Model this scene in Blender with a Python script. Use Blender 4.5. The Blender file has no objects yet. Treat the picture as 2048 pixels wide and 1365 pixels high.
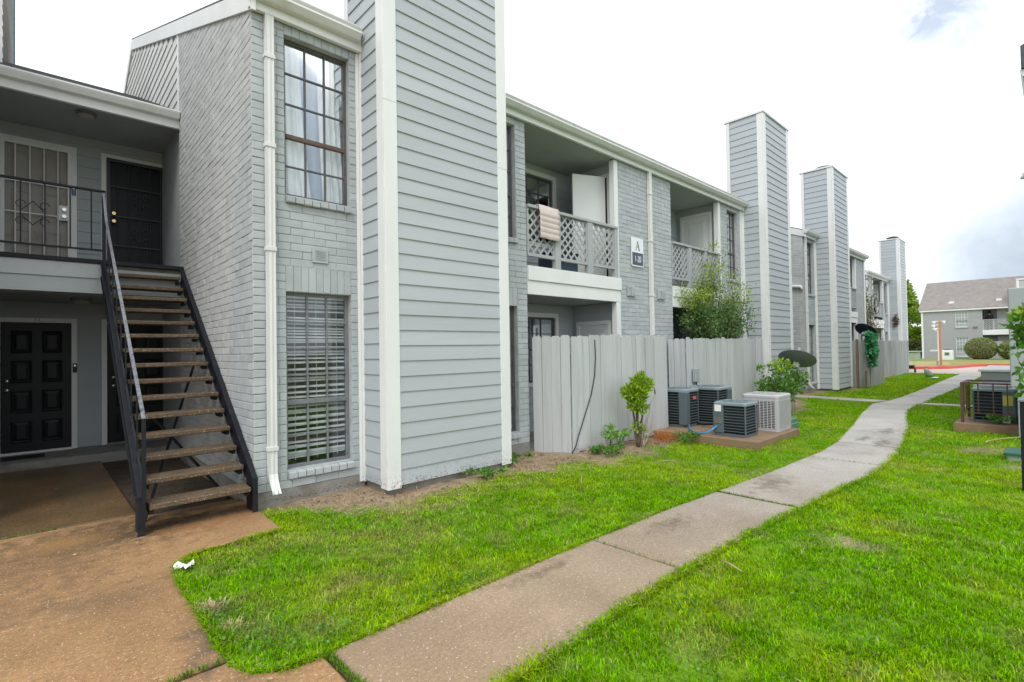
import bpy, math, random
import numpy as np
from mathutils import Matrix, Vector

random.seed(7)
rng = np.random.default_rng(7)
scene = bpy.context.scene
COL = scene.collection

# ------------------------------------------------------------------ camera
CAMH = 1.58
YAW, PIT, ROL = (math.radians(a) for a in (46.927, 0.989, -0.950))
cam = bpy.data.cameras.new('camera')
cam.sensor_width = 36.0
cam.lens = 36.0 * 1019.55 / 2048.0
cam.clip_start = 0.05
cam.clip_end = 2000
camo = bpy.data.objects.new('camera', cam)
COL.objects.link(camo)
scene.camera = camo
_f = Vector((math.cos(YAW) * math.cos(PIT), math.sin(YAW) * math.cos(PIT), math.sin(PIT)))
_r = Vector((math.sin(YAW), -math.cos(YAW), 0))
_u = _r.cross(_f)
_r2 = _r * math.cos(ROL) + _u * math.sin(ROL)
_u2 = _u * math.cos(ROL) - _r * math.sin(ROL)
camo.matrix_world = Matrix(((_r2.x, _u2.x, -_f.x, 0), (_r2.y, _u2.y, -_f.y, 0), (_r2.z, _u2.z, -_f.z, CAMH), (0, 0, 0, 1)))

# ------------------------------------------------------------------ world, sun, exposure
world = bpy.data.worlds.new('World')
scene.world = world
world.use_nodes = True
wn, wl = world.node_tree.nodes, world.node_tree.links
wn.clear()
SUN_DIR = Vector((-0.62, -0.50, 0.95)).normalized()      # towards the sun
SUN_EL = math.asin(SUN_DIR.z)
SUN_AZ = math.atan2(SUN_DIR.x, SUN_DIR.y)


def wnode(t, **kw):
    n = wn.new(t)
    for k, v in kw.items():
        setattr(n, k, v)
    return n


sky = wnode('ShaderNodeTexSky', sky_type='NISHITA', sun_disc=False, sun_elevation=SUN_EL, sun_rotation=SUN_AZ)
tc = wnode('ShaderNodeTexCoord')
# clouds: nearly closed bright overcast with a few torn gaps
n1 = wnode('ShaderNodeTexNoise')
n1.inputs['Scale'].default_value = 2.6
n1.inputs['Detail'].default_value = 7
n1.inputs['Roughness'].default_value = 0.58
wl.new(tc.outputs['Generated'], n1.inputs['Vector'])
n2 = wnode('ShaderNodeTexNoise')
n2.inputs['Scale'].default_value = 5.0
n2.inputs['Detail'].default_value = 9
n2.inputs['Roughness'].default_value = 0.65
wl.new(tc.outputs['Generated'], n2.inputs['Vector'])


def view_dir(u, v):
    d = _r2 * ((u - 1024) / 1019.55) - _u2 * ((v - 682.5) / 1019.55) + _f
    return d.normalized()


def gap(u, v, c0, c1, amp, nz=n2):
    """soft torn gap in the cloud cover around one sky direction"""
    dp = wnode('ShaderNodeVectorMath', operation='DOT_PRODUCT')
    nrm = wnode('ShaderNodeVectorMath', operation='NORMALIZE')
    wl.new(tc.outputs['Generated'], nrm.inputs[0])
    wl.new(nrm.outputs[0], dp.inputs[0])
    dp.inputs[1].default_value = view_dir(u, v)
    ad = wnode('ShaderNodeMath', operation='MULTIPLY_ADD')
    wl.new(nz.outputs['Fac'], ad.inputs[0])
    ad.inputs[1].default_value = amp
    wl.new(dp.outputs['Value'], ad.inputs[2])
    mr = wnode('ShaderNodeMapRange')
    mr.inputs['From Min'].default_value = c0 + amp * 0.5
    mr.inputs['From Max'].default_value = c1 + amp * 0.5
    wl.new(ad.outputs[0], mr.inputs['Value'])
    return mr.outputs[0]


n3 = wnode('ShaderNodeTexNoise')
n3.inputs['Scale'].default_value = 17.0
n3.inputs['Detail'].default_value = 9
n3.inputs['Roughness'].default_value = 0.62
n3.inputs['Distortion'].default_value = 0.6
wl.new(tc.outputs['Generated'], n3.inputs['Vector'])
g1 = gap(1872, -12, 0.9962, 1.0004, 0.0115, n3)
g2 = gap(2150, 560, 0.981, 0.9995, 0.020)
# cloud radiance, softly varied
cr = wnode('ShaderNodeMapRange')
cr.inputs['From Min'].default_value = 0.3
cr.inputs['From Max'].default_value = 0.7
cr.inputs['To Min'].default_value = 0.92
cr.inputs['To Max'].default_value = 1.08
wl.new(n1.outputs['Fac'], cr.inputs['Value'])
cc = wnode('ShaderNodeVectorMath', operation='SCALE')
cc.inputs[0].default_value = (0.955, 1.0, 1.055)
wl.new(cr.outputs[0], cc.inputs['Scale'])
grey = wnode('ShaderNodeMix', data_type='RGBA')
grey.inputs['B'].default_value = (0.35, 0.42, 0.50, 1)
wl.new(cc.outputs[0], grey.inputs['A'])
wl.new(g2, grey.inputs['Factor'])
bg1 = wnode('ShaderNodeBackground')
wl.new(sky.outputs[0], bg1.inputs['Color'])
bg1.inputs['Strength'].default_value = 0.11
bg2 = wnode('ShaderNodeBackground')
wl.new(grey.outputs['Result'], bg2.inputs['Color'])
bg2.inputs['Strength'].default_value = 1.06
gm1 = wnode('ShaderNodeMath', operation='MULTIPLY')
wl.new(g1, gm1.inputs[0])
gm1.inputs[1].default_value = 0.62
mxs = wnode('ShaderNodeMixShader')
wl.new(gm1.outputs[0], mxs.inputs[0])
wl.new(bg2.outputs[0], mxs.inputs[1])
wl.new(bg1.outputs[0], mxs.inputs[2])
wo = wnode('ShaderNodeOutputWorld')
wl.new(mxs.outputs[0], wo.inputs['Surface'])

sun = bpy.data.lights.new('sun', 'SUN')
sun.energy = 1.2
sun.angle = math.radians(24)
sun.color = (1.0, 0.965, 0.91)
suno = bpy.data.objects.new('sun', sun)
COL.objects.link(suno)
suno.rotation_euler = SUN_DIR.to_track_quat('Z', 'Y').to_euler()

scene.view_settings.view_transform = 'Standard'
scene.view_settings.look = 'None'
scene.view_settings.gamma = 1.0
scene.view_settings.use_curve_mapping = False
scene.view_settings.exposure = 0.50
scene.render.engine = 'CYCLES'
scene.cycles.max_bounces = 8
scene.cycles.diffuse_bounces = 4
scene.cycles.transparent_max_bounces = 12

# ------------------------------------------------------------------ materials
M = {}


def new_mat(name):
    m = bpy.data.materials.new(name)
    m.use_nodes = True
    nt = m.node_tree
    nt.nodes.clear()
    return m, nt.nodes, nt.links


def surf(name, col, rough=0.7, var=0.10, scale=3.0, pvar=0.0, bump=0.0, bscale=60.0, metal=0.0, spec=0.4,
         stretch=(1, 1, 1), stain=None, sscale=1.2, smin=0.55, smax=0.7, samt=0.5, speck=None, spscale=120.0,
         spmin=0.62, transl=0.0, attr=False, bdist=0.01, xramp=None, blobs=None, grain=0.0, gscale=40.0):
    """paint / stone / soil: base colour with noise variation, per-piece variation, stains, speckle and fine relief"""
    m, N, L = new_mat(name)
    out = N.new('ShaderNodeOutputMaterial')
    bs = N.new('ShaderNodeBsdfPrincipled')
    bs.inputs['Roughness'].default_value = rough
    bs.inputs['Metallic'].default_value = metal
    bs.inputs['Specular IOR Level'].default_value = spec
    geo = N.new('ShaderNodeNewGeometry')
    mp = N.new('ShaderNodeMapping')
    mp.inputs['Scale'].default_value = stretch
    L.new(geo.outputs['Position'], mp.inputs['Vector'])
    no = N.new('ShaderNodeTexNoise')
    no.inputs['Scale'].default_value = scale
    no.inputs['Detail'].default_value = 5
    no.inputs['Roughness'].default_value = 0.6
    L.new(mp.outputs[0], no.inputs['Vector'])
    mr = N.new('ShaderNodeMapRange')
    mr.inputs['From Min'].default_value = 0.25
    mr.inputs['From Max'].default_value = 0.75
    mr.inputs['To Min'].default_value = 1 - var
    mr.inputs['To Max'].default_value = 1 + var
    L.new(no.outputs['Fac'], mr.inputs['Value'])
    fac = mr.outputs[0]
    if pvar:
        oi = N.new('ShaderNodeObjectInfo')
        ad = N.new('ShaderNodeMath')
        ad.operation = 'ADD'
        L.new(oi.outputs['Random'], ad.inputs[0])
        L.new(geo.outputs['Random Per Island'], ad.inputs[1])
        fr = N.new('ShaderNodeMath')
        fr.operation = 'FRACT'
        L.new(ad.outputs[0], fr.inputs[0])
        m2 = N.new('ShaderNodeMapRange')
        m2.inputs['To Min'].default_value = 1 - pvar
        m2.inputs['To Max'].default_value = 1 + pvar
        L.new(fr.outputs[0], m2.inputs['Value'])
        mu = N.new('ShaderNodeMath')
        mu.operation = 'MULTIPLY'
        L.new(fac, mu.inputs[0])
        L.new(m2.outputs[0], mu.inputs[1])
        fac = mu.outputs[0]
    if grain:
        gn = N.new('ShaderNodeTexNoise')
        gn.inputs['Scale'].default_value = gscale
        gn.inputs['Detail'].default_value = 4
        gn.inputs['Roughness'].default_value = 0.75
        L.new(geo.outputs['Position'], gn.inputs['Vector'])
        gm = N.new('ShaderNodeMapRange')
        gm.inputs['From Min'].default_value = 0.32
        gm.inputs['From Max'].default_value = 0.68
        gm.inputs['To Min'].default_value = 1 - grain
        gm.inputs['To Max'].default_value = 1 + grain
        L.new(gn.outputs['Fac'], gm.inputs['Value'])
        mg_ = N.new('ShaderNodeMath')
        mg_.operation = 'MULTIPLY'
        L.new(fac, mg_.inputs[0])
        L.new(gm.outputs[0], mg_.inputs[1])
        fac = mg_.outputs[0]
    sc = N.new('ShaderNodeVectorMath')
    sc.operation = 'SCALE'
    if attr:
        at = N.new('ShaderNodeAttribute')
        at.attribute_name = 'col'
        L.new(at.outputs['Color'], sc.inputs[0])
    else:
        sc.inputs[0].default_value = col
    if xramp:
        sp = N.new('ShaderNodeSeparateXYZ')
        L.new(geo.outputs['Position'], sp.inputs[0])
        wob = N.new('ShaderNodeMath')
        wob.operation = 'MULTIPLY_ADD'
        L.new(no.outputs['Fac'], wob.inputs[0])
        wob.inputs[1].default_value = 1.6
        L.new(sp.outputs['X'], wob.inputs[2])
        rm = N.new('ShaderNodeMapRange')
        rm.inputs['From Min'].default_value = xramp[0][0] + 0.8
        rm.inputs['From Max'].default_value = xramp[-1][0] + 0.8
        L.new(wob.outputs[0], rm.inputs['Value'])
        ra_ = N.new('ShaderNodeValToRGB')
        el = ra_.color_ramp.elements
        span = xramp[-1][0] - xramp[0][0]
        for i_, (px_, pc_) in enumerate(xramp):
            e_ = el[i_] if i_ < 2 else el.new(0.5)
            e_.position = (px_ - xramp[0][0]) / span if i_ != 1 or len(xramp) == 2 else 1.0
            e_.color = (*pc_, 1)
        if len(xramp) > 2:
            while len(el) > 1:
                el.remove(el[-1])
            el[0].position = 0.0
            el[0].color = (*xramp[0][1], 1)
            for px_, pc_ in xramp[1:]:
                e_ = el.new((px_ - xramp[0][0]) / span)
                e_.color = (*pc_, 1)
        L.new(rm.outputs[0], ra_.inputs[0])
        L.new(ra_.outputs[0], sc.inputs[0])
    L.new(fac, sc.inputs['Scale'])
    c = sc.outputs[0]
    for (bx_, by_, rx_, ry_, bc_) in (blobs or []):
        su = N.new('ShaderNodeVectorMath')
        su.operation = 'SUBTRACT'
        L.new(geo.outputs['Position'], su.inputs[0])
        su.inputs[1].default_value = (bx_, by_, 0)
        mu_ = N.new('ShaderNodeVectorMath')
        mu_.operation = 'MULTIPLY'
        L.new(su.outputs[0], mu_.inputs[0])
        mu_.inputs[1].default_value = (1 / rx_, 1 / ry_, 0)
        ln_ = N.new('ShaderNodeVectorMath')
        ln_.operation = 'LENGTH'
        L.new(mu_.outputs[0], ln_.inputs[0])
        nn_ = N.new('ShaderNodeTexNoise')
        nn_.inputs['Scale'].default_value = 9
        nn_.inputs['Detail'].default_value = 6
        L.new(geo.outputs['Position'], nn_.inputs['Vector'])
        ma_ = N.new('ShaderNodeMath')
        ma_.operation = 'MULTIPLY_ADD'
        L.new(nn_.outputs['Fac'], ma_.inputs[0])
        ma_.inputs[1].default_value = 3.0
        L.new(ln_.outputs['Value'], ma_.inputs[2])
        mr_ = N.new('ShaderNodeMapRange')
        mr_.inputs['From Min'].default_value = 2.5
        mr_.inputs['From Max'].default_value = 1.6
        mr_.inputs['To Max'].default_value = 0.75
        L.new(ma_.outputs[0], mr_.inputs['Value'])
        mx = N.new('ShaderNodeMix')
        mx.data_type = 'RGBA'
        mx.inputs['B'].default_value = (*bc_, 1)
        L.new(mr_.outputs[0], mx.inputs['Factor'])
        L.new(c, mx.inputs['A'])
        c = mx.outputs['Result']
    if stain is not None:
        sn = N.new('ShaderNodeTexNoise')
        sn.inputs['Scale'].default_value = sscale
        sn.inputs['Detail'].default_value = 6
        sn.inputs['Roughness'].default_value = 0.65
        L.new(mp.outputs[0], sn.inputs['Vector'])
        sr = N.new('ShaderNodeMapRange')
        sr.inputs['From Min'].default_value = smin
        sr.inputs['From Max'].default_value = smax
        sr.inputs['To Max'].default_value = samt
        L.new(sn.outputs['Fac'], sr.inputs['Value'])
        mx = N.new('ShaderNodeMix')
        mx.data_type = 'RGBA'
        mx.inputs['B'].default_value = (*stain, 1)
        L.new(sr.outputs[0], mx.inputs['Factor'])
        L.new(c, mx.inputs['A'])
        c = mx.outputs['Result']
    if speck is not None:
        for k, (scol, smn) in enumerate(speck):
            vo = N.new('ShaderNodeTexNoise')
            vo.inputs['Scale'].default_value = spscale * (1 + 0.37 * k)
            vo.inputs['Detail'].default_value = 1
            L.new(geo.outputs['Position'], vo.inputs['Vector'])
            vr = N.new('ShaderNodeMapRange')
            vr.inputs['From Min'].default_value = smn
            vr.inputs['From Max'].default_value = smn + 0.06
            L.new(vo.outputs['Fac'], vr.inputs['Value'])
            mx = N.new('ShaderNodeMix')
            mx.data_type = 'RGBA'
            mx.inputs['B'].default_value = (*scol, 1)
            L.new(vr.outputs[0], mx.inputs['Factor'])
            L.new(c, mx.inputs['A'])
            c = mx.outputs['Result']
    L.new(c, bs.inputs['Base Color'])
    if bump:
        bn = N.new('ShaderNodeTexNoise')
        bn.inputs['Scale'].default_value = bscale
        bn.inputs['Detail'].default_value = 4
        L.new(mp.outputs[0], bn.inputs['Vector'])
        bu = N.new('ShaderNodeBump')
        bu.inputs['Strength'].default_value = bump
        bu.inputs['Distance'].default_value = bdist
        L.new(bn.outputs['Fac'], bu.inputs['Height'])
        L.new(bu.outputs[0], bs.inputs['Normal'])
    sh = bs.outputs[0]
    if transl:
        tr = N.new('ShaderNodeBsdfTranslucent')
        L.new(c, tr.inputs['Color'])
        ms = N.new('ShaderNodeMixShader')
        ms.inputs[0].default_value = transl
        L.new(sh, ms.inputs[1])
        L.new(tr.outputs[0], ms.inputs[2])
        sh = ms.outputs[0]
    L.new(sh, out.inputs['Surface'])
    M[name] = m
    return m


GREY = (0.425, 0.462, 0.485)
surf('siding', GREY, 0.62, 0.05, 1.6, pvar=0.035, bump=0.12, bscale=90, stretch=(0.25, 0.25, 2.5), bdist=0.003,
     stain=(0.35, 0.365, 0.37), sscale=0.9, smin=0.50, smax=0.70, samt=0.45)
surf('siding_gable', (0.64, 0.635, 0.62), 0.7, 0.12, 2.2, pvar=0.06, bump=0.2, bscale=60, stretch=(1, 0.4, 2), stain=(0.42, 0.41, 0.39), samt=0.45)
surf('brick_paint', (0.405, 0.438, 0.452), 0.75, 0.10, 6, pvar=0.07, bump=0.45, bscale=70, bdist=0.006,
     stain=(0.33, 0.335, 0.33), sscale=2.0, smin=0.58, smax=0.74, samt=0.45)
surf('brick_side', (0.47, 0.482, 0.48), 0.75, 0.10, 6, pvar=0.07, bump=0.45, bscale=70, bdist=0.006,
     stain=(0.34, 0.335, 0.325), sscale=2.0, smin=0.58, smax=0.74, samt=0.45)
surf('mortar', (0.40, 0.42, 0.42), 0.9, 0.2, 9, bump=0.5, bscale=120)
surf('trim_white', (0.735, 0.75, 0.74), 0.5, 0.05, 2.0, bump=0.05, bscale=40, stretch=(1, 1, 0.3), stain=(0.5, 0.49, 0.45), sscale=2.5,
     smin=0.60, smax=0.75, samt=0.35)
surf('gutter', (0.66, 0.675, 0.655), 0.4, 0.05, 2.0, stain=(0.42, 0.42, 0.39), sscale=2.2, smin=0.56, smax=0.75, samt=0.4)
surf('grey_trim', (0.37, 0.39, 0.40), 0.6, 0.07, 3, bump=0.1, bscale=60)
surf('siding_shade', (0.365, 0.40, 0.415), 0.65, 0.05, 1.6, pvar=0.035, bump=0.12, bscale=90, stretch=(0.25, 0.25, 2.5), bdist=0.003)  # siding colour darkened to deepen the breezeway shade
surf('soffit_shaded', (0.32, 0.35, 0.365), 0.75, 0.07, 3)  # soffit colour darkened for the shade over landing and breezeway
surf('landing_paint', (0.50, 0.535, 0.55), 0.6, 0.07, 3, bump=0.1, bscale=60, stain=(0.36, 0.37, 0.37), sscale=3.0, samt=0.4)
surf('soffit', (0.38, 0.40, 0.41), 0.75, 0.07, 3)
surf('black_metal', (0.012, 0.013, 0.018), 0.5, 0.2, 8, spec=0.25, bump=0.05, bscale=60, stain=(0.045, 0.045, 0.05), sscale=9, smin=0.55, smax=0.75, samt=0.5)
surf('worn_rail', (0.20, 0.205, 0.22), 0.35, 0.25, 25, metal=0.3, stain=(0.05, 0.05, 0.06), sscale=30, smin=0.5, smax=0.62, samt=0.8)
surf('door_black', (0.009, 0.011, 0.013), 0.45, 0.2, 4, spec=0.25)
surf('bar_dark', (0.045, 0.05, 0.056), 0.5, 0.1, 6)
surf('door_white', (0.72, 0.73, 0.72), 0.4, 0.03, 2)
surf('door_tan', (0.33, 0.31, 0.285), 0.6, 0.1, 3, stain=(0.16, 0.12, 0.09), sscale=2.5, samt=0.5)
surf('brass', (0.55, 0.40, 0.18), 0.25, 0.05, 3, metal=1.0)
surf('steel', (0.55, 0.55, 0.56), 0.3, 0.05, 3, metal=1.0)
surf('aggregate', (0.345, 0.200, 0.092), 0.58, 0.28, 1.1, grain=0.24, gscale=38, bump=0.5, bscale=150, bdist=0.004,
     stain=(0.135, 0.080, 0.042), sscale=0.7, smin=0.48, smax=0.74, samt=0.65,
     speck=[((0.56, 0.42, 0.30), 0.655), ((0.42, 0.17, 0.07), 0.69), ((0.12, 0.085, 0.06), 0.65)], spscale=62,
     blobs=[(0.3, 5.6, 1.3, 0.9, (0.19, 0.115, 0.055)), (0.6, 5.9, 0.9, 0.5, (0.10, 0.07, 0.035)), (1.0, 5.7, 0.7, 0.35, (0.085, 0.06, 0.035)), (-0.5, 4.6, 0.9, 0.5, (0.22, 0.13, 0.065)), (0.25, 4.3, 0.6, 0.25, (0.20, 0.125, 0.065)), (1.2, 5.5, 0.5, 0.2, (0.34, 0.155, 0.06)), (0.2, 5.8, 0.35, 0.25, (0.36, 0.20, 0.07)), (0.68, 3.2, 0.15, 0.4, (0.12, 0.085, 0.06))])
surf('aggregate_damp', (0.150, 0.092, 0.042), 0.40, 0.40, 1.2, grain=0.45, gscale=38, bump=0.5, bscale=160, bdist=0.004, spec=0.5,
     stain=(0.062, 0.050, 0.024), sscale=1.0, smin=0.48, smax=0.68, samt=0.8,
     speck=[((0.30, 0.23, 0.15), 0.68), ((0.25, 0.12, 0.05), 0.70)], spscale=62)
surf('path_concrete', (0.4, 0.35, 0.3), 0.68, 0.13, 1.6, grain=0.22, gscale=42, pvar=0.05, bump=0.4, bscale=160, bdist=0.004,
     xramp=[(1.0, (0.335, 0.232, 0.138)), (3.2, (0.335, 0.255, 0.175)), (5.5, (0.335, 0.292, 0.243)), (8.5, (0.415, 0.395, 0.365)), (14.0, (0.455, 0.44, 0.415))],
     stain=(0.19, 0.14, 0.095), sscale=0.9, smin=0.48, smax=0.72, samt=0.6,
     speck=[((0.56, 0.50, 0.43), 0.665), ((0.40, 0.22, 0.12), 0.70), ((0.13, 0.11, 0.095), 0.65)], spscale=62,
     blobs=[(11.2, 2.14, 0.5, 0.16, (0.06, 0.058, 0.055)), (9.85, 1.95, 0.45, 0.13, (0.07, 0.065, 0.06)), (10.1, 2.25, 0.4, 0.10, (0.10, 0.095, 0.09)),
            (6.15, 2.26, 0.5, 0.2, (0.15, 0.12, 0.095)), (4.16, 2.40, 0.4, 0.13, (0.14, 0.10, 0.06)), (2.6, 2.55, 0.4, 0.08, (0.16, 0.11, 0.07))])
surf('tread', (0.112, 0.072, 0.038), 0.65, 0.25, 6, pvar=0.1, bump=0.6, bscale=150, bdist=0.006,
     stain=(0.075, 0.07, 0.035), sscale=4, smin=0.5, smax=0.66, samt=0.7, speck=[((0.46, 0.40, 0.32), 0.64), ((0.06, 0.05, 0.04), 0.62)], spscale=95)
surf('foundation', (0.25, 0.245, 0.225), 0.85, 0.2, 3, bump=0.5, bscale=60, stain=(0.12, 0.09, 0.065), sscale=2.5, smin=0.5, smax=0.65, samt=0.6)
surf('pad_concrete', (0.25, 0.175, 0.105), 0.8, 0.2, 3, bump=0.4, bscale=90, stain=(0.22, 0.10, 0.05), sscale=2.5, smin=0.48, smax=0.66, samt=0.6)
surf('soil', (0.175, 0.112, 0.075), 0.95, 0.35, 5, grain=0.4, gscale=45, bump=0.9, bscale=50, bdist=0.02, stain=(0.24, 0.185, 0.12), sscale=6, smin=0.48, smax=0.62, samt=0.6,
     speck=[((0.30, 0.24, 0.16), 0.66), ((0.06, 0.045, 0.035), 0.62)], spscale=60)
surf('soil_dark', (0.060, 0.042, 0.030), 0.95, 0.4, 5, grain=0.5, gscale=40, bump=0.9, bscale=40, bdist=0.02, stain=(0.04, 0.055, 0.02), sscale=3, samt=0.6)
surf('ground', (0.16, 0.17, 0.07), 0.95, 0.3, 0.6, bump=0.4, bscale=20, stain=(0.25, 0.19, 0.11), sscale=0.25, smin=0.5, smax=0.7, samt=0.6)
surf('lawn_soil', (0.07, 0.10, 0.018), 0.95, 0.35, 7, grain=0.4, gscale=50, bump=0.8, bscale=45, bdist=0.02, attr=True)
surf('grass_blade', (0, 0, 0), 0.75, 0.30, 4.5, pvar=0.40, spec=0.08, transl=0.42, attr=True)
surf('straw', (0.52, 0.42, 0.24), 0.7, 0.2, 5, pvar=0.25, transl=0.2)
surf('straw_rust', (0.40, 0.20, 0.09), 0.8, 0.2, 5, pvar=0.35, transl=0.1)
surf('straw_orange', (0.55, 0.22, 0.05), 0.7, 0.2, 5, pvar=0.25, transl=0.2)
surf('fence_wood', (0.465, 0.482, 0.49), 0.75, 0.08, 2.0, pvar=0.085, bump=0.45, bscale=40, stretch=(6, 6, 0.35), bdist=0.004,
     stain=(0.30, 0.285, 0.265), sscale=2.4, smin=0.52, smax=0.74, samt=0.55)
surf('fence_old', (0.36, 0.375, 0.385), 0.8, 0.15, 2.0, pvar=0.10, bump=0.35, bscale=40, stretch=(6, 6, 0.35), bdist=0.004,
     stain=(0.20, 0.20, 0.20), sscale=3.0, smin=0.52, smax=0.72, samt=0.6)
surf('raw_wood', (0.17, 0.105, 0.065), 0.75, 0.2, 4, bump=0.3, bscale=40, stretch=(5, 5, 0.5))
surf('bark', (0.13, 0.095, 0.07), 0.9, 0.3, 12, bump=0.7, bscale=80)
surf('bark_pale', (0.36, 0.30, 0.25), 0.9, 0.25, 12, bump=0.6, bscale=80)
surf('shingle', (0.40, 0.365, 0.35), 0.95, 0.18, 2.5, pvar=0.0, bump=0.5, bscale=25, stain=(0.48, 0.455, 0.44), sscale=3.0, smin=0.5, smax=0.7, samt=0.5)  # lightened so the far roof's haze and overexposure sit in the colour
surf('shingle_dark', (0.10, 0.10, 0.105), 0.95, 0.3, 6, bump=0.6, bscale=40)
surf('ac_slate', (0.095, 0.125, 0.138), 0.45, 0.08, 3, spec=0.4)
surf('ac_slate_light', (0.20, 0.25, 0.27), 0.45, 0.08, 3, spec=0.4)
surf('ac_dark', (0.020, 0.024, 0.026), 0.7, 0.25, 20, bump=0.5, bscale=220)
surf('ac_white', (0.45, 0.45, 0.455), 0.45, 0.05, 3)
surf('cabinet_grey', (0.33, 0.36, 0.365), 0.5, 0.05, 2)
surf('rust', (0.105, 0.055, 0.042), 0.7, 0.3, 14, bump=0.3, bscale=80, stain=(0.22, 0.09, 0.04), sscale=9, smin=0.52, smax=0.66, samt=0.6)
surf('green_plastic', (0.085, 0.20, 0.13), 0.5, 0.1, 4)
surf('green_teal', (0.02, 0.12, 0.085), 0.5, 0.1, 4)
surf('green_pale', (0.30, 0.40, 0.31), 0.6, 0.1, 3)
surf('hose_blue', (0.05, 0.26, 0.52), 0.35, 0.1, 5)
surf('cable', (0.015, 0.015, 0.017), 0.5, 0.1, 5)
surf('window_metal', (0.085, 0.083, 0.085), 0.5, 0.3, 10, stain=(0.20, 0.14, 0.11), sscale=8, smin=0.55, smax=0.7, samt=0.6)
surf('window_rust', (0.115, 0.080, 0.065), 0.7, 0.3, 14)
surf('bar_grey', (0.17, 0.18, 0.19), 0.5, 0.2, 10)
surf('room', (0.30, 0.28, 0.25), 0.9, 0.1, 2)
surf('curtain_white', (0.92, 0.93, 0.95), 0.85, 0.05, 6, transl=0.08)
surf('sky_reflect', (0.50, 0.60, 0.74), 0.85, 0.1, 6, transl=0.08)  # sky reflection of the upper panes, put in as a sheet colour
surf('blind', (0.66, 0.67, 0.65), 0.5, 0.05, 6, transl=0.15)
surf('towel', (0.60, 0.52, 0.49), 0.95, 0.08, 8, bump=0.6, bscale=180)
surf('dish_grey', (0.135, 0.155, 0.15), 0.5, 0.1, 3)
surf('dish_black', (0.014, 0.018, 0.026), 0.5, 0.1, 3)
surf('kerb_red', (0.62, 0.10, 0.075), 0.7, 0.15, 2, stain=(0.5, 0.3, 0.25), samt=0.4)
surf('road', (0.46, 0.41, 0.36), 0.85, 0.1, 1.0, stain=(0.30, 0.26, 0.23), sscale=0.6, samt=0.5)
surf('dry_grass', (0.38, 0.29, 0.15), 0.95, 0.25, 1.2, bump=0.4, bscale=15, stain=(0.20, 0.25, 0.06), sscale=0.5, smin=0.45, smax=0.6, samt=0.7)
surf('far_grass', (0.20, 0.235, 0.06), 0.95, 0.25, 1.0, bump=0.4, bscale=15, stain=(0.30, 0.26, 0.11), sscale=0.4, smin=0.5, smax=0.65, samt=0.6)
surf('far_brick', (0.34, 0.345, 0.355), 0.85, 0.06, 3, bump=0.3, bscale=20)
surf('post_orange', (0.52, 0.27, 0.15), 0.8, 0.15, 3, stretch=(6, 6, 0.5))
surf('sign_white', (0.80, 0.82, 0.85), 0.35, 0.02, 3)
surf('sign_navy', (0.075, 0.10, 0.145), 0.4, 0.1, 3)
surf('sign_grey', (0.16, 0.17, 0.19), 0.4, 0.02, 3)
surf('yellow_label', (0.52, 0.47, 0.10), 0.6, 0.06, 6)
surf('red_label', (0.55, 0.11, 0.11), 0.5, 0.05, 6)
surf('white_plastic', (0.78, 0.78, 0.77), 0.5, 0.04, 3)
surf('blue_plastic', (0.07, 0.14, 0.25), 0.4, 0.05, 3)
surf('blue_flash', (0.05, 0.14, 0.36), 0.5, 0.1, 2)
surf('lamp_glass', (0.28, 0.27, 0.25), 0.3, 0.03, 3)
surf('skin', (0.50, 0.30, 0.22), 0.6, 0.05, 3)
surf('hair', (0.012, 0.010, 0.010), 0.6, 0.1, 3)
surf('cloth_black', (0.02, 0.02, 0.024), 0.9, 0.1, 3)
surf('car_paint', (0.45, 0.47, 0.5), 0.25, 0.02, 3, metal=0.5)


def leaf_mat(name, col, tr=0.3, pv=0.35, rough=0.45):
    surf(name, col, rough, 0.2, 2.5, pvar=pv, spec=0.45, transl=tr)


leaf_mat('leaf_lime', (0.27, 0.42, 0.02))
leaf_mat('leaf_green', (0.105, 0.25, 0.028))
leaf_mat('leaf_fine', (0.120, 0.225, 0.060))
leaf_mat('leaf_fine_tip', (0.27, 0.38, 0.03))
leaf_mat('leaf_teal', (0.075, 0.33, 0.14))
leaf_mat('leaf_mint', (0.22, 0.43, 0.09))
leaf_mat('leaf_olive', (0.16, 0.19, 0.07))
leaf_mat('leaf_tree', (0.22, 0.34, 0.03))
leaf_mat('leaf_hedge', (0.27, 0.33, 0.10))

m, N, L = new_mat('glass')
out = N.new('ShaderNodeOutputMaterial')
tr = N.new('ShaderNodeBsdfTransparent')
tr.inputs['Color'].default_value = (0.86, 0.90, 0.91, 1)
gl = N.new('ShaderNodeBsdfGlossy')
gl.inputs['Roughness'].default_value = 0.03
gl.inputs['Color'].default_value = (0.92, 0.96, 1.0, 1)
fr = N.new('ShaderNodeFresnel')
fr.inputs['IOR'].default_value = 1.75
geo = N.new('ShaderNodeNewGeometry')
nz = N.new('ShaderNodeTexNoise')
nz.inputs['Scale'].default_value = 2.2
L.new(geo.outputs['Position'], nz.inputs['Vector'])
bu = N.new('ShaderNodeBump')
bu.inputs['Strength'].default_value = 0.06
bu.inputs['Distance'].default_value = 0.05
L.new(nz.outputs['Fac'], bu.inputs['Height'])
L.new(bu.outputs[0], gl.inputs['Normal'])
ms = N.new('ShaderNodeMixShader')
L.new(fr.outputs[0], ms.inputs[0])
L.new(tr.outputs[0], ms.inputs[1])
L.new(gl.outputs[0], ms.inputs[2])
L.new(ms.outputs[0], out.inputs['Surface'])
M['glass'] = m

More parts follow.
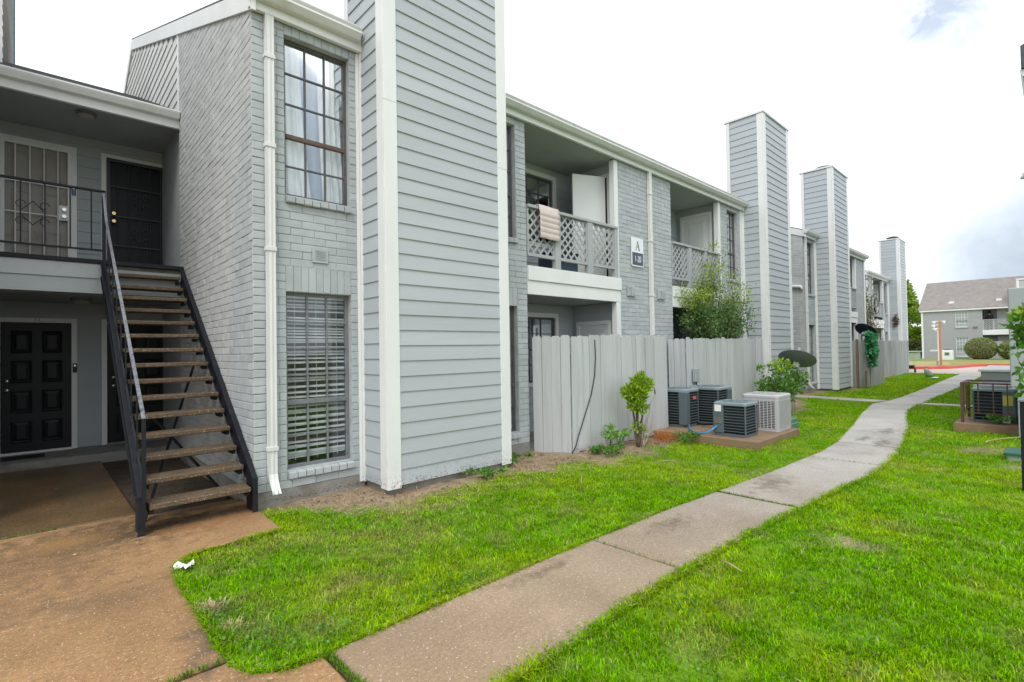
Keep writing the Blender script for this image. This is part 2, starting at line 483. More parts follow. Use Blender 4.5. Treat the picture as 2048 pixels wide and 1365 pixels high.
# person: skin above the collar, dark clothes below (object space)
m, N, L = new_mat('person_body')
out = N.new('ShaderNodeOutputMaterial')
bs = N.new('ShaderNodeBsdfPrincipled')
bs.inputs['Roughness'].default_value = 0.7
tcn = N.new('ShaderNodeTexCoord')
sx = N.new('ShaderNodeSeparateXYZ')
L.new(tcn.outputs['Object'], sx.inputs[0])
gt = N.new('ShaderNodeMath')
gt.operation = 'GREATER_THAN'
gt.inputs[1].default_value = 1.40
L.new(sx.outputs['Z'], gt.inputs[0])
mx = N.new('ShaderNodeMix')
mx.data_type = 'RGBA'
mx.inputs['A'].default_value = (0.02, 0.02, 0.026, 1)
mx.inputs['B'].default_value = (0.50, 0.30, 0.22, 1)
L.new(gt.outputs[0], mx.inputs['Factor'])
L.new(mx.outputs['Result'], bs.inputs['Base Color'])
L.new(bs.outputs[0], out.inputs['Surface'])
M['person_body'] = m

# ------------------------------------------------------------------ object helpers
WM = {}
I4 = Matrix.Identity(4)


def link(name, mesh, mat=None, parent=None, mw=I4):
    o = bpy.data.objects.new(name, mesh)
    COL.objects.link(o)
    if mat is not None and mesh is not None and not mesh.materials:
        mesh.materials.append(M[mat] if isinstance(mat, str) else mat)
    if parent is not None:
        o.parent = parent
        o.matrix_parent_inverse = WM[parent.name].inverted()
    o.matrix_basis = mw
    WM[o.name] = mw.copy()
    return o


def thing(name, label, cat, loc=(0, 0, 0), group=None):
    o = link(name, None, mw=Matrix.Translation(loc))
    o.empty_display_size = 0.2
    return tag(o, label, cat, group)


def tag(o, label=None, cat=None, group=None, kind=None):
    if label:
        o['label'] = label
    if cat:
        o['category'] = cat
    if group:
        o['group'] = group
    if kind:
        o['kind'] = kind
    return o


def frame(o, u, n):
    """matrix with local x along u, y along n, z up"""
    u, n = Vector(u).normalized(), Vector(n).normalized()
    w = u.cross(n)
    return Matrix(((u.x, n.x, w.x, o[0]), (u.y, n.y, w.y, o[1]), (u.z, n.z, w.z, o[2]), (0, 0, 0, 1)))


class MB:
    def __init__(self):
        self.v, self.f = [], []

    def add(self, vs, fs):
        b = len(self.v)
        self.v += [tuple(p) for p in vs]
        self.f += [tuple(b + i for i in f) for f in fs]

    def box(self, x0, x1, y0, y1, z0, z1, m=None):
        vs = [(x0, y0, z0), (x1, y0, z0), (x1, y1, z0), (x0, y1, z0), (x0, y0, z1), (x1, y0, z1), (x1, y1, z1), (x0, y1, z1)]
        if m is not None:
            vs = [m @ Vector(p) for p in vs]
        self.add(vs, [(0, 3, 2, 1), (4, 5, 6, 7), (0, 1, 5, 4), (1, 2, 6, 5), (2, 3, 7, 6), (3, 0, 4, 7)])
        return self

    def bbox(self, x0, x1, y0, y1, z0, z1, b=0.005):
        """box with chamfered vertical and horizontal edges (all 12)"""
        vs, idx = [], {}
        X, Y, Z = (x0, x1), (y0, y1), (z0, z1)
        for i in (0, 1):
            for j in (0, 1):
                for k in (0, 1):
                    sx, sy, sz = (1 if i == 0 else -1), (1 if j == 0 else -1), (1 if k == 0 else -1)
                    idx[i, j, k] = len(vs)
                    vs += [(X[i], Y[j] + sy * b, Z[k] + sz * b), (X[i] + sx * b, Y[j], Z[k] + sz * b), (X[i] + sx * b, Y[j] + sy * b, Z[k])]
        fs = []
        for i in (0, 1):
            fs.append([idx[i, 0, 0], idx[i, 1, 0], idx[i, 1, 1], idx[i, 0, 1]])
            fs.append([idx[0, i, 0] + 1, idx[1, i, 0] + 1, idx[1, i, 1] + 1, idx[0, i, 1] + 1])
            fs.append([idx[0, 0, i] + 2, idx[1, 0, i] + 2, idx[1, 1, i] + 2, idx[0, 1, i] + 2])
        for i in (0, 1):
            for j in (0, 1):
                a, c = idx[i, j, 0], idx[i, j, 1]
                fs.append([a, a + 1, c + 1, c])
                a, c = idx[i, 0, j], idx[i, 1, j]
                fs.append([a, a + 2, c + 2, c])
                a, c = idx[0, i, j], idx[1, i, j]
                fs.append([a + 1, a + 2, c + 2, c + 1])
                for k in (0, 1):
                    a = idx[i, j, k]
                    fs.append([a, a + 1, a + 2])
        # orient outward
        c = np.array([(x0 + x1) / 2, (y0 + y1) / 2, (z0 + z1) / 2])
        V = np.array(vs)
        o = []
        for f in fs:
            p = V[f]
            n = np.cross(p[1] - p[0], p[2] - p[0])
            o.append(tuple(f) if n @ (p.mean(0) - c) > 0 else tuple(f[::-1]))
        self.add(vs, o)
        return self

    def quad(self, a, b, c, d):
        self.add([a, b, c, d], [(0, 1, 2, 3)])
        return self

    def prism(self, poly, z0, z1):
        """vertical prism over an xy polygon (ccw)"""
        n = len(poly)
        self.add([(x, y, z0) for x, y in poly] + [(x, y, z1) for x, y in poly],
                 [tuple(range(n - 1, -1, -1)), tuple(range(n, 2 * n))] + [(i, (i + 1) % n, n + (i + 1) % n, n + i) for i in range(n)])
        return self

    def extrude(self, poly, fn0, fn1):
        n = len(poly)
        self.add([fn0(*p) for p in poly] + [fn1(*p) for p in poly],
                 [tuple(range(n - 1, -1, -1)), tuple(range(n, 2 * n))] + [(i, (i + 1) % n, n + (i + 1) % n, n + i) for i in range(n)])
        return self

    def tube(self, pts, r, seg=6, cap=True):
        pts = [Vector(p) for p in pts]
        n = len(pts)
        rs = r if isinstance(r, (list, tuple)) else [r] * n
        vs = []
        ref = None
        for i, p in enumerate(pts):
            t = (pts[min(i + 1, n - 1)] - pts[max(i - 1, 0)])
            if t.length < 1e-9:
                t = Vector((0, 0, 1))
            t.normalize()
            if ref is None:
                ref = Vector((0, 0, 1)) if abs(t.z) < 0.9 else Vector((1, 0, 0))
            a = t.cross(ref)
            if a.length < 1e-6:
                a = t.orthogonal()
            a.normalize()
            ref = a.cross(t).normalized()
            for k in range(seg):
                th = 2 * math.pi * k / seg
                vs.append(p + (a * math.cos(th) + ref * math.sin(th)) * rs[i])
        fs = []
        for i in range(n - 1):
            for k in range(seg):
                a, b = i * seg + k, i * seg + (k + 1) % seg
                fs.append((a, b, b + seg, a + seg))
        if cap:
            fs.append(tuple(range(seg - 1, -1, -1)))
            fs.append(tuple(range((n - 1) * seg, n * seg)))
        self.add(vs, fs)
        return self

    def bar(self, p, q, w, d, up=(0, 0, 1)):
        """rectangular bar from p to q, width w along (dir x up), depth d along the other"""
        p, q = Vector(p), Vector(q)
        t = (q - p).normalized()
        up = Vector(up)
        a = t.cross(up)
        if a.length < 1e-6:
            a = t.orthogonal()
        a.normalize()
        b = a.cross(t).normalized()
        vs = []
        for c in (p, q):
            for sa, sb in ((-1, -1), (1, -1), (1, 1), (-1, 1)):
                vs.append(c + a * (sa * w / 2) + b * (sb * d / 2))
        self.add(vs, [(3, 2, 1, 0), (4, 5, 6, 7), (0, 1, 5, 4), (1, 2, 6, 5), (2, 3, 7, 6), (3, 0, 4, 7)])
        return self

    def loft(self, loops, cap=True):
        n = len(loops[0])
        vs = [p for l in loops for p in l]
        fs = []
        for i in range(len(loops) - 1):
            for k in range(n):
                a, b = i * n + k, i * n + (k + 1) % n
                fs.append((a, b, b + n, a + n))
        if cap:
            fs.append(tuple(range(n - 1, -1, -1)))
            fs.append(tuple(range((len(loops) - 1) * n, len(loops) * n)))
        self.add(vs, fs)
        return self

    def mesh(self, name, smooth=False):
        me = bpy.data.meshes.new(name)
        me.from_pydata([tuple(p) for p in self.v], [], self.f)
        me.update()
        if smooth:
            me.polygons.foreach_set('use_smooth', [True] * len(me.polygons))
        return me

    def build(self, name, mat, parent=None, smooth=False, mw=I4):
        return link(name, self.mesh(name, smooth), mat, parent, mw)


def np_mesh(name, verts, faces_n, faces_idx, cols=None, smooth=False):
    """fast mesh from numpy; all faces have faces_n corners"""
    me = bpy.data.meshes.new(name)
    nv, nf = len(verts), len(faces_idx)
    me.vertices.add(nv)
    me.vertices.foreach_set('co', np.asarray(verts, dtype=np.float32).ravel())
    me.loops.add(nf * faces_n)
    me.loops.foreach_set('vertex_index', np.asarray(faces_idx, dtype=np.int32).ravel())
    me.polygons.add(nf)
    me.polygons.foreach_set('loop_start', np.arange(0, nf * faces_n, faces_n, dtype=np.int32))
    me.polygons.foreach_set('loop_total', np.full(nf, faces_n, dtype=np.int32))
    if smooth:
        me.polygons.foreach_set('use_smooth', np.ones(nf, dtype=bool))
    if cols is not None:
        at = me.attributes.new('col', 'FLOAT_COLOR', 'POINT')
        at.data.foreach_set('color', np.asarray(cols, dtype=np.float32).ravel())
    me.update(calc_edges=True)
    return me


class Pieces:
    """bricks, boards, slats: the ones that show largest become objects, the rest one joined mesh per parent"""

    def __init__(self):
        self.items = []

    def add(self, kind, parent, mesh, mat, mw, size, show=1.0):
        c = mw.translation
        d = Vector((c.x, c.y, c.z - CAMH)).length
        self.items.append((size * show / (d * d), kind, parent, mesh, mat, mw))

    def finish(self, limit=300):
        kinds = {}
        for it in self.items:
            kinds.setdefault(it[1], []).append(it)
        for kind, its in kinds.items():
            its.sort(key=lambda t: -t[0])
            single = [t for t in its if t[0] > 0][:limit]
            rest = [t for t in its if t[0] <= 0] + [t for t in its if t[0] > 0][limit:]
            for _, k, p, me, mt, mw in single:
                link(k, me, mt, p, mw)
            byp = {}
            for t in rest:
                byp.setdefault((t[2].name, t[4]), []).append(t)
            for (pn, mt), ts in byp.items():
                mb = MB()
                for _, k, p, me, _, mw in ts:
                    vs = [mw @ v.co for v in me.vertices]
                    mb.add(vs, [tuple(f.vertices) for f in me.polygons])
                o = mb.build(kind + '_rows', mt, ts[0][2])
                o['kind'] = 'stuff'
        self.items = []


_cache = {}


def brick_mesh(Lb, h, k):
    key = ('b', round(Lb, 2), round(h, 3), k)
    if key in _cache:
        return _cache[key]
    r = random.Random(hash(key) & 0xffff)
    g = 0.0022
    x0, x1, z0, z1 = g * 0.8, Lb - g * 0.8, g, h - g * 1.3
    j = lambda s=0.0022: r.uniform(-s, s)
    b = [(x0, 0, z0), (x1, 0, z0), (x1, 0, z1), (x0, 0, z1)]
    m1 = [(x + j(), 0.006, z + j()) for x, _, z in b]
    ins = 0.006
    fr_ = [(x0 + ins + j(), 0.0095 + j(0.0014), z0 + ins + j()), (x1 - ins + j(), 0.0095 + j(0.0014), z0 + ins + j()),
           (x1 - ins + j(), 0.0095 + j(0.0014), z1 - ins + j()), (x0 + ins + j(), 0.0095 + j(0.0014), z1 - ins + j())]
    mb = MB()
    fs = []
    for a in (0, 4):
        for i in range(4):
            q = (i + 1) % 4
            fs.append((a + q, a + i, a + 4 + i, a + 4 + q))
    fs.append((11, 10, 9, 8))
    mb.add(b + m1 + fr_, fs)
    me = mb.mesh('brick')
    _cache[key] = me
    return me


def board_mesh(Lb, e):
    key = ('s', round(Lb, 3), round(e, 3))
    if key in _cache:
        return _cache[key]
    mb = MB()
    t0, t1 = 0.020, 0.006
    L0 = round(Lb, 3)
    vs = [(0, 0, 0), (L0, 0, 0), (L0, t0, 0.0), (0, t0, 0.0), (0, t0, 0.003), (L0, t0, 0.003), (L0, t1, e), (0, t1, e), (0, 0, e), (L0, 0, e)]
    fs = [(0, 1, 2, 3), (3, 2, 5, 4), (4, 5, 6, 7), (7, 6, 9, 8), (0, 3, 4, 7, 8), (1, 9, 6, 5, 2)]
    fs = [f[::-1] for f in fs]
    mb.add(vs, fs)
    me = mb.mesh('siding_board')
    _cache[key] = me
    return me


def cuts(s0, s1, holes):
    out = [(s0, s1)]
    for a, b in holes:
        nx = []
        for p, q in out:
            if b <= p or a >= q:
                nx.append((p, q))
            else:
                if a > p:
                    nx.append((p, a))
                if b < q:
                    nx.append((b, q))
        out = nx
    return out


BH, BL = 0.0845, 0.258


def lay_bricks(P, parent, mat, org, u, n, W, z0, z1, holes=(), smin=None, show=1.0, phase=0.0):
    """running bond over a wall panel. holes: (s0,s1,z0,z1)"""
    F = frame(org, u, n)
    rows = int(round((z1 - z0) / BH))
    h = (z1 - z0) / rows
    for r in range(rows):
        za = z0 + r * h
        zm = za + h / 2
        lo = smin(za + h) if smin else 0.0
        if lo >= W - 0.03:
            continue
        hs = [(a, b) for a, b, c, d in holes if c < zm < d]
        for p, q in cuts(max(lo, 0), W, hs):
            s = -((r % 2) * BL / 2 + phase + random.uniform(0, 0.01))
            while s < q:
                a, b = max(s, p), min(s + BL, q)
                s += BL
                if b - a < 0.035:
                    continue
                me = brick_mesh(b - a, h, random.randrange(5))
                mw = F @ Matrix.Translation((a, random.uniform(-0.002, 0.003), za - org[2]))
                P.add('brick', parent, me, mat, mw, (b - a) * h, show)


def lay_boards(P, parent, mat, org, u, n, W, z0, z1, holes=(), smin=None, smax=None, show=1.0, e=0.176):
    F = frame(org, u, n)
    rows = max(1, int(round((z1 - z0) / e)))
    h = (z1 - z0) / rows
    for r in range(rows):
        za = z0 + r * h
        zm = za + h / 2
        lo = smin(za + h) if smin else 0.0
        hi = smax(za + h) if smax else W
        if hi - lo < 0.03:
            continue
        hs = [(a, b) for a, b, c, d in holes if c < zm < d]
        for p, q in cuts(max(lo, 0), min(hi, W), hs):
            if q - p < 0.02:
                continue
            me = board_mesh(q - p, h)
            mw = F @ Matrix.Translation((p, 0, za - org[2]))
            P.add('siding_board', parent, me, mat, mw, (q - p) * h, show)


def holed_slab(mb, F, W, z0, z1, holes, t, top=None):
    """wall slab in frame F (x along, y outward): outer face y=0, inner y=-t, with rectangular holes"""
    xs = sorted({0.0, W} | {a for h in holes for a in h[:2] if 0 < a < W})
    zs = sorted({z0, z1} | {a for h in holes for a in h[2:] if z0 < a < z1})
    solid = {}
    for i in range(len(xs) - 1):
        for k in range(len(zs) - 1):
            xm, zm = (xs[i] + xs[i + 1]) / 2, (zs[k] + zs[k + 1]) / 2
            solid[i, k] = not any(a < xm < b and c < zm < d for a, b, c, d in holes)
    T = lambda x, y, z: F @ Vector((x, y, z))
    for (i, k), s in solid.items():
        if not s:
            continue
        a, b, c, d = xs[i], xs[i + 1], zs[k], zs[k + 1]
        mb.quad(T(b, 0, c), T(a, 0, c), T(a, 0, d), T(b, 0, d))
        mb.quad(T(a, -t, c), T(b, -t, c), T(b, -t, d), T(a, -t, d))
        if not solid.get((i - 1, k)):
            mb.quad(T(a, 0, c), T(a, -t, c), T(a, -t, d), T(a, 0, d))
        if not solid.get((i + 1, k)):
            mb.quad(T(b, -t, c), T(b, 0, c), T(b, 0, d), T(b, -t, d))
        if not solid.get((i, k - 1)):
            mb.quad(T(a, 0, c), T(b, 0, c), T(b, -t, c), T(a, -t, c))
        if not solid.get((i, k + 1)):
            mb.quad(T(b, 0, d), T(a, 0, d), T(a, -t, d), T(b, -t, d))


def leaf_cloud(name, pts, size, mat, parent=None, normals=None, aspect=0.5, jitter=0.6, up=0.3):
    """one mesh of many small folded leaves"""
    pts = np.asarray(pts, dtype=float)
    n = len(pts)
    d = rng.normal(size=(n, 3))
    if normals is not None:
        d = d * jitter + np.asarray(normals)
    d[:, 2] += up
    d /= np.linalg.norm(d, axis=1)[:, None] + 1e-9
    t = rng.normal(size=(n, 3))
    s = np.cross(d, t)
    s /= np.linalg.norm(s, axis=1)[:, None] + 1e-9
    nn = np.cross(d, s)
    L_ = size * rng.uniform(0.6, 1.3, n)[:, None]
    w = L_ * aspect
    base = pts
    v = np.stack([base, base + d * L_ * 0.45 + s * w * 0.5 + nn * w * 0.18, base + d * L_ - nn * L_ * 0.12, base + d * L_ * 0.45 - s * w * 0.5 + nn * w * 0.18], 1).reshape(-1, 3)
    i = np.arange(n)[:, None] * 4
    f = np.concatenate([np.concatenate([i, i + 1, i + 2], 1), np.concatenate([i, i + 2, i + 3], 1)], 0)
    me = np_mesh(name, v, 3, f)
    return link(name, me, mat, parent)


def blob_points(c, r, n, shell=0.5):
    d = rng.normal(size=(n, 3))
    d /= np.linalg.norm(d, axis=1)[:, None]
    rad = rng.uniform(shell, 1.0, n) ** 0.7
    return np.asarray(c) + d * rad[:, None] * np.asarray(r), d


def rr(x0, x1, y0, y1, r, z, n=5):
    """rounded rectangle loop, ccw"""
    out_ = []
    for cx, cy, a0 in ((x1 - r, y1 - r, 0), (x0 + r, y1 - r, 90), (x0 + r, y0 + r, 180), (x1 - r, y0 + r, 270)):
        for k in range(n + 1):
            a = math.radians(a0 + 90 * k / n)
            out_.append((cx + r * math.cos(a), cy + r * math.sin(a), z))
    return out_

# ------------------------------------------------------------------ ground, lawns, paths
FY, CY = 5.66, 5.07            # facade plane, chimney plane
PATH_L = [(1.10, 2.67), (2.35, 2.68), (3.28, 2.67), (4.57, 2.64), (5.45, 2.58), (6.83, 2.49), (8.55, 2.44), (9.62, 2.50), (11.72, 2.78), (13.78, 3.10),
          (16.1, 3.38), (17.2, 3.24), (19.0, 3.18), (22.4, 3.20), (26.4, 3.28), (30.7, 3.34), (34.0, 3.36)]
PATH_R = [(1.10, 1.83), (2.22, 1.82), (2.7, 1.84), (3.39, 1.83), (4.21, 1.82), (5.48, 1.75), (6.74, 1.63), (7.31, 1.57), (8.02, 1.57), (9.1, 1.62), (10.58, 1.77),
          (12.15, 1.97), (13.89, 2.27), (15.03, 2.44), (16.6, 2.50), (17.2, 2.44), (19.07, 2.46), (24.9, 2.44), (31.9, 2.44), (34.0, 2.44)]
pl = np.array(PATH_L)
pr = np.array(PATH_R)
yL = lambda x: np.interp(x, pl[:, 0], pl[:, 1])
yR = lambda x: np.interp(x, pr[:, 0], pr[:, 1])
PATIO_EDGE = [(1.655, 5.66), (1.63, 4.84), (1.26, 4.81), (0.95, 4.77), (0.84, 4.71), (0.77, 4.58), (0.74, 4.40), (0.73, 4.1), (0.73, 3.56), (0.72, 3.15), (0.725, 2.98)]
PATIO_TURN = [(0.725, 2.97), (0.74, 2.87), (0.79, 2.77), (0.88, 2.70), (1.0, 2.67), (1.085, 2.668)]
DIRT = np.array([(1.6, 5.62), (1.9, 5.45), (2.2, 5.10), (2.6, 4.80), (3.0, 4.58), (3.8, 4.60), (4.5, 4.64), (5.0, 4.55), (5.6, 4.44), (6.3, 4.38), (7.0, 4.30), (7.6, 4.32), (8.1, 4.75),
                 (8.2, 5.2), (9.9, 5.2), (10.1, 4.7), (12, 4.55), (13, 4.35), (14, 4.5), (15.6, 4.8), (16.5, 5.2), (18, 5.4), (21, 4.95), (25, 4.9), (26, 5.6), (29.5, 5.6), (31, 5.45), (34, 5.4)])
yD = lambda x: np.interp(x, DIRT[:, 0], DIRT[:, 1])


def vnoise(x, y, s, seed):
    """smooth value noise"""
    r = np.random.default_rng(seed)
    T = r.random((256, 256))
    X, Y = np.asarray(x) * s + 37.1, np.asarray(y) * s + 91.7
    xi, yi = np.floor(X).astype(int), np.floor(Y).astype(int)
    fx, fy = X - xi, Y - yi
    fx, fy = fx * fx * (3 - 2 * fx), fy * fy * (3 - 2 * fy)
    g = lambda a, b: T[a % 256, b % 256]
    return (g(xi, yi) * (1 - fx) + g(xi + 1, yi) * fx) * (1 - fy) + (g(xi, yi + 1) * (1 - fx) + g(xi + 1, yi + 1) * fx) * fy


def fbm(x, y, s, seed):
    return (vnoise(x, y, s, seed) + 0.5 * vnoise(x, y, s * 2.1, seed + 1) + 0.25 * vnoise(x, y, s * 4.3, seed + 2)) / 1.75


def in_poly(x, y, poly):
    x, y = np.asarray(x), np.asarray(y)
    c = np.zeros(x.shape, bool)
    n = len(poly)
    for i in range(n):
        x0, y0 = poly[i]
        x1, y1 = poly[(i + 1) % n]
        k = ((y0 > y) != (y1 > y)) & (x < (x1 - x0) * (y - y0) / (y1 - y0 + 1e-12) + x0)
        c ^= k
    return c


PATIO_POLY = PATIO_EDGE + PATIO_TURN + [(1.2, 2.67), (1.2, 1.0), (-9, 1.0), (-9, 12), (1.655, 12)]
PAD = (8.10, 9.92, 3.17, 5.35)
PADR = (12.25, 13.6, 0.30, 1.33)


def paved(x, y, m=0.0):
    x, y = np.asarray(x, float), np.asarray(y, float)
    p = (x > 1.05) & (x < 34) & (y < yL(x) - m) & (y > yR(x) + m)
    p |= in_poly(x, y, PATIO_POLY)
    p |= (x > PAD[0]) & (x < PAD[1]) & (y > PAD[2]) & (y < PAD[3])
    p |= (x > PADR[0]) & (x < PADR[1]) & (y > PADR[2]) & (y < PADR[3])
    # cross paths
    p |= (x > 16.75 + (y - 3.3) * 0.1) & (x < 17.35 + (y - 3.3) * 0.25) & (y > 3.2) & (y < 9)
    p |= (x > 16.75) & (x < 17.2) & (y < 2.5) & (y > -3)
    return p


def dirtness(x, y):
    """1 = bare soil, 0 = turf"""
    n = fbm(x, y, 2.2, 11)
    d = (np.asarray(y) - yD(x)) * 2.6 + (n - 0.5) * 2.4
    d = np.clip(d + 0.5, 0, 1)
    # worn patches in the lawn by the right-hand cabinet and a few thin spots
    for cx, cy, r in ((10.1, 0.75, 0.55), (9.0, 0.45, 0.4), (12.1, 1.5, 0.3), (4.75, 1.15, 0.25)):
        q = 1 - np.hypot(np.asarray(x) - cx, np.asarray(y) - cy) / r
        d = np.maximum(d, np.clip(q * 1.2 + (n - 0.55) * 2.0, 0, 0.8))
    return d


def lawn_h(x, y):
    h = (fbm(x, y, 0.9, 5) - 0.5) * 0.05 + (fbm(x, y, 5, 6) - 0.5) * 0.02
    k = np.clip((np.asarray(y) - 4.3) / 1.2, 0, 1) * np.clip((np.asarray(x) - 1.7) / 1.0, 0, 1)
    h = h + k * 0.02
    e = np.minimum(np.abs(np.asarray(y) - yL(x)), np.abs(np.asarray(y) - yR(x)))
    h = h * np.clip(e / 0.5, 0.2, 1) - 0.022
    return h


def turf_col(x, y):
    """natural turf colour: lush, yellowish and dry patches"""
    a = fbm(x, y, 1.3, 21)
    b = fbm(x, y, 3.1, 31)
    lush = np.array([0.225, 0.470, 0.000])
    mid = np.array([0.345, 0.520, 0.004])
    dry = np.array([0.430, 0.380, 0.130])
    a = a + 0.10 * np.exp(-((x - 3.6) / 2.6) ** 2 - ((y - 3.9) / 1.1) ** 2) - 0.03
    t = np.clip((a - 0.40) * 4, 0, 1)[..., None]
    c = lush * (1 - t) + mid * t
    d = np.clip((b - 0.63) * 4, 0, 0.38)
    # dry tufts near the corner of the near lawn
    for cx, cy, r in ((1.05, 4.35, 0.30), (0.9, 3.55, 0.2), (1.0, 3.2, 0.25), (1.55, 3.35, 0.30), (1.25, 3.05, 0.25), (1.75, 3.3, 0.2), (2.3, 3.95, 0.7), (2.7, 4.3, 0.5), (1.4, 4.6, 0.35)):
        d = np.maximum(d, np.clip(1.1 - np.hypot(x - cx, y - cy) / r, 0, 0.75) * np.clip((fbm(x, y, 9, 77) - 0.3) * 2.2, 0, 1))
    d = d[..., None]
    return c * (1 - d) + dry * d


# far ground sheet to the horizon
o = MB().quad((-400, -500, -0.16), (900, -500, -0.16), (900, 600, -0.16), (-400, 600, -0.16)).build('ground', 'ground')
tag(o, 'flat ground stretching away to the horizon', kind='structure')
# lawn / bed soil grid
gx = np.arange(-1.0, 34.01, 0.14)
gy = np.arange(-7.0, 8.6, 0.14)
GX, GY = np.meshgrid(gx, gy, indexing='ij')
GZ = lawn_h(GX, GY)
dd = dirtness(GX, GY)
GZ = GZ + dd * (fbm(GX, GY, 6, 44) - 0.35) * 0.05
GZ = np.where(paved(GX, GY, 0.03), -0.10, GZ)
soilc = np.array([0.235, 0.145, 0.095])
soild = np.array([0.33, 0.255, 0.165])
q = fbm(GX, GY, 4, 51)[..., None]
sc_ = soilc * (1 - q) + soild * q
tcg = turf_col(GX, GY) * 0.48
colg = tcg * (1 - dd[..., None]) + sc_ * dd[..., None]
nx_, ny_ = GX.shape
vid = np.arange(nx_ * ny_).reshape(nx_, ny_)
fq = np.stack([vid[:-1, :-1], vid[1:, :-1], vid[1:, 1:], vid[:-1, 1:]], -1).reshape(-1, 4)
me = np_mesh('lawn', np.stack([GX, GY, GZ], -1).reshape(-1, 3), 4, fq, np.concatenate([colg.reshape(-1, 3), np.ones((nx_ * ny_, 1))], 1), smooth=True)
o = link('lawn', me, 'lawn_soil')
tag(o, 'turf and bare soil bed in front of the grey apartment building', kind='structure')


def slab_obj(name, poly, z0, z1, mat, parent=None, b=0.012):
    """paving slab with a worn, chamfered upper edge (poly may be cw or ccw)"""
    a = sum(poly[i][0] * poly[(i + 1) % len(poly)][1] - poly[(i + 1) % len(poly)][0] * poly[i][1] for i in range(len(poly)))
    if a < 0:
        poly = poly[::-1]
    n = len(poly)
    P2 = [Vector((x, y)) for x, y in poly]
    ins = []
    for i in range(n):
        e1 = (P2[i] - P2[i - 1]).normalized()
        e2 = (P2[(i + 1) % n] - P2[i]).normalized()
        n1, n2 = Vector((-e1.y, e1.x)), Vector((-e2.y, e2.x))
        bis = (n1 + n2)
        if bis.length < 1e-6:
            bis = n1
        bis.normalize()
        k = max(0.4, bis.dot(n1))
        ins.append(P2[i] + bis * (b / k))
    mb = MB()
    vs = [(p.x, p.y, z0) for p in P2] + [(p.x, p.y, z1 - b * 0.7) for p in P2] + [(p.x, p.y, z1) for p in ins]
    fs = []
    for l in (0, n):
        for i in range(n):
            j = (i + 1) % n
            fs.append((l + i, l + j, l + n + j, l + n + i))
    fs.append(tuple(range(2 * n, 3 * n)))
    mb.add(vs, fs)
    return mb.build(name, mat, parent)


# patio (aggregate slabs) in front of the stairs
patio = slab_obj('patio', PATIO_EDGE + [(-7, 2.98), (-7, 6.325), (0.745, 6.325), (0.745, 6.20), (1.655, 6.20)], -0.12, 0.0, 'aggregate')
tag(patio, 'brown exposed aggregate patio in front of the stairs', kind='structure')
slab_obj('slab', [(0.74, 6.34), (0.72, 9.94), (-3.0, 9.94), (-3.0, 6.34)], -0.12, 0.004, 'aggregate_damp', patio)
slab_obj('slab', PATIO_TURN + [(1.10, 2.665), (1.10, 1.83), (1.10, -1.5), (-7, -1.5), (-7, 2.945), (0.70, 2.955)], -0.12, -0.002, 'aggregate', patio)
slab_obj('slab', [(-3.0, 9.95), (1.95, 9.95), (1.95, 10.95), (-3.0, 10.95)], -0.12, 0.11, 'foundation', patio)
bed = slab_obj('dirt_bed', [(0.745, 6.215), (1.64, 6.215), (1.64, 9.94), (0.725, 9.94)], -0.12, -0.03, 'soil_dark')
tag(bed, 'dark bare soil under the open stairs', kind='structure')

# footpath slabs between control joints
footpath = None
JX = [1.140, 3.365, 5.435, 8.0, 9.56, 11.1, 13.0, 15.2, 17.15, 18.9, 20.8, 23.2, 25.3, 27.4, 29.6, 31.8, 33.8]


def path_poly(xa, xb, g=0.006):
    xs = np.linspace(xa + g, xb - g, 9)
    return [(x, float(yR(x))) for x in xs] + [(x, float(yL(x))) for x in xs[::-1]]


for i in range(len(JX) - 1):
    xa, xb = JX[i], JX[i + 1]
    mt = 'path_concrete'
    s = slab_obj('slab' if footpath else 'footpath', path_poly(xa, xb, (0.014 if xa < 7 else 0.024) if i else 0.004), -0.12, random.uniform(-0.003, 0.004), mt, footpath, 0.008)
    if footpath is None:
        footpath = s
        tag(s, 'winding concrete footpath running between the two lawns', kind='structure')
cp = slab_obj('cross_path', [(16.78, 3.46), (17.35, 3.28), (17.55, 4.6), (17.9, 8.9), (16.95, 8.9), (16.95, 4.6)], -0.12, 0.002, 'path_concrete')
tag(cp, 'narrow concrete path leading off to the gap between the buildings', kind='structure')
slab_obj('slab', [(16.80, 2.46), (17.16, 2.43), (17.1, -2.5), (16.75, -2.5)], -0.12, 0.002, 'path_concrete', cp)

# road, kerb and verge beyond
o = MB().quad((33.9, -60, -0.02), (47.5, -60, -0.02), (47.5, 60, -0.02), (33.9, 60, -0.02)).build('road', 'road')
tag(o, 'pale concrete drive at the end of the footpath', kind='structure')
kl = [(39.3, 60), (39.0, 12), (39.1, 7.0), (39.5, 5.4), (40.6, 4.55), (42.4, 4.1), (44.6, 3.75), (45.3, 3.2), (45.6, 2.2), (45.8, -8), (46, -60)]
mb = MB()
for i in range(len(kl) - 1):
    (x0, y0), (x1, y1) = kl[i], kl[i + 1]
    t = Vector((x1 - x0, y1 - y0)).normalized()
    nrm = Vector((-t.y, t.x))
    if nrm.x < 0:
        nrm = -nrm
    p = [(x0, y0), (x1, y1), (x1 + nrm.x * 0.3, y1 + nrm.y * 0.3), (x0 + nrm.x * 0.3, y0 + nrm.y * 0.3)]
    mb.prism(p[::-1], -0.05, 0.14)
tag(mb.build('kerb', 'kerb_red'), 'red painted kerb along the far side of the drive', kind='structure')
poly = [(x + 0.25, y) for x, y in kl] + [(120, -60), (120, 60)]
mb = MB()
mb.add([(x, y, 0.115) for x, y in poly], [tuple(range(len(poly)))[::-1]])
tag(mb.build('verge', 'far_grass'), 'grass verge in front of the far apartment block', kind='structure')
mb = MB()
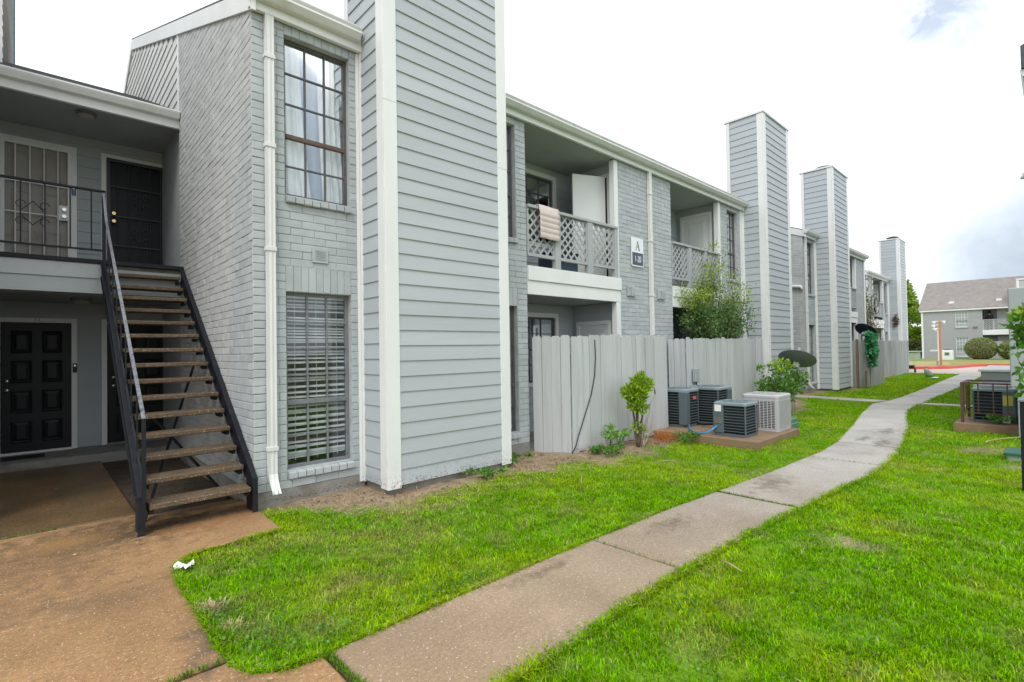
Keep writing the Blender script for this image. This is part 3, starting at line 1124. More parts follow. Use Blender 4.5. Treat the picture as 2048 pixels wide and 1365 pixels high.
p = [(39.5, 9.4), (39.6, 6.2), (41, 5.2), (44, 4.8), (50, 5.6), (52, 8.2), (50, 9.6)]
mb.add([(x, y, 0.121) for x, y in p], [tuple(range(len(p)))])
tag(mb.build('bare_patch', 'dry_grass'), 'dry tan patch of verge behind the red kerb', kind='structure')

# ------------------------------------------------------------------ building parts
EAVE = 5.15      # underside of the eaves trim


def roof_z(y, y0=FY):      # underside of the roof along the slope
    return 5.20 + 0.40 * (y - y0)


def make_window(B, org, u, n, w, h, cols, rows_up, rows_lo, split, metal='window_metal', meet='window_metal', setb=0.075, bars=0.016, vis=True):
    """double-hung sash window in an opening; local x along, y outward, z up"""
    F = frame(org, u, n)
    mb = MB()
    fw, d0, d1 = 0.035, -setb - 0.05, -setb
    mb.box(0, fw, d0, d1, 0, h, F).box(w - fw, w, d0, d1, 0, h, F)
    mb.box(fw, w - fw, d0, d1, 0, fw, F).box(fw, w - fw, d0, d1, h - fw, h, F)
    win = mb.build('window', metal, B)
    zs = h * split
    MB().box(fw, w - fw, d0 + 0.012, d1 + 0.006, zs - 0.022, zs + 0.022, F).build('meeting_rail', meet, win)
    xs = [fw + (w - 2 * fw) * i / cols for i in range(cols + 1)]
    zl = [fw + (zs - 0.022 - fw) * i / rows_lo for i in range(rows_lo + 1)]
    zu = [zs + 0.022 + (h - fw - zs - 0.022) * i / rows_up for i in range(rows_up + 1)]
    for zz in (zl, zu):
        for x in xs[1:-1]:
            MB().box(x - bars / 2, x + bars / 2, d0 + 0.016, d1 - 0.006, zz[0], zz[-1], F).build('muntin', metal, win)
        for z in zz[1:-1]:
            mb = MB()
            for i in range(cols):
                mb.box(xs[i] + (bars / 2 if i else 0), xs[i + 1] - (bars / 2 if i < cols - 1 else 0), d0 + 0.018, d1 - 0.008, z - bars / 2, z + bars / 2, F)
            mb.build('muntin', metal, win)
        for i in range(cols):
            for k in range(len(zz) - 1):
                T = lambda x, z: F @ Vector((x, d0 + 0.026, z))
                MB().quad(T(xs[i], zz[k]), T(xs[i + 1], zz[k]), T(xs[i + 1], zz[k + 1]), T(xs[i], zz[k + 1])).build('pane', 'glass', win)
    return win


def sill_bricks(P, wall, F, s0, s1, z, out_=0.055):
    n = max(3, int(round((s1 - s0) / 0.088)))
    w = (s1 - s0) / n
    for i in range(n):
        mb = MB()
        j = lambda a=0.004: random.uniform(-a, a)
        x0, x1 = s0 + i * w + 0.004, s0 + (i + 1) * w - 0.004
        y1 = out_ + j()
        b = 0.008
        prof = [(-0.075, z - 0.09), (y1 - b, z - 0.09 + j()), (y1, z - 0.082 + j()), (y1 + j(0.002), z - 0.028), (y1 - b, z - 0.020 + j(0.002)), (-0.075, z)]
        mb.extrude(prof, lambda y, zz: (x0, y, zz), lambda y, zz: (x1, y, zz))
        me = mb.mesh('sill_brick')
        P.add('sill_brick', wall, me, 'brick_paint', F @ Matrix.Translation((0, 0, 0)), 0.09 * 0.09, 1.0)


def soldier(P, wall, F, s0, s1, z0, z1, mat='brick_paint'):
    n = int(round((s1 - s0) / 0.086))
    w = (s1 - s0) / n
    for i in range(n):
        me = brick_mesh(w, z1 - z0, random.randrange(5))
        P.add('brick', wall, me, mat, F @ Matrix.Translation((s0 + i * w, random.uniform(-0.002, 0.003), z0)), w * (z1 - z0), 1.0)


def brick_front(B, P, xa, xb, y, wins, z0=0.14, z1=EAVE + 0.1, extra_left=0.0, show=1.0, soldiers=True):
    """brick wall facing -Y between xa and xb; wins: (x0,x1,zsill,zhead)"""
    org = (xb, y, 0)
    u, n = (-1, 0, 0), (0, -1, 0)
    W = xb - xa + extra_left
    F = frame(org, u, n)
    wall = MB()
    hs = [(xb - b, xb - a, c, d) for a, b, c, d in wins]
    holed_slab(wall, F, xb - xa, z0, z1, hs, 0.10)
    wo_ = wall.build('brick_wall', 'mortar', B)
    bh = []
    for a, b, c, d in hs:
        top = min(d + 0.28, z1)
        bh.append((a - 0.001, b + 0.001, c - 0.092, top))
        soldier(P, wo_, F, a, b, d, top)
        sill_bricks(P, wo_, F, a, b, c)
    lay_bricks(P, wo_, 'brick_paint', org, u, n, W, z0, z1, bh, show=show)
    return wo_


def room(B, x0, x1, y0, y1, z0, z1, mat='room'):
    mb = MB()
    mb.quad((x0, y0, z0), (x0, y1, z0), (x0, y1, z1), (x0, y0, z1)).quad((x1, y1, z0), (x1, y0, z0), (x1, y0, z1), (x1, y1, z1))
    mb.quad((x0, y1, z0), (x1, y1, z0), (x1, y1, z1), (x0, y1, z1)).quad((x0, y0, z0), (x1, y0, z0), (x1, y1, z0), (x0, y1, z0))
    mb.quad((x0, y0, z1), (x0, y1, z1), (x1, y1, z1), (x1, y0, z1))
    return mb.build('room', mat, B)


def chimney(B, P, xa, xb, ya, yb, ztop, show=1.0, right=True):
    c = MB().box(xa + 0.006, xb - 0.006, ya + 0.006, yb + 0.35, 0.075, ztop - 0.02)
    ch = c.build('chimney', 'grey_trim', B)
    MB().box(xa + 0.035, xb - 0.035, ya + 0.035, yb, -0.08, 0.072).build('footing', 'foundation', ch)
    cb = 0.14
    zt = ztop - 0.05
    lay_boards(P, ch, 'siding', (xb - cb, ya, 0.0), (-1, 0, 0), (0, -1, 0), xb - xa - 2 * cb, 0.085, zt, show=show)
    lay_boards(P, ch, 'siding', (xa, ya + cb, 0.0), (0, 1, 0), (-1, 0, 0), yb - ya - cb - 0.072, 0.085, EAVE + 0.25, show=show * 0.6)
    lay_boards(P, ch, 'siding', (xa, ya + cb, 0.0), (0, 1, 0), (-1, 0, 0), yb + 0.35 - ya - cb - 0.1, EAVE + 0.253, zt, show=show * 0.6)
    lay_boards(P, ch, 'siding', (xb, yb + 0.3, 0.0), (0, -1, 0), (1, 0, 0), yb + 0.3 - ya - cb, 0.085, zt, show=0)
    t = 0.026
    for (x0, x1, y0, y1) in ((xa - t, xa + cb, ya - t, ya), (xb - cb, xb + t, ya - t, ya)):
        zc = random.uniform(0.8, 1.0) * ztop * 0.62
        MB().bbox(x0, x1, y0, y1, 0.055, zc - 0.001, 0.003).build('corner_board', 'trim_white', ch)
        MB().bbox(x0, x1, y0, y1, zc + 0.001, zt, 0.003).build('corner_board', 'trim_white', ch)
    MB().bbox(xa - t, xa, ya + 0.002, ya + cb, 0.055, zt, 0.003).build('corner_board', 'trim_white', ch)
    MB().bbox(xb, xb + t, ya + 0.002, ya + cb, 0.055, zt, 0.003).build('corner_board', 'trim_white', ch)
    MB().bbox(xa - t, xa, yb - 0.07, yb - 0.002, 0.06, EAVE, 0.003).build('corner_board', 'trim_white', ch)
    MB().bbox(xa - t, xa, yb + 0.26, yb + 0.36, EAVE + 0.26, zt, 0.003).build('corner_board', 'trim_white', ch)
    MB().bbox(xa - 0.045, xb + 0.045, ya - 0.045, yb + 0.40, zt + 0.002, ztop + 0.01, 0.004).build('cap_trim', 'trim_white', ch)
    cx, cy = xa + 0.75, (ya + yb) / 2 + 0.12
    lp = lambda r, z: [(cx + r * math.cos(k * math.pi / 8), cy + r * math.sin(k * math.pi / 8), z) for k in range(16)]
    MB().loft([lp(0.20, ztop), lp(0.20, ztop + 0.14), lp(0.30, ztop + 0.15), lp(0.31, ztop + 0.20), lp(0.12, ztop + 0.26)]).build('flue_cap', 'bar_dark', ch, True)
    return ch


def eaves(B, xa, xb, y=FY, end_l=0.0, end_r=0.0):
    MB().bbox(xa, xb, y - 0.085, y - 0.03, EAVE, 5.375, 0.004).build('fascia', 'trim_white', B)
    prof = [(-0.087, 5.365), (-0.205, 5.365), (-0.210, 5.345), (-0.20, 5.325), (-0.205, 5.30), (-0.165, 5.25), (-0.15, 5.238), (-0.087, 5.238)]
    g = MB().extrude(prof, lambda a, z: (xb + end_r, y + a, z), lambda a, z: (xa - end_l, y + a, z)).build('gutter', 'gutter', B)
    MB().box(xa - end_l + 0.002, xb + end_r - 0.002, y - 0.213, y - 0.203, 5.352, 5.368).build('gutter_lip', 'gutter', g)
    return g


def downspout(B, x, y, z0, z1, w=0.085, d=0.062, elbow=True):
    mb = MB()
    prof = [(-w / 2, -d / 2), (-w / 4, -d / 2 + 0.006), (0, -d / 2), (w / 4, -d / 2 + 0.006), (w / 2, -d / 2), (w / 2, d / 2), (-w / 2, d / 2)]
    loops = []
    yc = y - d / 2 - 0.004
    if elbow:
        loops.append([(x + a, yc - 0.13 + b * 0.75, z0 - 0.10 + b * 0.75 + 0.0) for a, b in prof])
        loops.append([(x + a, yc - 0.075 + b, z0 - 0.055 + b * 0.6) for a, b in prof])
        loops.append([(x + a, yc - 0.02 + b, z0 + 0.02 + b * 0.3) for a, b in prof])
    loops.append([(x + a, yc + b, z0 + 0.06) for a, b in prof])
    loops.append([(x + a, yc + b, z1) for a, b in prof])
    ds = mb.loft(loops).build('downspout', 'gutter', B)
    for z in (z0 + 0.30, z0 + (z1 - z0) * 0.48, z0 + (z1 - z0) * 0.70, z1 - 0.55):
        MB().bbox(x - w / 2 - 0.012, x + w / 2 + 0.012, y - d - 0.012, y - 0.002, z, z + 0.045, 0.003).build('strap', 'gutter', ds)
    return ds


def lattice_rail(B, P, xa, xb, y, posts, z0=2.90, ztop=3.87, show=1.0):
    """balcony railing: cap, bottom rail, posts and diagonal lattice slats"""
    r = MB().bbox(xa, xb, y - 0.055, y + 0.055, ztop - 0.05, ztop, 0.006).build('balcony_railing', 'grey_trim', B)
    MB().box(xa, xb, y - 0.03, y + 0.03, z0 + 0.155, z0 + 0.205).build('bottom_rail', 'grey_trim', r)
    for a, b in posts:
        MB().bbox(a, b, y - 0.045, y + 0.045, z0, ztop - 0.052, 0.004).build('post', 'grey_trim', r)
    edges = [xa] + [t for ab in posts for t in ab]
    if posts[-1][1] < xb - 0.05:
        edges.append(xb)
    for i in range(0, len(edges) - 1, 2):
        a, b = edges[i], edges[i + 1]
        if b - a < 0.1:
            continue
        zl, zh = z0 + 0.206, ztop - 0.052
        MB().box(a, a + 0.03, y - 0.02, y + 0.02, zl, zh).build('rail_post', 'grey_trim', r)
        MB().box(b - 0.03, b, y - 0.02, y + 0.02, zl, zh).build('rail_post', 'grey_trim', r)
        sp = 0.125
        for sgn, yy in ((1, y - 0.009), (-1, y + 0.003)):
            k = -2.0
            while k < 2.0:
                # line: x = a + t, z = zl + sgn*(t) + k
                pts = []
                t0, t1 = 0.0, b - a
                zz0, zz1 = (k, k + t1) if sgn > 0 else (k, k - t1)
                H = zh - zl
                # clip
                ts = []
                lo, hi = 0.0, t1
                if sgn > 0:
                    lo, hi = max(lo, -k), min(hi, H - k)
                else:
                    lo, hi = max(lo, k - H), min(hi, k)
                if hi - lo > 0.05:
                    p = Vector((a + lo, yy, zl + (k + lo if sgn > 0 else k - lo)))
                    q_ = Vector((a + hi, yy, zl + (k + hi if sgn > 0 else k - hi)))
                    me_ = MB().bar((0, 0, 0), q_ - p, 0.010, 0.034, up=(0, 1, 0) if False else (q_ - p).cross(Vector((0, 1, 0)))).mesh('lattice_slat')
                    P.add('lattice_slat', r, me_, 'grey_trim', Matrix.Translation(p), (hi - lo) * 0.05, show)
                k += sp * 1.25
    return r


def panel_door(B, org, u, n, w, h, mat, rows=4, cols=2, frame_mat='trim_white', fw=0.07, knob=None, arch=False, knob_mat='steel'):
    """closed panel door with casing; local x along, y outward"""
    F = frame(org, u, n)
    d = MB().box(0, w, -0.05, -0.012, 0, h, F).build('door', mat, B)
    mb = MB()
    mb.box(-fw, 0, -0.06, 0.022, 0, h + fw, F).box(w, w + fw, -0.06, 0.022, 0, h + fw, F).box(0, w, -0.06, 0.022, h, h + fw, F)
    mb.build('door_frame', frame_mat, d)
    mg = 0.115 * w / 0.85
    gx_ = (w - mg * (cols + 1)) / cols
    gz_ = (h - 0.18 - mg * rows) / max(rows, 1)
    for i in range(cols):
        for k in range(rows):
            x0, z0 = mg + i * (gx_ + mg), 0.16 + k * (gz_ + mg)
            x1, z1 = x0 + gx_, z0 + gz_
            b = 0.035
            vs = [(x0, -0.0115, z0), (x1, -0.0115, z0), (x1, -0.0115, z1), (x0, -0.0115, z1),
                  (x0 + b * 0.5, -0.020 + 0.016, z0 + b * 0.5), (x1 - b * 0.5, -0.004, z0 + b * 0.5), (x1 - b * 0.5, -0.004, z1 - b * 0.5), (x0 + b * 0.5, -0.004, z1 - b * 0.5),
                  (x0 + b, -0.012, z0 + b), (x1 - b, -0.012, z0 + b), (x1 - b, -0.012, z1 - b), (x0 + b, -0.012, z1 - b),
                  (x0 + 2 * b, -0.002, z0 + 2 * b), (x1 - 2 * b, -0.002, z0 + 2 * b), (x1 - 2 * b, -0.002, z1 - 2 * b), (x0 + 2 * b, -0.002, z1 - 2 * b)]
            if arch and k == rows - 1:
                pass
            fs = []
            for l in (0, 4, 8):
                for q in range(4):
                    e = (q + 1) % 4
                    fs.append((l + q, l + e, l + 4 + e, l + 4 + q))
            fs.append((12, 13, 14, 15))
            m_ = MB()
            m_.add([F @ Vector(p) for p in vs], fs)
            m_.build('panel', mat, d)
    if knob is not None:
        for dz in (0.0, 0.14):
            c = Vector((knob, 0.0, 0.98 + dz))
            lp = lambda r, yy: [F @ Vector((c.x + r * math.cos(k * math.pi / 5), yy, c.z + r * math.sin(k * math.pi / 5))) for k in range(10)]
            MB().loft([lp(0.032, -0.012), lp(0.032, 0.0), lp(0.014, 0.006), lp(0.014, 0.03), lp(0.028, 0.038), lp(0.028, 0.055), lp(0.012, 0.062)]).build('knob', knob_mat, d, True)
    return d

UX, NY = (-1, 0, 0), (0, -1, 0)        # wall facing the camera side (-Y)
UY, NX = (0, 1, 0), (-1, 0, 0)         # wall facing -X


def recess(B, P, xa, xb, y0, yb, near=True, show=1.0, wall_right=True, closet='open'):
    """two-storey balcony recess between xa and xb"""
    # floor slab, beam boards
    MB().box(xa, xb, y0 + 0.03, yb, 2.46, 2.885).build('balcony_floor', 'soffit', B)
    MB().bbox(xa + 0.002, xb - 0.002, y0 - 0.045, y0 + 0.028, 2.672, 2.90, 0.004).build('beam_board', 'trim_white', B)
    MB().bbox(xa + 0.002, xb - 0.002, y0 - 0.022, y0 + 0.028, 2.45, 2.670, 0.004).build('beam_board', 'trim_white', B)
    MB().box(xa - 0.02, xb + 0.02, y0 + 0.0, yb + 0.05, EAVE + 0.012, EAVE + 0.06).build('ceiling', 'soffit', B)
    MB().box(xa, xb, y0 - 0.03, yb, -0.08, 0.03).build('patio_floor', 'foundation', B)
    # back wall with windows
    wx0, wx1 = xa + 0.55, xb - 0.55
    wins = [(wx0, wx1, 0.95, 2.20), (wx0, wx1, 3.65, 4.95)]
    bw = MB()
    holed_slab(bw, frame((xb, yb, 0), UX, NY), xb - xa, 0.0, EAVE + 0.01, [(xb - b, xb - a, c, d) for a, b, c, d in wins], 0.08)
    bwo = bw.build('back_wall', 'grey_trim', B)
    tr_ = 0.085
    hs = [(xb - b - tr_, xb - a + tr_, c - tr_, d + tr_) for a, b, c, d in wins]
    lay_boards(P, bwo, 'siding', (xb, yb, 0), UX, NY, xb - xa, 0.03, 2.45, hs, show=show * 0.5)
    lay_boards(P, bwo, 'siding', (xb, yb, 0), UX, NY, xb - xa, 2.89, EAVE + 0.01, hs, show=show * 0.5)
    for a, b, c, d in wins:
        w = make_window(B, (b, yb, c), UX, NY, b - a, d - c, 4, 2, 2, 0.5, setb=0.02)
        mb = MB()
        mb.box(a - tr_, a - 0.002, yb - 0.03, yb - 0.002, c - tr_, d + tr_).box(b + 0.002, b + tr_, yb - 0.03, yb - 0.002, c - tr_, d + tr_)
        mb.box(a - 0.001, b + 0.001, yb - 0.03, yb - 0.002, d + 0.002, d + tr_).box(a - 0.001, b + 0.001, yb - 0.03, yb - 0.002, c - tr_, c - 0.002)
        mb.build('window_trim', 'trim_white', w)
        room(B, a - 0.3, b + 0.3, yb + 0.081, yb + 1.4, c - 0.5, d + 0.15)
        for k in range(int((d - c) / 0.055)):
            MB().box(a + 0.03, b - 0.03, yb + 0.10, yb + 0.135, c + 0.04 + k * 0.055, c + 0.045 + k * 0.055, None).build('blind_slat', 'blind', w) if near else None
        if not near:
            MB().box(a + 0.02, b - 0.02, yb + 0.10, yb + 0.104, c + 0.02, d - 0.02).build('blind', 'blind', w)
    # side walls
    sw = MB().box(xb + 0.022, xb + 0.12, y0 + 0.1, yb + 0.08, 0, EAVE + 0.01).build('side_wall', 'grey_trim', B)
    dh = [(0.26 - 0.07, 0.98 + 0.07, 0.0, 2.12), (0.26 - 0.07, 0.98 + 0.07, 2.89, 4.96)]
    lay_boards(P, sw, 'siding', (xb + 0.022, y0, 0), UY, NX, yb - y0, 0.03, 2.45, dh, show=show * 0.4)
    lay_boards(P, sw, 'siding', (xb + 0.022, y0, 0), UY, NX, yb - y0, 2.89, EAVE + 0.01, dh, show=show * 0.4)
    MB().box(xa - 0.10, xa - 0.002, y0 + 0.1, yb + 0.08, 0, EAVE + 0.01).build('side_wall', 'grey_trim', B)
    # closet doors in the right wall
    d0, d1 = y0 + 0.26, y0 + 0.98
    for lev, zf in (('low', 0.03), ('up', 2.89)):
        zt = zf + 2.02
        if lev == 'up' and closet == 'open':
            dk = MB().box(xb + 0.012, xb + 0.02, d0, d1, zf, zt).build('closet_dark_panel', 'cable', B)  # black sheet painted in for the unlit closet interior
            ang = Vector((-0.62, 0.27, 0)).normalized()
            F = frame((xb - 0.03, d0 + 0.03, zf + 0.02), ang, Vector((0, 0, 1)).cross(ang))
            lf = MB().bbox(0, 0.70, -0.018, 0.018, 0, 2.0, 0.003).build('closet_door', 'door_white', B, mw=F)
            for z in (0.25, 1.72):
                MB().box(-0.02, 0.02, -0.024, -0.019, z, z + 0.09).build('hinge', 'steel', lf, mw=F)
            mb = MB()
            mb.box(xb - 0.004, xb + 0.02, d0 - 0.07, d0, zf, zt + 0.07).box(xb - 0.004, xb + 0.02, d1, d1 + 0.07, zf, zt + 0.07).box(xb - 0.004, xb + 0.02, d0, d1, zt, zt + 0.07)
            mb.build('door_frame', 'trim_white', lf)
        else:
            panel_door(B, (xb - 0.03, d0, zf), UY, NX, d1 - d0, zt - zf, 'door_white', rows=2 if lev == 'up' else 3, cols=1, knob=None)
    # posts
    MB().bbox(xb - 0.15, xb - 0.03, y0 - 0.02, y0 + 0.10, 2.902, EAVE - 0.002, 0.006).build('post', 'trim_white', B)
    MB().bbox(xb - 0.14, xb - 0.01, y0 - 0.02, y0 + 0.10, 0.03, 2.448, 0.006).build('post', 'trim_white', B)
    MB().box(xb - 0.028, xb + 0.0, y0 + 0.0, y0 + 0.10, 2.902, EAVE - 0.002).build('corner_trim', 'grey_trim', B)


def left_half(B, P, ox, oy, pier_end, show=1.0, near=True):
    X = lambda v: v + ox
    fy, cy = FY + oy, CY + oy
    xc = X(1.65)
    rz = lambda y: roof_z(y, fy)
    # brick side wall under the rake
    W = 3.64
    ztop = rz(fy + W)
    mb = MB()
    mb.extrude([(0, 0.14), (W, 0.14), (W, ztop), (0, 5.20)], lambda s, z: (xc, fy + s, z), lambda s, z: (xc + 0.10, fy + s, z))
    sw = mb.build('brick_wall', 'mortar', B)
    lay_bricks(P, sw, 'brick_side', (xc, fy, 0), UY, NX, W, 0.14, ztop, smin=lambda z: max(0, (z - 5.22) / 0.40), show=show * 0.55)
    # front strip with two windows
    wins = [(X(1.97), X(2.71), 0.33, 2.25), (X(1.97), X(2.71), 3.30, 5.05)]
    brick_front(B, P, xc, X(2.79), fy, wins, extra_left=0.016, show=show)
    for (a, b, c, d), (ru, rl, sp) in zip(wins, ((4, 2, 0.37), (3, 2, 0.385))):
        make_window(B, (b, fy, c), UX, NY, b - a, d - c, 3, ru, rl, sp, meet='window_rust' if c > 3 else 'bar_grey', metal='window_metal' if c > 3 else 'bar_grey')
    room(B, X(1.76), X(2.80), fy + 0.101, fy + 2.2, 0.2, 2.6)
    room(B, X(1.76), X(2.80), fy + 0.101, fy + 2.2, 2.95, 5.14)
    MB().bbox(X(2.79), X(2.822), fy - 0.03, fy + 0.02, 0.06, EAVE - 0.002, 0.003).build('corner_board', 'trim_white', B)
    # foundation
    MB().box(xc - 0.004, X(2.86), fy - 0.010, fy + 0.3, -0.1, 0.138).build('foundation', 'foundation', B)
    MB().box(xc - 0.010, xc + 0.3, fy + 0.302, fy + W, -0.1, 0.138).build('foundation', 'foundation', B)
    chimney(B, P, X(2.85), X(4.65), cy, fy, 7.62, show)
    # strip right of the chimney
    wins = [(X(4.68), X(5.41), 0.33, 2.25), (X(4.68), X(5.41), 3.30, 5.05)]
    brick_front(B, P, X(4.655), X(5.63), fy, wins, show=show)
    for (a, b, c, d), (ru, rl, sp) in zip(wins, ((4, 2, 0.37), (3, 2, 0.385))):
        make_window(B, (b, fy, c), UX, NY, b - a, d - c, 3, ru, rl, sp)
    room(B, X(4.64), X(5.53), fy + 0.101, fy + 1.15, 0.2, 2.6)
    room(B, X(4.64), X(5.53), fy + 0.101, fy + 1.15, 2.95, 5.14)
    MB().box(X(4.66), X(5.625), fy - 0.010, fy + 0.3, -0.1, 0.138).build('foundation', 'foundation', B)
    recess(B, P, X(5.63), X(8.13), fy, fy + 1.19, near, show)
    lattice_rail(B, P, X(5.64), X(8.03), fy + 0.0, [(X(6.27), X(6.40)), (X(7.13), X(7.27)), (X(7.93), X(8.03))], show=show)
    brick_front(B, P, X(8.13), X(pier_end), fy, [], show=show)
    MB().box(X(8.14), X(pier_end) - 0.005, fy - 0.010, fy + 0.3, -0.1, 0.138).build('foundation', 'foundation', B)
    eaves(B, X(1.60), X(2.86), fy, 0.02, -0.07)


def right_half(B, P, ox, oy, show=1.0, near=True):
    X = lambda v: v + ox
    fy, cy = FY + oy, CY + oy
    recess(B, P, X(10.05), X(12.45), fy, fy + 1.19, near, show, closet='shut')
    lattice_rail(B, P, X(10.06), X(12.31), fy, [(X(10.75), X(10.88)), (X(11.50), X(11.63)), (X(12.21), X(12.31))], show=show)
    wins = [(X(12.83), X(13.42), 0.33, 2.25), (X(12.83), X(13.42), 3.30, 5.05)]
    brick_front(B, P, X(12.45), X(13.58), fy, wins, show=show)
    for (a, b, c, d), (ru, rl, sp) in zip(wins, ((4, 2, 0.37), (3, 2, 0.385))):
        make_window(B, (b, fy, c), UX, NY, b - a, d - c, 3, ru, rl, sp)
    room(B, X(12.56), X(13.60), fy + 0.101, fy + 2.2, 0.2, 2.6)
    room(B, X(12.56), X(13.60), fy + 0.101, fy + 2.2, 2.95, 5.14)
    MB().bbox(X(13.58), X(13.69), fy - 0.03, fy + 0.02, 0.06, EAVE - 0.002, 0.003).build('corner_board', 'trim_white', B)
    MB().box(X(12.46), X(13.74), fy - 0.010, fy + 0.3, -0.1, 0.138).build('foundation', 'foundation', B)
    chimney(B, P, X(13.72), X(15.48), cy, fy, 7.66, show)
    brick_front(B, P, X(15.49), X(16.67), fy, [], show=0)
    MB().box(X(15.50), X(16.665), fy - 0.010, fy + 0.3, -0.1, 0.138).build('foundation', 'foundation', B)


def gable_roof(B, xa, xb, y0, rake_l=True, ridge=8.75):
    """roof prism from the front eave up to the ridge and down the back"""
    zf = lambda y: roof_z(y, y0) + 0.20
    yr, ye = y0 + ridge, y0 + 2 * ridge
    zr = zf(yr)
    prof = [(y0 - 0.12, zf(y0 - 0.12)), (yr, zr), (ye + 0.12, zf(y0 - 0.12)), (ye + 0.12, zf(y0 - 0.12) - 0.03), (yr, zr - 0.03), (y0 - 0.12, zf(y0 - 0.12) - 0.03)]
    r = MB().extrude(prof, lambda y, z: (xb, y, z), lambda y, z: (xa, y, z)).build('roof', 'shingle_dark', B)
    # rake boards
    for (ya, yb, s) in ((y0 - 0.12, yr, 1), (yr, ye, -1)):
        za, zb = (zf(ya) if s > 0 else zr), (zr if s > 0 else zf(y0))
        t = 0.21
        MB().extrude([(ya, za - 0.032), (yb, zb - 0.032), (yb, zb - t - 0.05), (ya, za - t - 0.05 + (0.02 if s > 0 else 0))],
                     lambda y, z: (xa + 0.035, y, z), lambda y, z: (xa - 0.005, y, z)).build('rake_board', 'trim_white', r)
    return r


# =============================== the near building
B1 = thing('apartment_building', 'near two-storey grey brick and lap-sided apartment building with tall sided chimney and sign A', 'building', (9.1, 8.0, 0))
P = Pieces()
left_half(B1, P, 0.0, 0.0, 10.05)
right_half(B1, P, 0.0, 0.0)
eaves(B1, 4.66, 13.71, FY, -0.04, -0.03)
eaves(B1, 15.5, 16.7, FY, -0.04, 0.02)
downspout(B1, 1.80, FY - 0.016, 0.27, 5.24)
downspout(B1, 9.15, FY - 0.016, 0.20, 5.24)
gable_roof(B1, 1.62, 16.70, FY)
# gable end siding above the lower roof
y9 = 9.30
gw = MB().extrude([(y9 + 0.002, 0.0), (22.9, 0.0), (22.9, 5.2), (14.41, 8.70), (y9 + 0.002, roof_z(y9))], lambda y, z: (1.66, y, z), lambda y, z: (1.92, y, z))
gw = gw.build('gable_wall', 'grey_trim', B1)
lay_boards(P, gw, 'siding_gable', (1.655, y9 + 0.06, 0), UY, NX, 13.5, 5.25, 8.68,
           smin=lambda z: max(0, (z - 5.22) / 0.40 - (y9 + 0.06 - FY)), smax=lambda z: 14.41 + (8.70 - z) / 0.40 - (y9 + 0.06), show=0.6)
MB().bbox(1.628, 1.66, y9 + 0.005, y9 + 0.055, 5.33, roof_z(y9) - 0.01, 0.003).build('corner_board', 'trim_white', gw)
# inner core so no light leaks through
MB().box(1.95, 16.6, 8.2, 22.5, 0, 5.12).build('rear_wall', 'grey_trim', B1)
MB().box(1.77, 16.6, FY + 0.16, 22.5, EAVE + 0.07, EAVE + 0.12).build('ceiling', 'soffit', B1)
MB().box(16.57, 16.66, FY + 0.12, 8.2, 0, 5.15).build('side_wall', 'grey_trim', B1)
MB().box(8.3, 9.9, FY + 0.2, 8.2, 0, 5.1).build('party_wall', 'grey_trim', B1)
# wall vents
for (x0, x1, z0, z1, y) in ((2.25, 2.43, 2.59, 2.76, FY - 0.018),):
    v = MB().bbox(x0, x1, y - 0.012, y, z0, z1, 0.003).build('vent', 'brick_paint', B1)
    for k in range(6):
        MB().box(x0 + 0.03, x1 - 0.03, y - 0.018, y - 0.0125, z0 + 0.035 + k * 0.019, z0 + 0.044 + k * 0.019).build('vent_louvre', 'mortar', v)
for x0 in (8.33, 8.47, 9.42, 9.57):
    v = MB().bbox(x0, x0 + 0.11, FY - 0.05, FY - 0.017, 2.58, 2.78, 0.004).build('vent', 'brick_paint', B1)
    for k in range(4):
        MB().box(x0 + 0.015, x0 + 0.095, FY - 0.057, FY - 0.0505, 2.60 + k * 0.043, 2.63 + k * 0.043).build('vent_louvre', 'brick_paint', v)
# small wall lamp in the second balcony
l = MB().tube([(10.35, FY + 1.15, 4.42), (10.35, FY + 1.05, 4.42), (10.35, FY + 1.03, 4.33)], 0.025, 6).build('wall_lamp', 'black_metal', B1)
MB().tube([(10.35, FY + 1.03, 4.33), (10.35, FY + 1.03, 4.16)], [0.04, 0.07], 8).build('lamp_shade', 'lamp_glass', l)

# ---- breezeway: door wall, landing, soffits
DY = 10.9
lo, up = 0.11, 2.91
doors = [(-0.39, 0.425), (0.875, 1.78)]
bw = MB()
holes = [(1.92 - b, 1.92 - a, z, z + 2.02) for a, b in doors for z in (lo, up)]
holed_slab(bw, frame((1.92, DY, 0), UX, NY), 2.385, 0.0, 5.3, holes, 0.1)
dw = bw.build('door_wall', 'grey_trim', B1)
dh = [(a - 0.075, b + 0.075, c, d + 0.075) for a, b, c, d in holes]
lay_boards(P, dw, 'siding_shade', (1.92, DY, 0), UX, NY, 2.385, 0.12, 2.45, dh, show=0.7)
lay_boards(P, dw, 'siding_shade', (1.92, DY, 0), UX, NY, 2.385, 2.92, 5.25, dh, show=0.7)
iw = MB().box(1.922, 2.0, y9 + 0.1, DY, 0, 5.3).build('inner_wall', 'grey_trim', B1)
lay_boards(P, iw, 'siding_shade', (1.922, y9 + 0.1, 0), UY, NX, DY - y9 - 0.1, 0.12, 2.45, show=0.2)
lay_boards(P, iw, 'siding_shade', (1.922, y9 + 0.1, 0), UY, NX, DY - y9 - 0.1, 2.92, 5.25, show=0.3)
d1 = panel_door(B1, (0.425, DY, lo), UX, NY, 0.815, 2.02, 'door_black', knob=0.74)
d1['label'] = 'black eight-panel front door'
d2 = panel_door(B1, (1.78, DY, lo), UX, NY, 0.905, 2.02, 'door_black', knob=0.82)
d3 = panel_door(B1, (0.425, DY, up), UX, NY, 0.815, 2.02, 'door_tan', rows=3, knob=None)
d3['label'] = 'tan panel door behind a white security grille'
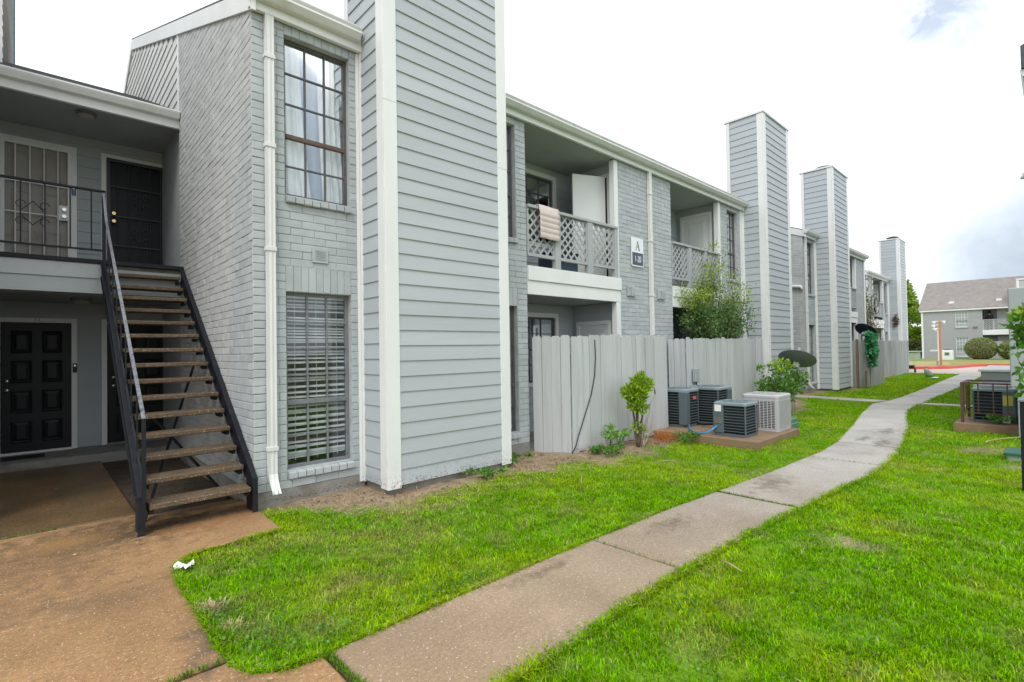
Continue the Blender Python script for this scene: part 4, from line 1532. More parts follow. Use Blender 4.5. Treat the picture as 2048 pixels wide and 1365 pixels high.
d4 = panel_door(B1, (1.78, DY, up), UX, NY, 0.905, 2.02, 'door_black', rows=0, knob=0.07)
# thresholds
MB().box(-0.40, 0.43, DY - 0.08, DY - 0.013, lo, lo + 0.03).build('threshold', 'trim_white', d1)
MB().box(0.87, 1.785, DY - 0.08, DY - 0.013, lo, lo + 0.03).build('threshold', 'bar_grey', d2)


def grille(parent, x0, x1, z0, z1, y, mat, vx, hz, w=0.014):
    g = MB().box(x0, x0 + 0.045, y - 0.015, y + 0.015, z0, z1).box(x1 - 0.045, x1, y - 0.015, y + 0.015, z0, z1)
    g.box(x0 + 0.045, x1 - 0.045, y - 0.015, y + 0.015, z0, z0 + 0.05).box(x0 + 0.045, x1 - 0.045, y - 0.015, y + 0.015, z1 - 0.05, z1)
    g = g.build('security_gate', mat, parent)
    for k in range(1, vx):
        x = x0 + (x1 - x0) * k / vx
        MB().tube([(x, y, z0 + 0.05), (x, y, z1 - 0.05)], w / 2, 6).build('bar', mat, g)
    for z in hz:
        MB().box(x0 + 0.045, x1 - 0.045, y - 0.005, y + 0.005, z - 0.008, z + 0.008).build('cross_bar', mat, g)
    return g


def scroll(parent, cx, y, cz, mat, s=0.14):
    """wrought scroll: four curls round a diamond"""
    for sx in (-1, 1):
        for sz in (-1, 1):
            pts = [(cx, y, cz + sz * s * 1.3)]
            pts.append((cx + sx * s * 0.9, y, cz + sz * s * 0.25))
            MB().tube(pts, 0.005, 5).build('diagonal', mat, parent)
            c = (cx + sx * s * 0.95, cz + sz * s * 0.9)
            pts = [(c[0] + 0.045 * math.cos(a), y, c[1] + 0.045 * math.sin(a)) for a in np.linspace(0, 4.6, 12)]
            MB().tube(pts, 0.005, 5).build('curl', mat, parent)


g = grille(d3, -0.39, 0.425, up + 0.005, up + 2.02, DY - 0.045, 'trim_white', 5, (up + 0.45, up + 0.92, up + 1.40), w=0.02)
MB().bbox(0.27, 0.40, DY - 0.068, DY - 0.061, up + 0.86, up + 1.10, 0.002).build('lock_plate', 'trim_white', g)
for dz in (0.92, 1.03):
    MB().tube([(0.335, DY - 0.068, up + dz), (0.335, DY - 0.12, up + dz)], [0.03, 0.028], 8).build('knob', 'steel', g)
g = grille(d4, 0.875, 1.78, up + 0.005, up + 2.02, DY - 0.045, 'bar_dark', 6, (up + 0.55, up + 1.05, up + 1.55))
scroll(g, 1.33, DY - 0.05, up + 0.75, 'bar_dark', 0.09)
scroll(g, 1.33, DY - 0.05, up + 1.35, 'bar_dark', 0.09)
for dz in (0.95, 1.08):
    MB().tube([(0.965, DY - 0.06, up + dz), (0.965, DY - 0.11, up + dz)], [0.034, 0.028], 8).build('knob', 'brass', g)
# doorbells
for (x, z, mt) in ((0.455, up + 1.30, 'blue_plastic'), (0.835, up + 1.22, 'blue_plastic'), (0.465, lo + 1.22, 'cable')):
    b = MB().bbox(x - 0.026, x + 0.026, DY - 0.05, DY - 0.0225, z, z + 0.15, 0.006).build('doorbell', mt, B1)
    MB().box(x - 0.012, x + 0.012, DY - 0.053, DY - 0.0505, z + 0.10, z + 0.125).build('camera_eye', 'steel', b)


def text_mesh(body, size, name='lettering', xs=1.0):
    cu = bpy.data.curves.new('t', 'FONT')
    cu.body = body
    cu.size = size
    cu.extrude = 0.002
    cu.align_x = 'CENTER'
    ob = bpy.data.objects.new('t', cu)
    COL.objects.link(ob)
    bpy.context.view_layer.update()
    me = bpy.data.meshes.new_from_object(ob.evaluated_get(bpy.context.evaluated_depsgraph_get()))
    bpy.data.objects.remove(ob)
    me.name = name
    me.materials.clear()
    for v in me.vertices:
        v.co.x *= xs
    return me


def place_text(body, size, loc, mat, parent, xs=1.0, name='lettering'):
    # text lies in the XZ plane facing -Y
    mw = Matrix.Translation(loc) @ Matrix.Rotation(math.radians(90), 4, 'X')
    return link(name, text_mesh(body, size, name, xs), mat, parent, mw)


place_text('11', 0.075, (0.02, DY - 0.025, lo + 2.035), 'bar_grey', d1, name='door_number')
place_text('12', 0.075, (1.33, DY - 0.025, lo + 2.035), 'bar_grey', d2, name='door_number')
# landing slab and edge
LY = 9.02
ld = MB().box(-0.465, 1.92, LY + 0.05, DY - 0.001, 2.80, 2.905).build('landing', 'foundation', B1)
MB().box(-0.465, 1.92, LY + 0.3, DY - 0.002, 2.452, 2.47).build('landing_soffit', 'soffit_shaded', ld)
MB().bbox(-0.465, 0.70, LY - 0.02, LY + 0.048, 2.655, 2.855, 0.003).build('fascia_board', 'landing_paint', ld)
MB().bbox(-0.465, 0.72, LY + 0.003, LY + 0.048, 2.45, 2.653, 0.003).build('fascia_board', 'landing_paint', ld)
MB().bbox(0.722, 1.64, LY + 0.003, LY + 0.048, 2.45, 2.80, 0.003).build('fascia_board', 'grey_trim', ld)
MB().bbox(-0.465, 1.64, LY - 0.045, LY + 0.049, 2.857, 2.915, 0.004).build('nosing', 'black_metal', ld)
# landing guard rail
gr = MB().bbox(-0.465, 0.70, LY - 0.035, LY + 0.005, 3.855, 3.885, 0.004).build('guard_rail', 'black_metal', B1)
MB().box(-0.465, 0.70, LY - 0.028, LY - 0.002, 3.035, 3.06).build('lower_rail', 'black_metal', gr)
for x in (-0.39, -0.14, 0.09, 0.34, 0.56):
    MB().box(x - 0.008, x + 0.008, LY - 0.023, LY - 0.007, 3.06, 3.855).build('baluster', 'black_metal', gr)
scroll(gr, -0.025, LY - 0.015, 3.45, 'black_metal', 0.12)
MB().box(0.675, 0.715, LY - 0.035, LY + 0.005, 2.60, 3.885).build('newel_post', 'black_metal', gr)
# ceiling and eaves of the breezeway
MB().box(-0.465, 1.92, y9 + 0.05, DY, 5.20, 5.24).build('ceiling', 'soffit_shaded', B1)
MB().bbox(-0.465, 1.645, y9 - 0.03, y9 + 0.03, 5.11, 5.33, 0.004).build('fascia', 'trim_white', B1)
prof = [(-0.032, 5.345), (-0.15, 5.345), (-0.155, 5.325), (-0.145, 5.30), (-0.11, 5.235), (-0.032, 5.225)]
MB().extrude(prof, lambda a, z: (1.63, y9 + a, z), lambda a, z: (-0.465, y9 + a, z)).build('gutter', 'gutter', B1)
rf = MB().extrude([(y9 - 0.05, 5.345), (14.0, 5.345 + 0.43 * (14.0 - y9)), (14.0, 5.25 + 0.43 * (14.0 - y9)), (y9 - 0.05, 5.33)],
                  lambda y, z: (1.65, y, z), lambda y, z: (-0.465, y, z)).build('lower_roof', 'shingle_dark', B1)
mb = MB()
for k in range(26):
    y = y9 - 0.06 + k * 0.15
    z = 5.345 + 0.43 * (y - y9)
    mb.box(-0.465, 1.64, y, y + 0.16, z + 0.012, z + 0.052 + random.uniform(-0.006, 0.008))
mb.build('shingle_rows', 'shingle_dark', rf)['kind'] = 'stuff'
for (x, y, z) in ((0.55, 9.75, 5.197), (0.50, 9.85, 2.45)):
    lp = lambda r, zz: [(x + r * math.cos(k * math.pi / 6), y + r * math.sin(k * math.pi / 6), zz) for k in range(12)]
    l = MB().loft([lp(0.13, z), lp(0.13, z - 0.025), lp(0.11, z - 0.03)]).build('ceiling_lamp', 'bar_grey', B1)
    MB().loft([lp(0.11, z - 0.031), lp(0.105, z - 0.07), lp(0.06, z - 0.095)]).build('lamp_bowl', 'lamp_glass', l, True)
P.finish()

dm = MB().bbox(-0.36, 0.10, 10.25, 10.55, 0.112, 0.128, 0.004).build('doormat', 'cable')
tag(dm, 'dark doormat in front of the lower left door', 'doormat')
sb = MB().bbox(6.46, 7.08, FY + 0.15, FY + 0.55, 2.887, 3.22, 0.01).build('storage_box', 'sign_navy')
tag(sb, 'navy storage box on the nearest balcony behind the lattice', 'storage box')
MB().bbox(6.44, 7.10, FY + 0.13, FY + 0.57, 3.221, 3.27, 0.008).build('lid', 'cable', sb)
def splash(parent, n, F, W, zmax, mat='soil'):
    mb = MB()
    for _ in range(n):
        x, z = random.uniform(0, W), abs(random.gauss(0, zmax * 0.45))
        if z > zmax:
            continue
        q = random.uniform(0.0015, 0.005) * (1.3 if z < zmax * 0.3 else 0.8)
        a0 = random.uniform(0, 6.28)
        mb.add([F @ Vector((x + q * random.uniform(0.6, 1.2) * math.cos(a0 + k * 1.257), 0.0, z + q * random.uniform(0.6, 1.2) * math.sin(a0 + k * 1.257))) for k in range(5)], [(4, 3, 2, 1, 0)])
    o = mb.build('mud_flecks', mat, parent)
    o['kind'] = 'stuff'
    return o


chs = [o_ for o_ in B1.children if o_.name.startswith('chimney')]
splash(chs[0], 900, frame((4.65, CY - 0.0285, 0.06), UX, NY), 1.8, 0.30)
splash(chs[0], 300, frame((2.82, CY + 0.0, 0.06), UY, NX), 0.58, 0.28)
splash(B1, 500, frame((2.79, FY - 0.0125, 0.02), UX, NY), 1.13, 0.13)
# ---- sign
s0, s1, sz0, sz1 = 8.49, 8.90, 3.18, 3.75
sg = MB()
n_ = []
for cx, cz, a0 in ((s1 - 0.03, sz1 - 0.03, 0), (s0 + 0.03, sz1 - 0.03, 90), (s0 + 0.03, sz0 + 0.03, 180), (s1 - 0.03, sz0 + 0.03, 270)):
    for k in range(5):
        a = math.radians(a0 + 22.5 * k)
        n_.append((cx + 0.03 * math.cos(a), cz + 0.03 * math.sin(a)))
SY = FY - 0.022
sg.extrude(n_, lambda x, z: (x, SY, z), lambda x, z: (x, SY - 0.016, z))
sign = sg.build('building_sign', 'sign_white')
tag(sign, 'white and navy sign reading A above 1-20 on the brick pier', 'sign')
MB().box(s0 + 0.018, s1 - 0.018, SY - 0.0185, SY - 0.0162, sz0 + 0.025, 3.455).build('navy_panel', 'sign_navy', sign)
sh = MB().box(s0 + 0.008, s1 - 0.008, SY - 0.0009 + 0.001, SY + 0.004, sz0 + 0.006, sz1 - 0.006).build('backing', 'sign_navy', sign)
# serif A built from strokes
ax, az, ah, aw = (s0 + s1) / 2, 3.505, 0.185, 0.16
yy = SY - 0.0175
mb = MB()


def stroke(p):
    mb.extrude([(ax + a * aw, az + b * ah) for a, b in p], lambda x, z: (x, yy, z), lambda x, z: (x, yy - 0.003, z))


stroke([(-0.40, 0.03), (-0.33, 0.03), (0.03, 0.97), (-0.02, 1.0)])
stroke([(0.22, 0.03), (0.43, 0.03), (0.06, 1.0), (-0.02, 1.0), (-0.03, 0.9)])
stroke([(-0.24, 0.33), (0.24, 0.33), (0.24, 0.385), (-0.24, 0.385)])
stroke([(-0.52, 0.0), (-0.20, 0.0), (-0.20, 0.04), (-0.52, 0.04)])
stroke([(0.10, 0.0), (0.55, 0.0), (0.55, 0.04), (0.10, 0.04)])
mb.build('letter', 'sign_grey', sign)
place_text('1-20', 0.175, ((s0 + s1) / 2, SY - 0.0195, 3.27), 'sign_white', sign, 0.72)

# ---- curtains, blinds and the sky-reflection sheet (in the near windows)


def curtain(label, x0, x1, z0, z1, y, mat, amp=0.02, waves=6, pinch=None):
    nx, nz = 40, 14
    vs, fs = [], []
    for k in range(nz + 1):
        t = k / nz
        z = z0 + (z1 - z0) * t
        xa, xb = x0, x1
        if pinch:
            pa, pb = pinch
            w = (1 - t) ** 1.6
            xa, xb = x0 + (pa - x0) * w, x1 + (pb - x1) * w
        for i in range(nx + 1):
            s = i / nx
            vs.append((xa + (xb - xa) * s, y + amp * math.sin(s * waves * 6.283 + 0.5 * math.sin(t * 3)) + 0.3 * amp * math.sin(s * waves * 15), z))
    for k in range(nz):
        for i in range(nx):
            a = k * (nx + 1) + i
            fs.append((a, a + 1, a + nx + 2, a + nx + 1))
    mb = MB()
    mb.add(vs, fs)
    return tag(mb.build('curtain', mat, None, True), label, 'curtain')


curtain('white sheer curtain hanging at the left of the upper corner window', 1.98, 2.20, 3.35, 5.06, FY + 0.165, 'curtain_white', 0.02, 3, (1.98, 2.32))
curtain('white curtain gathered at the right of the upper corner window', 2.40, 2.66, 3.35, 5.06, FY + 0.17, 'curtain_white', 0.025, 4, (2.46, 2.72))
curtain('pale blue sheet standing in for sky reflected in the upper window', 1.95, 2.76, 3.30, 5.08, FY + 0.24, 'sky_reflect', 0.015, 3)
bl = thing('window_blind', 'white slatted blind in the lower corner window', 'blind', (2.34, FY + 0.16, 0.36))
MB().box(1.99, 2.69, FY + 0.115, FY + 0.16, 2.195, 2.245).build('head_rail', 'blind', bl)
sm = None
for k in range(46):
    z = 0.42 + k * 0.0385
    if sm is None:
        mb = MB()
        mb.quad((1.995, FY + 0.120, -0.010), (2.685, FY + 0.120, -0.010), (2.685, FY + 0.146, 0.010), (1.995, FY + 0.146, 0.010))
        mb.quad((1.995, FY + 0.120, -0.012), (2.685, FY + 0.120, -0.012), (2.685, FY + 0.146, 0.008), (1.995, FY + 0.146, 0.008))
        sm = mb.mesh('slat')
    link('slat', sm, 'blind', bl, Matrix.Translation((0, 0, z)) @ Matrix.Rotation(random.uniform(-0.01, 0.01), 4, 'Y'))
for x in (2.10, 2.34, 2.58):
    MB().box(x - 0.002, x + 0.002, FY + 0.116, FY + 0.118, 0.40, 2.2).build('cord', 'blind', bl)

# ---- towel over the balcony rail
prof = [(FY + 0.075, 3.50), (FY + 0.072, 3.80), (FY + 0.062, 3.878), (FY + 0.0, 3.892), (FY - 0.062, 3.885), (FY - 0.074, 3.80)]
zt = 3.80
path = [(y, z) for y, z in prof]
N_ = 30
for k in range(1, N_ + 1):
    z = 3.80 - 0.44 * k / N_
    path.append((FY - 0.074 - 0.012 * abs(math.sin(math.pi * (3.89 - z) / 0.088)) - 0.004 * k / N_, z))
mb = MB()
nx = 8
vs, fs = [], []
for y, z in path:
    for i in range(nx + 1):
        s = i / nx
        vs.append((5.86 + 0.47 * s, y - 0.004 * math.sin(s * 9 + z * 4), z - 0.008 * s + 0.003 * math.sin(s * 7)))
for k in range(len(path) - 1):
    for i in range(nx):
        a = k * (nx + 1) + i
        fs.append((a, a + 1, a + nx + 2, a + nx + 1))
mb.add(vs, fs)
tw = mb.build('bath_mat', 'towel', None, True)
so = tw.modifiers.new('s', 'SOLIDIFY')
so.thickness = 0.014
tag(tw, 'pale pink ribbed bath mat draped over the lattice balcony rail', 'bath mat')

# =============================== stairs
ST = thing('staircase', 'open steel staircase with concrete treads and a black handrail climbing to the landing', 'staircase', (1.15, 5.6, 0))
rise, run, y1s, z1s = 0.1765, 0.2395, 5.50, 0.26
trd = []
for k in range(15):
    y, z = y1s + k * run, z1s + k * rise
    t = MB().bbox(0.735, 1.565, 0, 0.270, -0.047, 0, 0.007)
    link('tread', t.mesh('tread'), 'tread', ST, Matrix.Translation((0, y, z)) @ Matrix.Rotation(random.uniform(-0.006, 0.006), 4, 'Y'))
    for x in (0.737, 1.528):
        MB().box(x, x + 0.035, y + 0.05, y + 0.25, z - 0.092, z - 0.054).build('bracket', 'black_metal', ST)
sl = rise / run


def stringer(x, w, ybot):
    # channel: web + flanges along the slope
    top = lambda y: z1s + (y - y1s) * sl + 0.055
    bot = lambda y: z1s + (y - y1s) * sl - 0.135
    ye = LY - 0.05
    yf = y1s + 0.02
    poly = [(yf, 0.0), (yf + 0.24, 0.0), (yf + 0.24, max(0.01, bot(yf + 0.24))), (ye, bot(ye)), (ye, top(ye)), (yf, top(yf))]
    xa_, xb_ = min(x, x + w), max(x, x + w)
    s = MB().extrude(poly, lambda y, z: (xb_ - 0.012, y, z), lambda y, z: (xa_ + 0.012, y, z)).build('stringer', 'black_metal', ST)
    xm = (xa_ + xb_) / 2
    MB().bar((xm, yf, top(yf) + 0.006), (xm, ye, top(ye) + 0.006), abs(w), 0.012).build('flange', 'black_metal', s)
    yq = yf + 0.24
    MB().bar((xm, yq, bot(yq) - 0.006), (xm, ye, bot(ye) - 0.006), abs(w), 0.012).build('flange', 'black_metal', s)
    MB().bbox(xa_, xb_, yf - 0.012, yf - 0.001, 0.0, top(yf) + 0.012, 0.002).build('foot_plate', 'black_metal', s)
    return s


stringer(0.705, -0.055, 0)
stringer(1.580, 0.05, 0)
# handrail on the left with balusters
hr = lambda y: z1s + (y - y1s) * sl + 0.80
pts = [(0.69, y1s - 0.04, hr(y1s - 0.04) - 0.02), (0.69, y1s + 0.04, hr(y1s + 0.04) + 0.0)]
pts += [(0.69, y, hr(y)) for y in np.linspace(y1s + 0.3, 8.3, 8)]
pts += [(0.69, 8.62, hr(8.5) + 0.11), (0.69, 8.85, hr(8.5) + 0.42), (0.69, LY - 0.02, 3.86)]
mb = MB()
for i in range(len(pts) - 1):
    mb.bar(pts[i], pts[i + 1], 0.030, 0.010)
mb.build('handrail', 'worn_rail', ST)
for k, y in enumerate(np.arange(y1s - 0.03, 8.6, 0.40)):
    w = 0.014 if k else 0.030
    MB().box(0.69 - w / 2, 0.69 + w / 2, y - w / 2, y + w / 2, z1s + (y - y1s) * sl + 0.06, hr(y) - 0.006).build('baluster', 'black_metal', ST)
mb = MB()
mb.bar((0.69, y1s + 0.05, z1s + 0.05 * sl + 0.16), (0.69, 8.8, z1s + (8.8 - y1s) * sl + 0.16), 0.02, 0.02).build('lower_rail', 'black_metal', ST)
# cross bracing under the flight
MB().bar((0.75, 5.95, 0.0), (1.55, 7.9, 1.45), 0.022, 0.022).build('brace', 'black_metal', ST)
MB().bar((1.55, 6.25, 0.0), (0.75, 7.6, 1.25), 0.022, 0.022).build('brace', 'black_metal', ST)

# =============================== second building (further along, same row)
B2 = thing('apartment_building', 'second grey apartment building along the row with a tall white-trimmed chimney', 'building', (22, 8, 0))
P = Pieces()
OX2 = 16.78
left_half(B2, P, OX2, 0.0, 9.40, near=False)
eaves(B2, OX2 + 4.66, OX2 + 9.45, FY, -0.04, 0.03)
MB().bbox(OX2 + 9.27, OX2 + 9.43, FY - 0.05, FY - 0.018, 0.14, EAVE, 0.004).build('corner_board', 'trim_white', B2)
downspout(B2, OX2 + 1.80, FY - 0.016, 0.27, 5.24)
MB().tube([(OX2 + 1.58, FY + 0.9, 3.62), (OX2 + 1.58, FY + 0.25, 3.52), (OX2 + 1.58, FY + 0.06, 3.50), (OX2 + 1.58, FY + 0.02, 3.40)], 0.05, 8).build('vent_pipe', 'gutter', B2, True)
gable_roof(B2, OX2 + 1.62, OX2 + 9.45, FY)
MB().extrude([(9.30, 0.0), (22.9, 0.0), (22.9, 5.2), (14.41, 8.70), (9.30, roof_z(9.3))], lambda y, z: (OX2 + 1.66, y, z), lambda y, z: (OX2 + 1.92, y, z)).build('gable_wall', 'siding_gable', B2)
MB().box(OX2 + 1.95, OX2 + 9.38, 8.2, 22.5, 0, 5.12).build('rear_wall', 'grey_trim', B2)
MB().box(OX2 + 1.77, OX2 + 9.38, FY + 0.16, 22.5, EAVE + 0.07, EAVE + 0.12).build('ceiling', 'soffit', B2)
MB().box(OX2 + 8.3, OX2 + 9.38, FY + 0.12, 8.2, 0, 5.1).build('party_wall', 'grey_trim', B2)
P.finish(260)

B3 = thing('apartment_building', 'third grey building set back beyond the second one, with the smallest chimney', 'building', (34, 9, 0))
P = Pieces()
OX3, OY3 = 22.68, 1.05
right_half(B3, P, OX3, OY3, near=False, show=1.0)
brick_front(B3, P, OX3 + 8.6, OX3 + 10.05, FY + OY3, [], show=0.5)
MB().bbox(OX3 + 8.72, OX3 + 8.86, FY + OY3 - 0.05, FY + OY3 - 0.018, 0.14, EAVE, 0.004).build('corner_board', 'trim_white', B3)
MB().bbox(OX3 + 9.90, OX3 + 10.04, FY + OY3 - 0.05, FY + OY3 - 0.018, 0.14, EAVE, 0.004).build('corner_board', 'trim_white', B3)
eaves(B3, OX3 + 8.55, OX3 + 13.71, FY + OY3, 0.02, -0.03)
sw = MB().box(OX3 + 8.6, OX3 + 8.7, FY + OY3 + 0.102, 12, 0, 5.2).build('side_wall', 'grey_trim', B3)
lay_boards(P, sw, 'siding', (OX3 + 8.6, FY + OY3 + 0.1, 0), UY, NX, 5.0, 0.1, 5.2, show=0.4)
gable_roof(B3, OX3 + 8.55, OX3 + 16.7, FY + OY3)
MB().box(OX3 + 8.72, OX3 + 16.6, FY + OY3 + 2.6, FY + OY3 + 16.5, 0, 5.12).build('rear_wall', 'grey_trim', B3)
MB().box(OX3 + 8.72, OX3 + 16.6, FY + OY3 + 0.16, FY + OY3 + 16.5, EAVE + 0.07, EAVE + 0.12).build('ceiling', 'soffit', B3)
P.finish(120)

# =============================== left neighbour (its gable end shows at the top left)
B0 = thing('apartment_building', 'neighbouring building whose sided gable end peeks in at the top left', 'building', (-3, 10, 0))
P = Pieces()
XG = -0.40
gw = MB().extrude([(11.5, 0.0), (17.2, 0.0), (17.2, 11.4), (11.5, 9.2)], lambda y, z: (XG - 0.4, y, z), lambda y, z: (XG, y, z)).build('gable_wall', 'siding_gable', B0)
lay_boards(P, gw, 'siding_gable', (XG, 17.2, 0), (0, -1, 0), (1, 0, 0), 17.2 - 11.5, 5.9, 11.3,
           smax=lambda z: min(5.7, 17.2 - (11.5 + max(0, (z - 9.2) / 0.381))), show=0.5)
MB().box(XG - 0.02, XG + 0.035, 17.21, 17.50, 5.0, 11.6).build('corner_flashing', 'blue_flash', gw)
MB().extrude([(10.7, 9.02), (17.45, 11.62), (17.45, 11.52), (10.7, 8.92)], lambda y, z: (XG - 6, y, z), lambda y, z: (XG - 0.01, y, z)).build('roof', 'shingle_dark', B0)
MB().box(XG - 6, XG - 0.41, 9.4, 17.1, 0, 7.0).build('wall', 'brick_side', B0)
shade_wall = MB().box(-6, -0.49, 7.0, 9.38, 0, 6.4).build('brick_wall', 'mortar', B0)  # unseen wall added to darken the breezeway
lay_bricks(P, shade_wall, 'brick_side', (-0.49, 9.38, 0), (0, -1, 0), (1, 0, 0), 2.38, 0.14, 6.4, show=0)
lay_bricks(P, shade_wall, 'brick_paint', (-0.49, 7.0, 0), UX, NY, 3.0, 0.14, 6.4, show=0)
P.finish(60)

# =============================== fences


def fence(label, segs, h, mat, gate_gap=0.004, pw=0.142, base=0.0, group='grey plank fences round the patios', lean=0.008):
    """dog-eared planks along a polyline of (x,y) points"""
    c = segs[len(segs) // 2]
    t = thing('plank_fence', label, 'fence', (c[0], c[1], 0), group)
    r = random.Random(int(abs(c[0]) * 100))
    for (x0, y0), (x1, y1) in zip(segs[:-1], segs[1:]):
        d = Vector((x1 - x0, y1 - y0, 0))
        Ls = d.length
        d.normalize()
        nrm = Vector((d.y, -d.x, 0))          # towards the path
        for z in (0.35, h * 0.52, h - 0.25):
            MB().bar(Vector((x0, y0, z)) - nrm * 0.035, Vector((x1, y1, z)) - nrm * 0.035, 0.04, 0.085).build('rail', mat, t)
        n = max(1, int(round(Ls / pw)))
        w = Ls / n
        npost = max(2, int(Ls / 2.2) + 1)
        for k in range(npost):
            p = Vector((x0, y0, 0)) + d * (0.05 + (Ls - 0.1) * k / (npost - 1)) - nrm * 0.105
            MB().box(p.x - 0.045, p.x + 0.045, p.y - 0.045, p.y + 0.045, -0.05, h - 0.05).build('post', mat, t)
        for k in range(n):
            hh = h + r.uniform(-0.018, 0.018)
            g = r.uniform(0.002, 0.006)
            ear = 0.032
            ww = w - g
            poly = [(0, 0), (ww, 0), (ww, hh - ear), (ww - ear * 0.8, hh), (ear * 0.8, hh), (0, hh - ear)]
            mb = MB().extrude(poly, lambda a, z: (a, 0, z), lambda a, z: (a, 0.016, z))
            o_ = Vector((x0, y0, base + r.uniform(-0.01, 0.015))) + d * (k * w + g / 2) + nrm * r.uniform(-0.004, 0.004)
            F = frame(o_, d, Vector((0, 0, 1)).cross(d))
            F = F @ Matrix.Translation((0, -0.018, 0)) @ Matrix.Rotation(r.uniform(-lean, lean) * 0.6, 4, 'Y') @ Matrix.Rotation(r.uniform(-lean, lean), 4, 'X')
            mb.build('plank', mat, t, mw=F)
    return t


f1 = fence('grey plank fence around the nearest patio, beside the tall chimney', [(5.66, 5.58), (5.94, 5.06), (8.58, 4.98), (8.62, 5.60)], 1.79, 'fence_wood')
f2 = fence('grey plank fence behind the air conditioners, with a shrub leaning over it', [(9.75, 5.60), (9.80, 5.24), (13.62, 5.17)], 1.76, 'fence_wood')
fence('weathered grey fence with green ivy, beyond the second chimney', [(22.05, 5.5), (22.05, 4.72), (24.95, 4.80), (25.0, 5.5)], 1.72, 'fence_old')
fence('furthest weathered grey fence, below the smallest chimney', [(31.0, 6.6), (31.25, 5.52), (33.8, 5.42), (33.85, 6.6)], 1.72, 'fence_old')

splash(f1, 1500, frame((8.58, 4.952, 0.0), Vector((5.94 - 8.58, 5.06 - 4.98, 0)).normalized(), Vector((-0.03, -1, 0)).normalized()), 2.64, 0.22)
# =============================== air conditioners
acp = slab_obj('equipment_pad', [(PAD[0], PAD[2]), (PAD[1], PAD[2]), (PAD[1], PAD[3]), (PAD[0], PAD[3])], -0.06, 0.10, 'pad_concrete')
tag(acp, 'rusty stained concrete pad under the four air conditioners', 'concrete pad')


